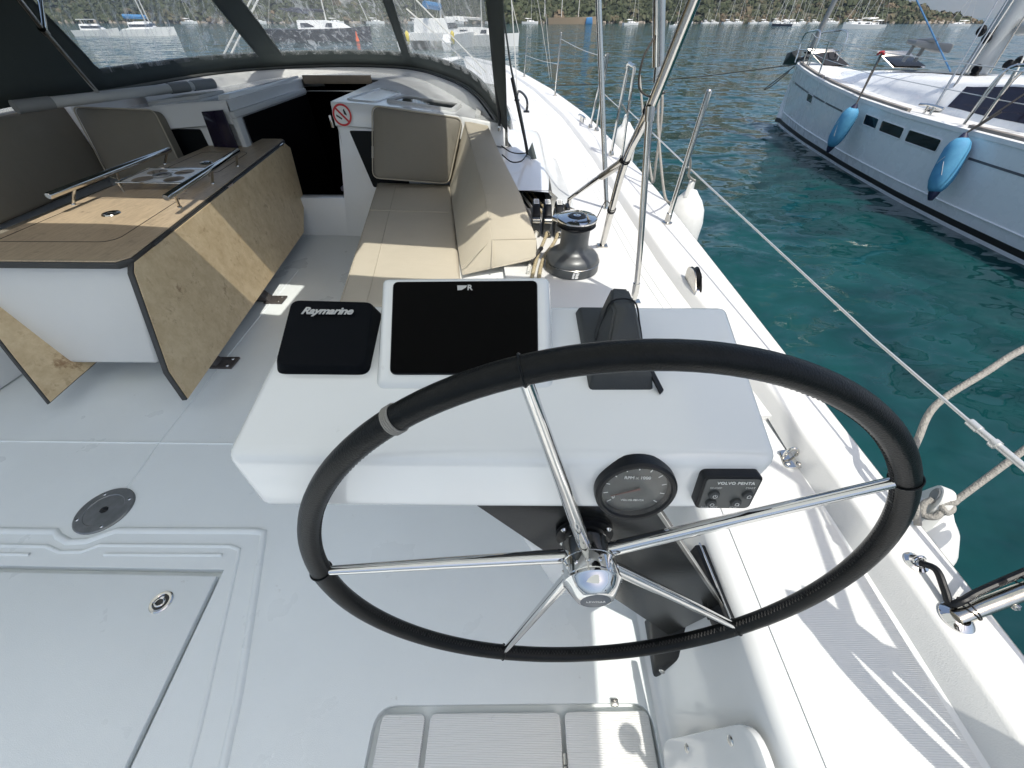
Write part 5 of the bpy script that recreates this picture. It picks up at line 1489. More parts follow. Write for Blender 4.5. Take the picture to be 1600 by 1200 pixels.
b = MB(); b.prism([V((cl0.x + 0.150, cl0.y + yy, 0.430 + 1.3 * zz)) for yy, zz in ((-0.07, 0.0), (0.10, 0.0), (0.10, 0.06), (0.04, 0.10), (-0.03, 0.10))], (0.02, 0, 0), 0.004, 2)
b.build('end_plate', 'black', clt, smooth=40)

def rope(name, pts, r, m, label, cat='rope', n=8, group=None, sm=6):
    b = MB(); b.tube(catmull(pts, sm), r, n)
    return tag(b.build(name, m, smooth=80), label, cat, group)
x = cl0.x
rope('control_line', [(x, 2.0, 0.452), (x, 1.93, 0.45), (x - 0.012, 1.86, 0.441), (x - 0.006, 1.76, 0.439), (x - 0.03, 1.66, 0.439), (x - 0.045, 1.56, 0.439)], 0.008, 'rope_white', 'white line leaving the left rope clutch towards the winch')
rope('control_line', [(x + 0.055, 2.0, 0.452), (x + 0.052, 1.93, 0.452), (x + 0.035, 1.85, 0.452), (x + 0.01, 1.74, 0.452), (x - 0.012, 1.62, 0.450), (x - 0.03, 1.50, 0.440)], 0.0085, 'rope_yellow', 'cream flecked line leaving the middle rope clutch beside the winch')
rope('control_line', [(x + 0.11, 2.0, 0.452), (x + 0.105, 1.92, 0.45), (x + 0.075, 1.82, 0.445), (x + 0.035, 1.72, 0.441), (x + 0.012, 1.60, 0.441), (x, 1.49, 0.441)], 0.0085, 'rope_yellow', 'cream flecked line nearest the winch drum')
rope('dark_line', [(x + 0.02, 1.75, 0.464), (x - 0.005, 1.69, 0.466), (x - 0.03, 1.62, 0.462)], 0.010, 'rope_dark', 'short dark sheathing round the ropes beside the winch')
for k in range(4):
    rope('halyard_tail', [(x + 0.037 * k - 0.01, 2.12, 0.452), (x + 0.037 * k - 0.04, 2.3, 0.445), (x + 0.034 * k - 0.095, 2.52, 0.448), (x + 0.034 * k - 0.13, 2.68, 0.452)], 0.0075, ['rope', 'rope_white', 'rope_yellow', 'rope_yellow'][k],
         ['grey line entering the tail locker, leftmost of four', 'white line entering the tail locker, second of four', 'cream line entering the tail locker, third of four', 'cream line entering the tail locker, nearest the side deck'][k])
rope('thin_cord', [(0.305, 1.68, 0.585), (0.335, 1.70, 0.62), (0.37, 1.735, 0.68), (0.40, 1.745, 0.66)], 0.002, 'rope_dark', 'thin dark cord looping from the bimini leg to the winch', 'cord')

# turning block on the bulwark
tbk = thing('turning_block', 'dark grey turning block with chrome sheave on the side deck', 'block', (0.71, 1.40, 0.44))
b = MB(); L = rounded([V((0.694, 1.34, 0.430)), V((0.694, 1.47, 0.430)), V((0.700, 1.50, 0.51)), V((0.700, 1.42, 0.525)), V((0.696, 1.35, 0.47))], 0.03, 5); b.prism(L, (0.005, 0, 0), 0.0015, 1); b.build('cheek', 'steel_dull', tbk)
b = MB(); b.prism([lerp(p, V((0.7, 1.44, 0.48)), 0.16) + V((0.026, 0, 0)) for p in L], (0.005, 0, 0), 0.0015, 1); b.build('cheek', 'black', tbk)
b = MB(); b.box((0.711, 1.405, 0.436), (0.05, 0.14, 0.012), 0.003); b.build('base', 'steel_dull', tbk)
b = MB(); b.lathe([(0.010, 0.0), (0.044, 0.0), (0.037, 0.010), (0.044, 0.020), (0.010, 0.020)], (0.7035, 1.445, 0.482), (1, 0, 0), n=28); b.build('sheave', 'black', tbk)
b = MB(); b.lathe([(0, 0.048), (0.008, 0.047), (0.011, 0.043), (0.011, -0.002)], (0.70, 1.445, 0.482), (1, 0, 0), n=16); b.lathe([(0, 0.0), (0.018, 0.002), (0.018, 0.012), (0, 0.014)], (0.706, 1.375, 0.452), (1, 0, 0), n=16); b.build('pin', 'chrome', tbk)
# pad eye by the console
pe = thing('pad_eye', 'small polished pad eye screwed to the helm seat beside the console', 'pad eye', (0.718, 0.60, 0.4135))
b = MB(); pp = rounded([V((0.690, 0.575, 0.4135)), V((0.742, 0.575, 0.4135)), V((0.735, 0.632, 0.4135)), V((0.700, 0.632, 0.4135))], 0.014, 5); b.prism(pp, (0, 0, 0.004), 0.0012, 1); b.build('base', 'steel', pe)
b = MB(); b.tube(catmull([(0.702, 0.610, 0.415), (0.706, 0.612, 0.437), (0.718, 0.613, 0.446), (0.730, 0.612, 0.437), (0.734, 0.610, 0.415)], 5), 0.0045, 8); b.build('eye', 'steel', pe)
for x_ in (0.702, 0.730):
    b = MB(); b.lathe([(0, 0.0055), (0.004, 0.005), (0.0065, 0.003), (0.0065, 0)], (x_, 0.588, 0.4155), n=12); b.build('screw', 'steel_dull', pe)

# grab rail on the cabin side
gr = thing('grab_rail', 'black grab rail on the side deck forward of the sprayhood', 'grab rail', (0.03, 6.0, 0.43))
b = MB(); b.tube(catmull([(0.075, 5.58, 0.43), (0.085, 5.60, 0.50), (0.07, 5.75, 0.545), (0.02, 6.1, 0.555), (-0.03, 6.4, 0.53), (-0.045, 6.45, 0.43)], 5), 0.014, 10); b.build('rail', 'black', gr)
b = MB(); b.box((0.075, 5.58, 0.434), (0.07, 0.10, 0.010), 0.003); b.build('foot', 'black', gr)
b = MB(); b.box((-0.045, 6.45, 0.434), (0.07, 0.10, 0.010), 0.003); b.build('foot', 'black', gr)
# cabin side window (dark triangle) on the trunk side
b = MB()
cw = [(3.55, 0.58), (3.95, 0.60), (4.4, 0.66), (3.9, 0.68), (3.55, 0.66)]
def side_pt(y, z):
    c = CX + trunk_half(y); zt = roof_z(c) - 0.08
    t = (zt - z) / (zt - 0.425)
    return V((c + 0.06 + 0.19 * t + 0.004, y, z + 0.003))
b.face([side_pt(y, z) for y, z in cw]); cwo = b.build('cabin_window', 'window', smooth=0); tag(cwo, 'narrow dark window in the white cabin side ahead of the coaming', 'window')

# ================================================================== STANCHIONS, LIFELINES, FENDERS
def stanchion(p, q, label, r=0.0115, group=None, m='steel'):
    p, q = V(p), V(q)
    o = thing('stanchion', label, 'stanchion', tuple(p), group)
    b = MB(); b.tube([p + V((0, 0, 0.0)), q - (q - p).normalized() * 0.006, q], [r, r, r * 0.6], 12); b.build('tube', m, o)
    b = MB(); b.lathe([(0.026, 0.0), (0.026, 0.005), (0.016, 0.010), (0.0145, 0.05), (r, 0.052)], p, n=18); b.build('base', 'steel_dull', o)
    return o
st1 = stanchion((0.785, 2.074, 0.462), (0.810, 2.074, 1.028), 'bare stanchion standing nearest the helm on the side deck edge', 0.0125)
def gate(p0, p1, q0, q1, label):
    o = thing('gate_stanchion', label, 'stanchion', p0)
    p0, p1, q0, q1 = map(V, (p0, p1, q0, q1))
    b = MB(); b.tube(catmull([p0, lerp(p0, q0, 0.5), lerp(p0, q0, 0.93), q0 + V((0, -0.01, 0.012)), lerp(q0, q1, 0.5) + V((0, 0, 0.008)), q1 + V((0, 0.01, 0))], 5), 0.0115, 10); b.build('tube', 'steel', o)
    b = MB(); b.tube([p1, q1], 0.0105, 10); b.build('brace', 'steel', o)
    b = MB(); b.lathe([(0.024, 0.0), (0.024, 0.006), (0.014, 0.03)], p0, n=14); b.lathe([(0.024, 0.0), (0.024, 0.006), (0.014, 0.03)], p1, n=14); b.build('base', 'steel_dull', o)
    return o
gate((0.722, 3.46, 0.462), (0.778, 3.32, 0.462), (0.742, 3.46, 1.005), (0.757, 3.32, 1.012), 'braced gate stanchion by the first white fender forward of the helm')
gate((0.692, 4.50, 0.462), (0.732, 4.35, 0.462), (0.758, 4.50, 1.0), (0.748, 4.35, 1.02), 'braced gate stanchion half hidden behind the tall steel pole')
stanchion((0.48, 6.62, 0.462), (0.510, 6.62, 1.115), 'tall forward stanchion standing beside the far side deck')
stanchion((0.066, 8.99, 0.462), (0.110, 8.99, 1.0), 'farthest short stanchion on the side deck, right of the sprayhood')
# small windlass-like mooring cleats
def cleat(c, ang, label):
    o = thing('mooring_cleat', label, 'cleat', c)
    d_ = V((math.cos(ang), math.sin(ang), 0)); c = V(c)
    b = MB(); b.tube(catmull([c - d_ * 0.11 + V((0, 0, 0.045)), c - d_ * 0.06 + V((0, 0, 0.05)), c + V((0, 0, 0.052)), c + d_ * 0.06 + V((0, 0, 0.05)), c + d_ * 0.11 + V((0, 0, 0.045))], 4), 0.011, 10); b.build('horn', 'steel', o)
    b = MB(); b.tube([c - d_ * 0.035, c - d_ * 0.03 + V((0, 0, 0.05))], 0.013, 10); b.tube([c + d_ * 0.035, c + d_ * 0.03 + V((0, 0, 0.05))], 0.013, 10); b.build('leg', 'steel', o)
cleat((0.64, 4.78, 0.462), 1.75, 'polished mooring cleat on the side deck edge')

wire = lambda name, pts, r, label, m='wire': rope(name, pts, r, m, label, 'lifeline', 6, None, 4)
b = MB(); b.tube([(0.822, 2.055, 0.722), (0.857, 1.4, 0.695), (0.885, 0.78, 0.672), (0.8935, 0.50, 0.6735)], 0.0034, 8); b.tube([(0.8935, 0.50, 0.6735), (0.90, 0.40, 0.674), (0.92, 0.0, 0.66)], 0.0062, 10); b.tube([(0.8945, 0.462, 0.6735), (0.895, 0.452, 0.6735)], 0.0092, 10); b.tube([(0.893, 0.512, 0.6735), (0.8937, 0.49, 0.6735)], 0.0078, 10)
tag(b.build('lifeline', 'wire', smooth=60), 'white lifeline with a turnbuckle running aft over the water', 'lifeline')
wire('lifeline', [(0.822, 2.09, 0.722), (0.80, 2.7, 0.745), (0.765, 3.33, 0.775)], 0.0034, 'lower lifeline between the bare stanchion and the braced gate')
wire('lifeline', [(0.742, 3.46, 0.76), (0.755, 3.9, 0.75), (0.742, 4.35, 0.76)], 0.003, 'lower lifeline between the two braced gates')
wire('lifeline', [(0.758, 4.50, 0.99), (0.65, 5.5, 1.0), (0.509, 6.62, 1.05)], 0.003, 'upper lifeline running forward from the far braced gate')
wire('lifeline', [(0.50, 6.62, 0.80), (0.3, 7.9, 0.76), (0.09, 8.99, 0.76)], 0.003, 'lower lifeline to the farthest stanchion')
# shrouds of the own rig seen forward
rope('shroud', [(0.518, 7.887, 0.465), (0.47, 7.79, 0.70), (0.37, 7.6, 1.165), (0.1, 7.0, 2.6)], 0.0055, 'steel', 'steel shroud with a bottlescrew rising from the forward side deck', 'shroud', 8, None, 3)
rope('shroud', [(0.49, 7.95, 0.465), (0.42, 7.85, 0.75), (0.23, 7.5, 1.40), (-0.15, 6.9, 2.6)], 0.0055, 'steel', 'slanting steel shroud crossing beside the bottlescrew', 'shroud', 8, None, 3)
rope('inner_shroud', [(-0.04, 6.28, 0.45), (-0.055, 6.21, 0.72), (-0.11, 6.0, 1.39), (-0.19, 5.65, 2.4)], 0.0065, 'rope_white', 'pale rope covered shroud rising just right of the sprayhood', 'shroud', 8, None, 3)
rope('jib_sheet', [(-3.75, 6.2, 0.86), (-3.11, 6.2, 1.40), (-2.2, 6.2, 2.2)], 0.009, 'rope_white', 'upper pale sheet seen slanting through the left vinyl window', 'rope', 6, None, 2)
rope('jib_sheet', [(-3.65, 6.18, 0.86), (-3.02, 6.18, 1.40), (-2.1, 6.18, 2.2)], 0.009, 'rope_white', 'lower pale sheet seen slanting through the left vinyl window', 'rope', 6, None, 2)
b = MB(); b.lathe([(0, -0.02), (0.05, -0.018), (0.06, 0), (0.05, 0.018), (0, 0.02)], (-3.74, 6.18, 0.85), (0.2, 1, 0.2), n=18); tag(b.build('sheet_block', 'sleeve', smooth=50), 'round grey block at the foot of the sheets behind the left window', 'block')
rope('guy_line', [(-1.17, 6.0, 1.39), (-0.528, 6.0, 0.861), (-0.42, 6.0, 0.76)], 0.008, 'rope_white', 'upper pale line slanting down through the right vinyl window', 'rope', 6, None, 2)
rope('guy_line', [(-1.30, 6.05, 1.32), (-0.60, 6.05, 0.82), (-0.48, 6.05, 0.74)], 0.008, 'rope_white', 'lower pale line slanting down through the right vinyl window', 'rope', 6, None, 2)

def fender(eye, label, L=0.62, R=0.115, tilt=(0, 0, -1)):
    eye = V(eye); d_ = V(tilt).normalized()
    o = thing('white_fender', label, 'fender', tuple(eye), None)
    b = MB()
    b.lathe([(0.0, 0.045), (0.030, 0.05), (0.045, 0.07), (0.072, 0.10), (0.100, 0.15), (R, 0.22), (R, L - 0.16), (0.095, L - 0.09), (0.05, L - 0.03), (0.03, L), (0, L + 0.005)], eye - d_ * 0.0, d_, n=36)
    b.build('body', 'fender', o, smooth=60)
    b = MB()
    for s_ in (-1,):
        u_ = V((0.55, 0.83, 0)) if abs(d_.z) > 0.9 else V((0, 0.8, 0.6))
        b.prism(rounded([eye + d_ * 0.085 - u_ * 0.055, eye + d_ * 0.085 + u_ * 0.055, eye + d_ * 0.0 + u_ * 0.026, eye - d_ * 0.012, eye - u_ * 0.026], 0.012, 4), u_.cross(d_) * 0.024, 0.004, 2)
    b.build('eye_lug', 'fender', o, smooth=40)
    b = MB(); b.lathe([(0.010, 0.0), (0.016, 0.002), (0.018, 0.0)], eye + d_ * 0.014 + u_.cross(d_) * 0.0255, u_.cross(d_), n=18)
    b.lathe([(0, 0.0004), (0.011, 0.0004)], eye + d_ * 0.014 + u_.cross(d_) * 0.0255, u_.cross(d_), n=14); b.build('eye', 'sleeve', o)
    return o
fender((1.0, 2.40, 0.575), 'white fender hanging outside the bare stanchion nearest the helm')
fender((0.955, 4.12, 0.62), 'white fender hanging by the braced gate stanchion farther forward')
fender((0.985, 0.465, 0.47), 'white fender hanging beyond the wheel with a knotted rope through its eye', 0.6, 0.118)
rope('fender_line', [(1.0, 2.40, 0.575), (0.93, 2.33, 0.62), (0.865, 2.18, 0.70), (0.815, 2.09, 0.76), (0.80, 2.074, 0.77)], 0.0065, 'rope', 'grey line tying the near white fender to the bare stanchion')
rope('hanging_line', [(0.80, 3.32, 0.97), (0.84, 3.1, 0.72), (0.87, 2.85, 0.52), (0.875, 2.74, 0.47), (0.85, 2.7, 0.6), (0.83, 2.74, 0.85), (0.80, 2.8, 1.0), (0.81, 2.7, 0.8), (0.86, 2.45, 0.5), (0.90, 2.4, 0.45)], 0.0075, 'rope', 'grey line looped over the lifeline between the stanchions')
rope('fender_line', [(0.955, 4.12, 0.62), (0.88, 4.0, 0.70), (0.79, 3.7, 0.76)], 0.006, 'rope', 'grey line holding the farther white fender')
# ropes at the pushpit
rope('mooring_line', [(0.858, 0.40, 0.468), (0.846, 0.445, 0.52), (0.852, 0.50, 0.56), (0.885, 0.545, 0.582), (0.93, 0.60, 0.628), (1.02, 0.64, 0.69), (1.13, 0.685, 0.745), (1.5, 0.8, 0.90)], 0.0068, 'rope', 'thick grey braided mooring line curving up over the water by the wheel rim', n=10)
rope('fender_line', [(0.967, 0.447, 0.452), (1.0, 0.466, 0.478), (1.10, 0.522, 0.573), (1.4, 0.69, 0.84)], 0.0066, 'rope', 'grey rope rising from a knot above the white fender beyond the wheel', n=10)
kn = rope('knot', [(0.958, 0.452, 0.448), (0.975, 0.462, 0.462), (0.982, 0.448, 0.452), (0.962, 0.438, 0.450), (0.958, 0.454, 0.458), (0.976, 0.452, 0.470), (0.984, 0.462, 0.456), (0.968, 0.468, 0.446)], 0.0064, 'rope', 'bulky grey knot in the rope above the white fender', 'knot', 10)
rope('rope_loop', [(0.962, 0.447, 0.450), (0.945, 0.435, 0.437), (0.931, 0.445, 0.428), (0.94, 0.465, 0.44), (0.955, 0.470, 0.452)], 0.007, 'rope', 'small grey rope loop threaded through the fender eye', 'rope')

# pushpit tube with its cable
pp_ = thing('pushpit', 'polished pushpit tube with a black cable tied along it', 'guard rail', (0.80, 0.225, 0.462))
PP = [V((0.800, 0.225, 0.462)), V((0.835, 0.236, 0.461 + 0.018)), V((1.04, 0.292, 0.47)), V((1.30, 0.34, 0.62)), V((1.36, 0.32, 1.0))]
PP = [V((0.800, 0.224, 0.462)), V((0.845, 0.238, 0.480)), V((0.93, 0.262, 0.53)), V((0.985, 0.278, 0.575)), V((1.05, 0.30, 0.64)), V((1.02, 0.05, 0.95)), V((0.95, -0.6, 1.0)), V((0.95, -1.8, 1.0))]
b = MB(); b.tube(catmull(PP, 6), 0.0132, 16); pt_ = b.build('tube', mat('salt_dulled_stainless', (0.62, 0.60, 0.54), 0.17, 1.0, var=(22, 0.8, (0.46, 0.43, 0.37))), pp_)
b = MB(); b.lathe([(0.026, 0.0), (0.026, 0.004), (0.021, 0.008), (0.015, 0.011)], PP[0], n=28); b.build('base_flange', 'chrome', pp_)
b = MB(); b.lathe([(0, -0.022), (0.005, -0.021), (0.008, -0.016), (0.006, -0.012)], lerp(PP[1], PP[2], 0.45) + V((0, -0.0, 0)), (-0.2, 0.85, 0.4), n=12); b.build('set_screw', 'steel', pt_)
b = MB(); b.tube(catmull([V((0.800, 0.318, 0.472)), V((0.806, 0.300, 0.486)), V((0.803, 0.268, 0.478)), V((0.800, 0.245, 0.472)), V((0.812, 0.246, 0.486)), V((0.842, 0.258, 0.498)), V((0.93, 0.286, 0.545)), V((0.985, 0.300, 0.592)), V((1.04, 0.32, 0.655))], 6), 0.0062, 10); b.build('cable', 'black', pp_)
b = MB()
for p in (lerp(PP[0], PP[1], 0.55), lerp(PP[1], PP[2], 0.75)):
    d_ = (PP[2] - PP[1]).normalized(); u_ = d_.orthogonal().normalized(); w_ = d_.cross(u_)
    b.tube([p + V((0, 0.005, 0.003)) + (u_ * math.cos(a) * 0.0185 + w_ * math.sin(a) * 0.0195) for a in np.linspace(0, 6.28, 18)[:-1]], 0.0016, 5, closed=True)
b.build('cable_tie', 'black', pp_)
# deck eye where the cable goes through
de = thing('cable_gland', 'round chrome cable gland on the bulwark aft of the fender', 'cable gland', (0.80, 0.322, 0.462))
b = MB(); b.lathe([(0.020, 0), (0.020, 0.003), (0.014, 0.006), (0.012, 0.003)], (0.80, 0.322, 0.462), n=24); b.tube([V((0.80, 0.322, 0.468)) + V((0.010 * math.cos(a), 0.004 * math.sin(a), 0.010 * math.sin(a) + 0.004)) for a in np.linspace(0, 6.28, 16)[:-1]], 0.003, 8, closed=True); b.build('ring', 'chrome', de)
# coil of line hanging on the pushpit (mostly outside the picture, casts the tangled shadow)
cs = V((0.765, -0.065, 0.80))
b = MB()
pts = []
dv = V((0.53, -0.85, 0)).normalized()
for k in range(9 * 18):
    a = k / 18 * 2 * math.pi
    j = k // 18
    L_ = 0.105 + 0.02 * math.sin(j * 2.1)
    w_ = 0.028 + 0.012 * math.sin(j * 1.3 + 0.5)
    pts.append(cs + dv * (L_ * math.cos(a) + 0.02 * math.sin(j * 1.7)) + V((0.85, 0.53, 0)) * (w_ * math.sin(a) + 0.022 * math.sin(j * 2.6)) + V((0, 0, -0.16 * math.cos(a) * 0.8 + 0.01 * math.sin(j * 3))))
b.tube(pts, 0.0085, 6); tag(b.build('rope_coil', 'rope', smooth=80), 'coil of grey rope hung on the stern arch', 'rope coil')
ar = thing('stern_arch', 'steel stern arch tubes aft of the helm seat', 'arch', (0.85, -0.5, 0.45))
b = MB(); b.tube(catmull([(0.755, -0.02, 0.80), (0.763, -0.027, 0.914), (0.89, -0.06, 1.3), (1.026, -0.097, 1.714), (1.12, -0.13, 2.0)], 4), 0.013, 10); b.build('tube', 'steel', ar)
b = MB(); b.tube(catmull([(0.80, -0.30, 0.46), (0.82, -0.12, 0.75), (0.842, -0.055, 0.914), (0.95, -0.085, 1.35), (1.06, -0.114, 1.714), (1.035, -0.06, 1.80), (0.95, 0.0, 1.9)], 4), 0.013, 10); b.build('tube', 'steel', ar)
b = MB(); b.tube([(0.763, -0.027, 0.914), (0.842, -0.055, 0.914)], 0.011, 8); b.build('crossbar', 'steel', ar)
b = MB(); b.tube([(0.81, 0.199, 0.814), (0.954, 0.203, 1.314), (1.12, 0.20, 1.9)], 0.0035, 6)
for t in (0.04, 0.10, 0.16, 0.55):
    p = lerp((0.81, 0.199, 0.814), (0.954, 0.203, 1.314), t); b.lathe([(0, -0.014), (0.008, -0.006), (0.008, 0.006), (0, 0.014)], p, (0.28, 0.0, 0.96), n=8)
b.build('chain', 'steel', ar)
sl = thing('shadow_disk', 'round stern lamp on a thin stalk, added aft of the wheel to cast a shadow', 'disk', (0.45, -0.5, 0.4))  # unseen disc on a stalk, added to cast the round shadow on the sole
b = MB(); b.lathe([(0, -0.012), (0.024, -0.01), (0.026, 0), (0.024, 0.01), (0, 0.012)], (0.47, -0.255, 0.75), SUN, n=24); b.build('disk_head', 'black', sl)
b = MB(); b.tube([(0.484, -0.272, 0.742), (0.56, -0.36, 0.70), (0.57, -0.37, 0.42)], 0.007, 8); b.build('stalk', 'steel', sl)

# ================================================================== NEIGHBOURING YACHT
ny = thing('neighbour_yacht', 'big white sailing yacht moored alongside with black hull windows', 'sailing yacht', (7.2, 6.0, WL))
def ncx(y): return 6.93 + (12.55 - y) * 0.055
NY = [-3.0, -1.0, 1.0, 3.0, 4.5, 5.5, 6.5, 7.98, 9.2, 10.15, 11.2, 12.0, 12.45, 12.62]
NWL = [6.65, 6.35, 6.12, 5.96, 5.915, 5.918, 5.96, 6.12, 6.30, 6.45, 6.66, 6.84, 6.96, 6.99]
NDY = [-3.0, -1.0, 1.0, 3.0, 5.15, 6.2, 7.25, 8.4, 9.6, 10.6, 11.4, 12.0, 12.4, 12.6]
NDX = [6.42, 6.16, 5.93, 5.79, 5.755, 5.775, 5.82, 5.90, 6.06, 6.26, 6.46, 6.64, 6.80, 6.90]
NDZ = [0.16, 0.165, 0.17, 0.175, 0.185, 0.185, 0.19, 0.225, 0.285, 0.335, 0.38, 0.405, 0.42, 0.425]
def nd(y): return itp(y, NDY, NDX), itp(y, NDY, NDZ)
def nside(y, t, off=0.0):
    """point on the hull side: t=0 waterline, 1 deck edge; slight chine at t~.25"""
    xd, zd = nd(y); xw = itp(y, NY, NWL)
    bulge = (0.030 if t > 0.24 else 0.030 * t / 0.24) * min(1, max(0, (12.5 - y) / 2))
    x = xw + (xd - xw) * t - bulge * (1 - max(0, t - 0.24) / 0.76) 
    z = WL + (zd - WL) * t
    return V((x - off, y, z))
yy = list(np.arange(-3.0, 12.3, 0.3)) + [12.3, 12.45, 12.55]
Tt = [-0.35, -0.1, 0.0, 0.06, 0.12, 0.24, 0.25, 0.45, 0.7, 0.9, 0.97, 1.0]
def hull_rows(ts):
    return [[nside(y, t) if t >= 0 else V((nside(y, 0).x + 0.5 * -t, y, WL + 1.2 * t)) for t in ts] for y in yy]
b = MB()
R = hull_rows([t for t in Tt if t >= 0.12 - 1e-9])
b.loft(R)
b.loft([[V((2 * ncx(p.y) - p.x, p.y, p.z)) for p in r] for r in R])
b.loft([R[-1], [V((ncx(12.62), 12.62 + 0.03 * k / len(R[-1]), p.z)) for k, p in enumerate(R[-1])], [V((2 * ncx(p.y) - p.x, p.y, p.z)) for p in R[-1]]])
hl_ = b.build('hull', 'nhull', ny, smooth=20)
b = MB(); R = hull_rows([0.045, 0.09, 0.12]); b.loft(R); b.loft([[V((2 * ncx(p.y) - p.x, p.y, p.z)) for p in r] for r in R]); b.build('boot_stripe', 'boot', hl_)
b = MB(); R = hull_rows([0.0, 0.045]); b.loft(R); b.build('waterline_band', 'nhull', hl_)
b = MB(); R = hull_rows([-0.6, -0.35, -0.1, 0.0]); b.loft(R); b.loft([[V((2 * ncx(p.y) - p.x, p.y, p.z)) for p in r] for r in R]); b.build('underwater_hull', 'antifoul', hl_)
# chine strip and sheer stripe
b = MB(); b.tube([nside(y, 0.25, 0.004) for y in np.arange(-3, 12.3, 0.3)], 0.012, 6); b.build('chine', 'far_white', hl_)
b = MB()
b.loft([[nside(y, 0.745, 0.003), nside(y, 0.77, 0.003)] for y in np.arange(8.8, 12.3, 0.3)])
b.loft([[nside(y, 0.745, 0.003), nside(y, 0.77, 0.003)] for y in np.arange(-3, 6.0, 0.3)]); b.build('sheer_stripe', 'stripe', hl_)
# deck
b = MB()
rows = []
for y in yy:
    xd, zd = nd(y); c = ncx(y)
    rows.append([V((xd + (2 * c - 2 * xd) * k / 8, y, zd + 0.012 + 0.05 * math.sin(math.pi * k / 8))) for k in range(9)])
b.loft(rows); b.build('deck', 'deck', ny, smooth=40)
b = MB(); b.loft([[nside(y, 1.0, -0.0) + V((dx, 0, dz)) for dx, dz in ((-0.006, -0.03), (-0.008, 0.02), (0.02, 0.032), (0.06, 0.02))] for y in yy]); b.build('gunwale', 'far_white', ny)
for (ya, yb) in ((10.2, 12.2), (7.15, 10.1), (-2.5, 6.0)):
    b = MB(); b.loft([[nside(y, 1.0) + V((dx, 0, dz)) for dx, dz in ((0.03, 0.02), (0.03, 0.062), (0.085, 0.066), (0.085, 0.02))] for y in np.linspace(ya, yb, 16)], caps=True); b.build('toe_rail', 'toerail', ny, smooth=30)
# hull windows
for (ya, yb, ta, tb_) in ((10.62, 10.28, 0.64, 0.76), (8.02, 7.63, 0.72, 0.855), (7.54, 6.98, 0.715, 0.855), (6.88, 6.22, 0.71, 0.855)):
    P = rounded([nside(ya, tb_, 0.004), nside(ya, ta, 0.004), nside(yb, ta, 0.004), nside(yb, tb_, 0.004)], 0.03, 3)
    b = MB(); b.face(P); wv = b.build('hull_window', 'window', ny, smooth=0)
    b = MB(); b.tube([p + V((-0.002, 0, 0)) for p in P], 0.007, 6, closed=True); b.build('frame', 'far_white', wv)
# coachroof
CR = [(11.2, 0.06, 0.30), (10.6, 0.30, 0.40), (9.8, 0.50, 0.47), (9.0, 0.62, 0.52), (8.2, 0.72, 0.57), (7.4, 0.80, 0.60), (6.9, 0.84, 0.63), (6.3, 0.90, 0.70), (5.2, 0.96, 0.75), (3.5, 1.0, 0.78), (1.5, 0.98, 0.78)]
b = MB(); rows = []
for y, hw, zt in CR:
    c = ncx(y); zd = nd(y)[1] + 0.03
    rows.append([V((c - hw - 0.16, y, zd)), V((c - hw - 0.03, y, zt - 0.07)), V((c - hw + 0.05, y, zt - 0.015)), V((c - hw * 0.5, y, zt + 0.02)), V((c, y, zt + 0.03)), V((c + hw * 0.5, y, zt + 0.02)), V((c + hw - 0.05, y, zt - 0.015)), V((c + hw + 0.03, y, zt - 0.07)), V((c + hw + 0.16, y, zd))])
b.loft(rows); b.face(rows[0]); b.face(rows[-1]); b.build('coachroof', 'nhull', ny, smooth=35)
b = MB()
P = []
def crs(y, t, off=0.006):
    i = next(k for k in range(len(CR) - 1) if CR[k][0] >= y >= CR[k + 1][0])
    f = (CR[i][0] - y) / (CR[i][0] - CR[i + 1][0])
    return lerp(lerp(rows[i][0], rows[i][1], t), lerp(rows[i + 1][0], rows[i + 1][1], t), f) + V((-off, 0, 0.003))
b.loft([[crs(y, 0.18 + 0.06 * (y > 6.6)), crs(y, 0.94)] for y in (7.0, 6.9, 6.3, 5.2, 3.5, 2.2)]); b.build('cabin_window', 'acrylic', ny, smooth=0)
b = MB()
b.face([rows[5][3] + V((-0.05, 0, 0.012)), rows[5][4] + V((-0.1, 0, 0.012)), rows[3][4] + V((-0.1, 0.1, 0.012)), rows[3][3] + V((-0.05, 0.1, 0.012))]); b.build('roof_window', 'window', ny, smooth=0)
# deck hatches, open
def open_hatch(y, x, zb, w, h, lean, label=None):
    b = MB(); b.hexa([V((x, y, zb)), V((x + w, y - 0.05, zb)), V((x + w, y - 0.05 + 0.02, zb)), V((x, y + 0.02, zb)), V((x - lean, y + 0.30, zb + h)), V((x - lean + w, y + 0.25, zb + h)), V((x - lean + w, y + 0.27, zb + h)), V((x - lean, y + 0.32, zb + h))], 0.01)
    o = b.build('deck_hatch', 'steel_dull', ny)
    b = MB(); b.hexa([V((x + 0.03, y - 0.012, zb + 0.03)), V((x + w - 0.03, y - 0.06, zb + 0.03)), V((x + w - 0.03, y - 0.055, zb + 0.03)), V((x + 0.03, y - 0.007, zb + 0.03)), V((x - lean + 0.03, y + 0.28, zb + h - 0.03)), V((x - lean + w - 0.03, y + 0.23, zb + h - 0.03)), V((x - lean + w - 0.03, y + 0.235, zb + h - 0.03)), V((x - lean + 0.03, y + 0.285, zb + h - 0.03))]); b.build('pane', 'window', o)
open_hatch(11.55, 6.95, 0.43, 0.58, 0.30, 0.36)
open_hatch(9.75, 7.22, 0.54, 0.60, 0.24, 0.28)
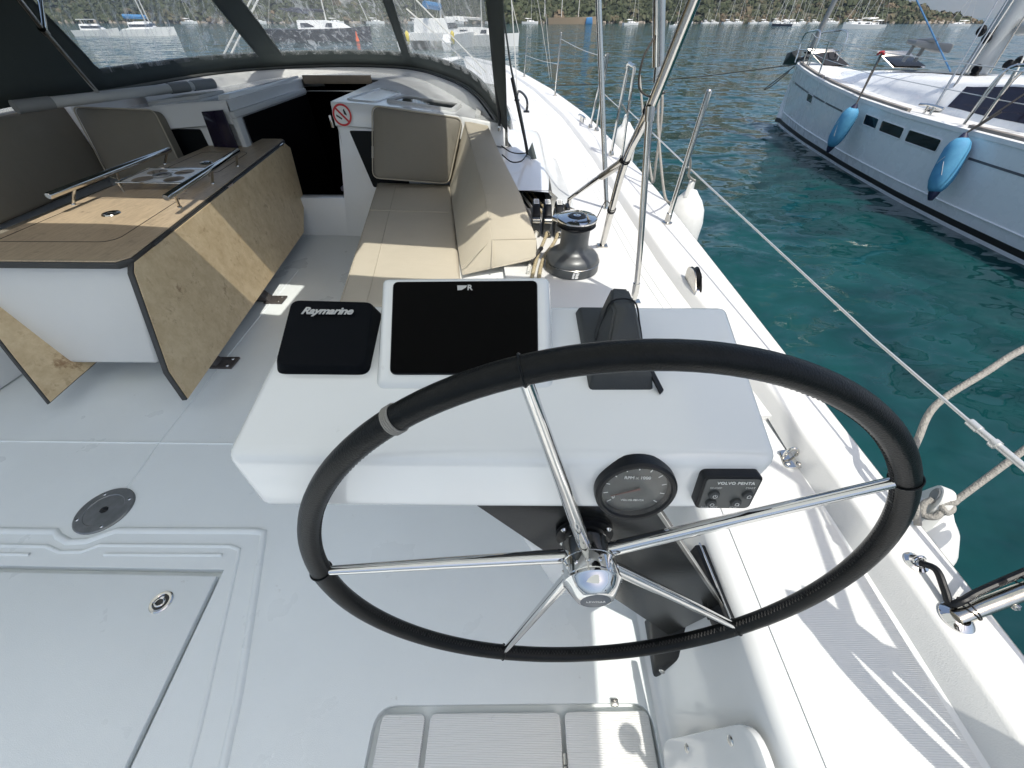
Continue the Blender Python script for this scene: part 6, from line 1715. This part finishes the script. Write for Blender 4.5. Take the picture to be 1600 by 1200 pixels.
# mast, boom parts
mb = V((ncx(8.1) + 0.16, 8.1, 0.60))
b = MB(); b.tube([mb, mb + V((0.0, -0.02, 9.0))], 0.165, 20); mst = b.build('mast', 'mast', ny, smooth=60)
b = MB(); b.tube([mb + V((-0.13, -0.05, 0.0)), mb + V((-0.13, -0.05, 9.0))], 0.03, 8); b.build('sail_track', 'steel_dull', mst)
for k, p in enumerate(((-0.28, -0.15, 0.42), (-0.22, -0.25, 0.06), (0.12, -0.35, 0.12), (0.3, -0.3, 0.16), (-0.34, -0.05, 0.50))):
    b = MB(); b.lathe([(0, -0.03), (0.05, -0.028), (0.07, 0), (0.05, 0.028), (0, 0.03)], mb + V(p), (1, 0.3, 0.2), n=16); b.build('block', 'black', mst)
b = MB(); b.tube([mb + V((0.1, -0.2, 0.55)), mb + V((0.2, -4.5, 0.75))], 0.10, 14); b.build('boom', 'mast', ny)
b = MB(); b.tube([mb + V((-0.55, 0.9, 0.08)), mb + V((-0.50, 0.9, 0.36)), mb + V((-0.40, 0.6, 0.38))], 0.03, 8); b.tube([mb + V((-0.35, 0.9, 0.08)), mb + V((-0.35, 0.85, 0.36))], 0.03, 8)
b.hexa([mb + V(p) for p in ((-0.62, 0.75, 0.30), (-0.1, 0.55, 0.20), (-0.1, 0.95, 0.20), (-0.58, 1.05, 0.32), (-0.62, 0.75, 0.37), (-0.1, 0.55, 0.33), (-0.1, 0.95, 0.33), (-0.58, 1.05, 0.38))], 0.03)
b.build('mast_pulpit', 'sleeve', ny)
# control lines to the mast
def nline(pts, r, m):
    b = MB(); b.tube(pts, r, 6); return b.build('rigging_line', m, ny)
nline([mb + V((-0.1, -0.1, 5.5)), mb + V((-0.62, -0.55, 0.05))], 0.010, 'rope_white')
nline([mb + V((-0.12, -0.1, 4.0)), mb + V((-0.45, -0.75, 0.06))], 0.010, 'rope')
nline([V((6.78, 7.9, 0.63)), V((4.3, 10.8, 4.0))], 0.011, 'blue_line')
nline([mb + V((-0.1, 0, 3.0)), mb + V((-1.0, -1.7, 0.10))], 0.010, 'rope_white')
# shrouds to a chainplate on the side deck
cpl = V((6.28, 7.15, 0.245))
b = MB(); b.lathe([(0.13, 0.0), (0.13, 0.012), (0.07, 0.02), (0, 0.022)], cpl, n=24); chp = b.build('chainplate', 'steel', ny)
for dx, top in ((-0.05, (0.55, 0.9, 4.0)), (0.05, (0.8, 0.95, 4.0))):
    nline([cpl + V((dx, 0, 0.0)), cpl + V(top)], 0.009, 'steel_dull')
    b = MB(); b.tube([cpl + V((dx, 0, 0.01)), cpl + V((dx, 0, 0)) + (V(top) - V((dx, 0, 0))).normalized() * 0.42], 0.016, 8); b.build('bottlescrew', 'steel_dull', chp)
# midships cleat
cc = V((6.02, 6.98, 0.215))
b = MB(); b.tube([cc + V((-0.02, 0.2, 0.09)), cc + V((0, 0.08, 0.10)), cc + V((0, -0.08, 0.10)), cc + V((0.02, -0.2, 0.09))], 0.018, 8); b.tube([cc + V((0, 0.06, 0)), cc + V((0, 0.05, 0.1))], 0.018, 8); b.tube([cc + V((0, -0.06, 0)), cc + V((0, -0.05, 0.1))], 0.018, 8); b.build('cleat', 'steel', ny)
# bow fittings: pulpit, anchor, furler
bx = ncx(12.3)
b = MB()
for s_ in (-1, 1):
    b.tube(catmull([(bx + s_ * 0.30, 11.6, 0.43), (bx + s_ * 0.30, 11.65, 0.98), (bx + s_ * 0.24, 12.1, 1.02), (bx + s_ * 0.16, 12.55, 0.92), (bx + s_ * 0.15, 12.5, 0.44)], 5), 0.016, 8)
    b.tube([(bx + s_ * 0.30, 11.65, 0.70), (bx + s_ * 0.155, 12.52, 0.68)], 0.012, 8)
b.build('pulpit', 'steel', ny)
b = MB(); b.tube([(bx, 12.35, 0.46), (bx, 12.33, 0.62)], 0.07, 14); b.tube([(bx, 12.33, 0.62), (bx - 0.02, 12.1, 1.6), (bx + 0.02, 11.0, 6.0)], [0.05, 0.055, 0.05], 12); b.build('furled_sail', 'sleeve', ny)
b = MB(); b.lathe([(0.06, 0.0), (0.13, 0.01), (0.06, 0.05), (0.06, 0.09), (0.13, 0.13), (0.06, 0.14)], (bx, 12.35, 0.52), n=20); b.build('furler_drum', 'black', ny)
b = MB()
b.hexa([V((bx - 0.06, 12.4, 0.47)), V((bx + 0.06, 12.4, 0.47)), V((bx + 0.05, 12.9, 0.50)), V((bx - 0.05, 12.9, 0.50)), V((bx - 0.04, 12.4, 0.53)), V((bx + 0.04, 12.4, 0.53)), V((bx + 0.03, 12.9, 0.56)), V((bx - 0.03, 12.9, 0.56))], 0.01)
b.hexa([V((bx - 0.30, 12.55, 0.60)), V((bx + 0.10, 12.7, 0.42)), V((bx + 0.10, 12.98, 0.36)), V((bx - 0.26, 12.85, 0.36)), V((bx - 0.34, 12.5, 0.64)), V((bx + 0.0, 12.7, 0.72)), V((bx + 0.05, 12.9, 0.62)), V((bx - 0.24, 12.88, 0.60))], 0.02)
b.build('anchor', 'grey_panel', ny)
# neighbour stanchions (parts of the yacht) and its lifelines
NS = [((6.72, 12.0, 0.42), (6.66, 11.98, 0.98)), ((6.55, 11.5, 0.40), (6.50, 11.5, 0.93)), ((6.28, 10.45, 0.34), (6.20, 10.45, 0.90)), ((6.02, 8.55, 0.24), (5.98, 8.5, 0.83)), ((5.90, 6.18, 0.22), (5.965, 6.18, 0.79)), ((5.90, 5.95, 0.22), (5.86, 5.95, 0.79)), ((5.88, 3.0, 0.21), (5.85, 3.0, 0.78))]
for p, q in NS:
    b = MB(); b.tube([p, q], 0.015, 8); b.build('stanchion', 'steel', ny)
b = MB()
b.tube([V(q) for p, q in NS], 0.006, 6)
b.tube([lerp(p, q, 0.52) for p, q in NS], 0.005, 6); b.build('lifeline', 'wire', ny)
b = MB(); b.tube(catmull([(5.90, 6.18, 0.22), (5.95, 6.18, 0.76), (6.10, 6.0, 0.84), (6.3, 5.6, 0.82), (6.4, 5.3, 0.25)], 5), 0.018, 8); b.tube(catmull([(5.88, 5.95, 0.22), (5.88, 5.9, 0.78), (6.05, 5.7, 0.83), (6.3, 5.4, 0.8)], 5), 0.018, 8); b.build('gate_rail', 'steel', ny)
# its blue fenders (hang from it: things of their own)
def blue_fender(top, bot, knot, label, m1):
    top, bot = V(top), V(bot); d_ = (bot - top).normalized(); L = (bot - top).length
    o = thing('blue_fender', label, 'fender', tuple(top))
    b = MB(); b.lathe([(0.0, 0.055), (0.06, 0.06), (0.10, 0.10), (0.125, 0.17), (0.13, 0.28), (0.13, L - 0.30), (0.12, L - 0.20), (0.09, L - 0.11), (0.055, L - 0.06), (0.0, L - 0.055)], top, d_, n=28); b.build('cover', 'blue_fender', o, smooth=60)
    b = MB(); b.lathe([(0.0, L - 0.07), (0.065, L - 0.08), (0.05, L - 0.02), (0.025, L + 0.035), (0, L + 0.04)], top, d_, n=18); b.build('end_cap', 'navy', o)
    b = MB(); b.lathe([(0.02, 0.0), (0.04, 0.035), (0.062, 0.07), (0.0, 0.075)], top, d_, n=18); b.build('top_cap', 'navy', o)
    # pale streaks of wear
    side = V((-1, -0.3, 0.25)); side = (side - d_ * side.dot(d_)).normalized(); tw = d_.cross(side)
    b = MB()
    for k, (s_, w_, ll, ang) in enumerate(((0.42, 0.05, 0.10, 0.75), (0.55, -0.02, 0.16, -0.3))):
        pts = []
        for t in np.linspace(-0.5, 0.5, 6):
            ph = (w_ + t * ll * math.sin(ang)) / 0.13
            pts.append(top + d_ * (L * s_ + t * ll * math.cos(ang)) + (side * math.cos(ph) + tw * math.sin(ph)) * 0.1312)
        b.tube(pts, 0.0028, 4)
    b.build('scuff', 'rope_white', o)
    b = MB()
    for q in knot:
        b.tube(catmull([top + d_ * 0.01, lerp(top, V(q), 0.5) + V((0.0, 0, -0.01)), V(q)], 4), 0.011, 6)
    b.build('lanyard', m1, o)
blue_fender((5.72, 8.12, 0.19), (5.70, 8.20, -0.52), ((6.0, 8.5, 0.83), (5.99, 8.53, 0.60)), 'blue covered fender hanging nearest the bow of the white neighbour yacht', 'rope_dark')
blue_fender((5.66, 5.83, 0.19), (5.60, 5.62, -0.52), ((5.84, 5.75, 0.42), (5.92, 5.72, 0.60)), 'blue covered fender hanging aft of the hull windows on the neighbour yacht', 'rope_dark')
b = MB(); b.tube([V((5.98, 8.5, 0.80)) + V((0.045 * math.cos(a), 0.045 * math.sin(a), 0.02 + 0.02 * math.sin(2 * a))) for a in np.linspace(0, 6.28, 12)[:-1]], 0.016, 6, closed=True); tag(b.build('red_knot', 'red_line', smooth=60), 'red knot of line on a stanchion of the neighbour yacht', 'knot')
rope('bow_line', [(bx, 12.6, 0.40), (4.6, 14.8, -0.10), (0.96, 17.5, -0.55), (-1.5, 20, -0.86)], 0.010, 'rope_dark', 'dark mooring line running from the neighbour bow down to the water', 'mooring line', 6, None, 5)
rope('bow_bridle', [(bx - 0.02, 12.68, 0.36), (bx - 0.28, 12.95, 0.0), (bx - 0.42, 13.0, -0.15), (bx - 0.30, 12.9, -0.06), (bx - 0.10, 12.7, 0.25)], 0.012, 'rope_dark', 'dark line looped below the neighbour anchor', 'mooring line', 6, None, 5)

# ================================================================== BOATS FURTHER OUT
def sailboat(x, y, head, L, label, hullm='far_white', mast=1.25, group=None, cabin=True, sail=None, masts=1, name='moored_sailboat', rig=True):
    o = thing(name, label, 'sailboat', (x, y, WL), group)
    c, s_ = math.cos(head), math.sin(head)
    def T(u, v, z): return V((x + u * c - v * s_, y + u * s_ + v * c, WL + z))
    H, Bm = L * 0.10, L * 0.15
    b = MB(); rws = []
    for u, w, zt in ((-0.5, 0.75, 0.92), (-0.3, 0.95, 0.9), (0, 1, 0.92), (0.25, 0.75, 0.98), (0.42, 0.32, 1.06), (0.5, 0.02, 1.12)):
        rws.append([T(u * L, -w * Bm, H * zt), T(u * L * 0.98, -w * Bm * 0.85, -0.15), T(u * L * 0.98, w * Bm * 0.85, -0.15), T(u * L, w * Bm, H * zt)])
    b.loft(rws, closed=True, caps=True); b.build('hull', hullm, o, smooth=30)
    if cabin:
        b = MB(); rws = []
        for u, w, zt in ((-0.18, 0.62, 1.55), (0.05, 0.6, 1.55), (0.22, 0.45, 1.35), (0.30, 0.3, 1.0)):
            rws.append([T(u * L, -w * Bm, H * 0.85), T(u * L, -w * Bm * 0.85, H * zt), T(u * L, w * Bm * 0.85, H * zt), T(u * L, w * Bm, H * 0.85)])
        b.loft(rws, closed=True, caps=True); cb = b.build('cabin', 'far_white', o, smooth=30)
        b = MB(); b.loft([[T(u * L, sg_ * w * Bm * 0.99, H * 1.05), T(u * L, sg_ * w * Bm * 0.9, H * 1.35)] for sg_ in (1,) for u, w in ((-0.15, 0.63), (0.15, 0.53))])
        b.loft([[T(u * L, -w * Bm * 0.99, H * 1.05), T(u * L, -w * Bm * 0.9, H * 1.35)] for u, w in ((-0.15, 0.63), (0.15, 0.53))]); b.build('window', 'far_glass', cb, smooth=0)
        b = MB(); b.hexa([T(-0.32 * L, -0.5 * Bm, H * 2.3), T(-0.10 * L, -0.55 * Bm, H * 2.0), T(-0.10 * L, 0.55 * Bm, H * 2.0), T(-0.32 * L, 0.5 * Bm, H * 2.3), T(-0.32 * L, -0.45 * Bm, H * 2.4), T(-0.12 * L, -0.45 * Bm, H * 2.35), T(-0.12 * L, 0.45 * Bm, H * 2.35), T(-0.32 * L, 0.45 * Bm, H * 2.4)]); b.build('sprayhood', sail or 'far_white', o)
    for k in range(masts):
        if masts == 3 and k == 2: pass
        u = (0.10 - 0.33 * k) if masts > 1 else 0.08
        r_ = max(0.06, L * 0.0068)
        b = MB(); b.tube([T(u * L, 0, H), T(u * L, 0, H + mast * L * (1 - 0.12 * k))], r_, 6); m_ = b.build('mast', 'far_mast', o)
        if masts < 3:
            b = MB(); b.tube([T(u * L, 0, H * 2.2), T((u - 0.32) * L, 0, H * 2.35)], r_ * 1.7, 6); b.build('boom', sail or 'far_mast', o)
        if rig:
            b = MB(); b.tube([T(0.5 * L, 0, H * 1.1), T(u * L, 0, H + mast * L * 0.95)], r_ * 0.6, 4); b.tube([T(-0.5 * L, 0, H), T(u * L, 0, H + mast * L * 0.98)], r_ * 0.28, 4); b.build('stay', 'far_mast', m_)
    return o
def motorboat(x, y, head, L, label, group=None, name='motor_boat'):
    o = thing(name, label, 'motor boat', (x, y, WL), group)
    c, s_ = math.cos(head), math.sin(head)
    def T(u, v, z): return V((x + u * c - v * s_, y + u * s_ + v * c, WL + z))
    H, Bm = L * 0.12, L * 0.17
    b = MB(); rws = []
    for u, w, zt in ((-0.5, 0.9, 0.9), (0, 1, 0.95), (0.3, 0.7, 1.1), (0.5, 0.03, 1.3)):
        rws.append([T(u * L, -w * Bm, H * zt), T(u * L * 0.96, -w * Bm * 0.8, -0.15), T(u * L * 0.96, w * Bm * 0.8, -0.15), T(u * L, w * Bm, H * zt)])
    b.loft(rws, closed=True, caps=True); b.build('hull', 'far_white', o, smooth=30)
    b = MB()
    b.hexa([T(-0.3 * L, -0.7 * Bm, H * 0.9), T(0.22 * L, -0.6 * Bm, H * 0.9), T(0.22 * L, 0.6 * Bm, H * 0.9), T(-0.3 * L, 0.7 * Bm, H * 0.9), T(-0.28 * L, -0.6 * Bm, H * 1.9), T(0.06 * L, -0.5 * Bm, H * 1.9), T(0.06 * L, 0.5 * Bm, H * 1.9), T(-0.28 * L, 0.6 * Bm, H * 1.9)], 0.05)
    cb = b.build('cabin', 'far_white', o)
    b = MB(); b.box(T(-0.08 * L, 0, H * 1.45), (0.02, 0.02, 0.02)); b.hexa([T(-0.26 * L, -0.71 * Bm, H * 1.25), T(0.16 * L, -0.66 * Bm, H * 1.25), T(0.16 * L, 0.66 * Bm, H * 1.25), T(-0.26 * L, 0.71 * Bm, H * 1.25), T(-0.26 * L, -0.67 * Bm, H * 1.6), T(0.12 * L, -0.6 * Bm, H * 1.6), T(0.12 * L, 0.6 * Bm, H * 1.6), T(-0.26 * L, 0.67 * Bm, H * 1.6)]); b.build('window', 'far_glass', cb)
    b = MB(); b.box(T(-0.12 * L, 0, H * 2.6), (L * 0.3, L * 0.24, H * 0.12)); b.tube([T(-0.2 * L, 0.4 * Bm, H * 1.9), T(-0.2 * L, 0.4 * Bm, H * 2.6)], 0.05, 5); b.tube([T(-0.2 * L, -0.4 * Bm, H * 1.9), T(-0.2 * L, -0.4 * Bm, H * 2.6)], 0.05, 5); b.build('flybridge', 'far_white', o)
    return o
PI = math.pi
sailboat(22, 226, 0.1, 22, 'long pale wooden sailing ship with three tall masts against the far shore', 'far_wood', 0.95, masts=3, cabin=False, name='sailing_ship', rig=False)
b = MB(); b.hexa([V((27.2, 223, WL)), V((30.2, 223, WL)), V((30.2, 226, WL)), V((27.2, 226, WL)), V((27.4, 223, WL + 2.0)), V((29.8, 223, WL + 2.2)), V((29.8, 226, WL + 2.2)), V((27.4, 226, WL + 2.0))], 0.2); tag(b.build('covered_boat', 'far_blue', smooth=40), 'small boat under a blue cover beside the wooden sailing ship', 'boat')
motorboat(30.2, 236, 0.3, 5.6, 'white motor boat alone on the far water between ship and yacht')
sailboat(41.3, 199, 0.35, 6.6, 'white sailboat moored mid water to the right of the motor boat', mast=1.45)
sailboat(44.5, 150, 2.9, 4.8, 'white sailboat hull half hidden behind the steel tubes', mast=1.5)
motorboat(75, 239, 0.1, 5.0, 'white motor boat near the far shore just right of the steel tubes')
rowx = [(83.5, 240, 5, .9), (88, 243, 5, 1.5), (93, 239, 6, 1.4), (98.5, 242, 6, 1.6), (104, 238, 5, 1.2), (110, 241, 6, 1.5), (115, 240, 7, 1.7), (121, 243, 6, 1.3), (126, 239, 6, 1.7), (131, 238, 5.5, 1.5), (138.6, 239, 7, 1.5), (146, 236, 6, 1.3), (152, 240, 6, 1.2)]
ORD = ['leftmost', 'second from left', 'third from left', 'fourth from left', 'fifth from left', 'sixth from left', 'seventh from left', 'eighth from left', 'ninth from left', 'tenth from left', 'eleventh from left', 'second from right', 'rightmost']
for i, (x, y, L, mh) in enumerate(rowx):
    sailboat(x, y, random.uniform(-0.3, 0.5), L, 'small white sailboat, ' + ORD[i] + ' in the row below the wooded shore', mast=mh, group='sailboats moored in a row below the shore')
sailboat(84.5, 172, 2.9, 6.0, 'dark hulled sailing boat with two masts off the moored row', 'far_dark', 1.4, masts=2, cabin=True)
sailboat(91, 178, 0.2, 6.5, 'white sailboat lying just behind the dark hulled boat', mast=1.6)
sailboat(85.9, 134, 2.95, 8.6, 'largest white sailboat beyond the neighbour yacht bow', mast=1.3)
sailboat(100.5, 152, 2.9, 6.5, 'white sailboat overlapping the stern of the largest one', mast=1.4)
sailboat(142, 173, 2.95, 6.0, 'white sailboat beyond the neighbour mast', mast=1.45)
# boats seen through and beside the sprayhood windows
sailboat(-4.6, 52, -0.2, 9.0, 'white yacht seen just right of the sprayhood edge', mast=1.3)
def catamaran(x, y, head, L, label, dark=False):
    o = thing('catamaran', label, 'catamaran', (x, y, WL))
    c, s_ = math.cos(head), math.sin(head)
    def T(u, v, z): return V((x + u * c - v * s_, y + u * s_ + v * c, WL + z))
    Bm = L * 0.25
    for sg_ in (-1, 1):
        b = MB(); rws = []
        for u, w, zt in ((-0.5, 0.75, 0.5), (-0.4, 1, 1.0), (0.1, 1, 1.05), (0.4, 0.6, 1.1), (0.5, 0.05, 1.12)):
            v0 = sg_ * Bm; ww = L * 0.065 * w; h = L * 0.12 * zt
            rws.append([T(u * L, v0 - ww, h), T(u * L, v0 - ww * 0.7, -0.15), T(u * L, v0 + ww * 0.7, -0.15), T(u * L, v0 + ww, h)])
        b.loft(rws, closed=True, caps=True); b.build('hull', 'far_dark' if dark else 'far_white', o, smooth=30)
    b = MB(); b.hexa([T(-0.4 * L, -Bm, L * 0.07), T(0.12 * L, -Bm, L * 0.07), T(0.12 * L, Bm, L * 0.07), T(-0.4 * L, Bm, L * 0.07), T(-0.4 * L, -Bm, L * 0.13), T(0.12 * L, -Bm, L * 0.13), T(0.12 * L, Bm, L * 0.13), T(-0.4 * L, Bm, L * 0.13)]); b.build('bridge_deck', 'far_white', o)
    b = MB(); b.hexa([T(-0.28 * L, -Bm * 0.8, L * 0.125), T(0.12 * L, -Bm * 0.7, L * 0.125), T(0.12 * L, Bm * 0.7, L * 0.125), T(-0.28 * L, Bm * 0.8, L * 0.125), T(-0.28 * L, -Bm * 0.7, L * 0.24), T(0.02 * L, -Bm * 0.6, L * 0.24), T(0.02 * L, Bm * 0.6, L * 0.24), T(-0.28 * L, Bm * 0.7, L * 0.24)], 0.1); cb = b.build('cabin', 'far_white', o)
    b = MB(); b.hexa([T(-0.26 * L, -Bm * 0.79, L * 0.16), T(0.095 * L, -Bm * 0.69, L * 0.16), T(0.095 * L, Bm * 0.69, L * 0.16), T(-0.26 * L, Bm * 0.79, L * 0.16), T(-0.26 * L, -Bm * 0.745, L * 0.205), T(0.065 * L, -Bm * 0.655, L * 0.205), T(0.065 * L, Bm * 0.655, L * 0.205), T(-0.26 * L, Bm * 0.745, L * 0.205)]); b.build('window', 'far_glass', cb)
    b = MB(); b.tube([T(0.05 * L, 0, L * 0.2), T(0.05 * L, 0, L * 1.4)], 0.09, 8); b.build('mast', 'far_mast', o)
    b = MB(); b.tube([T(0.03 * L, 0, L * 0.33), T(-0.36 * L, 0, L * 0.34)], 0.25, 8); b.build('boom', 'far_blue', o)
    return o
catamaran(-7.6, 49, 1.35, 8.5, 'white catamaran with yellow fenders behind the right vinyl window')
for k, dx in enumerate((-2.2, 1.7)):
    b = MB(); b.lathe([(0, 0), (0.16, 0.1), (0.16, 0.8), (0, 0.95)], (-7.6 + dx, 44.4, WL + 0.35), n=12)
    tag(b.build('yellow_fender', 'yellow', smooth=60), ['yellow fender at the left of the catamaran stern', 'yellow fender at the right of the catamaran stern'][k], 'fender')
sailboat(-24, 62, 0.05, 12, 'navy hulled yacht with a white stern behind the middle vinyl window', 'far_dark', 1.3, sail='far_dark')
b = MB(); b.lathe([(0, 0), (0.22, 0.05), (0.1, 0.5), (0.05, 0.9), (0, 0.92)], (-19.3, 60.5, WL), n=12); tag(b.build('buoy', 'orange', smooth=60), 'orange buoy near the navy yacht stern', 'buoy')
motorboat(-66, 80, 0.3, 6, 'white motor cruiser lying farthest left behind the left vinyl window')
catamaran(-58, 80, 0.25, 6.5, 'white catamaran in the middle of the left vinyl window')
catamaran(-66, 92, 0.2, 6.5, 'white catamaran at the back of the group behind the left window')
for k, (x, y) in enumerate(((-150, 236), (-120, 238), (-101, 239), (-84, 237), (-66, 238), (-48, 240), (-30, 238), (-12, 239), (4, 240))):
    sailboat(x, y, random.uniform(-0.4, 0.4), random.uniform(7, 9), 'pale sailboat, ' + (ORD[:7] + ['second from right', 'rightmost'])[k] + ' along the shore behind the sprayhood windows', mast=1.3, group='sailboats along the shore behind the sprayhood')

# ================================================================== HAZE
hz = bpy.data.materials.new('sea_air')
hz.use_nodes = True
hn, hlk = hz.node_tree.nodes, hz.node_tree.links
hn.remove(hn['Principled BSDF'])
pv = hn.new('ShaderNodeVolumePrincipled')
pv.inputs['Color'].default_value = (0.58, 0.76, 1.0, 1)
pv.inputs['Density'].default_value = 0.00016
hlk.new(pv.outputs[0], hn['Material Output'].inputs['Volume'])
b = MB(); b.box((500, 500, (560 + WL - 1) / 2), (11200, 11200, 560 - (WL - 1)))
hb = b.build('haze', hz, smooth=0); struct(hb, 'stuff')
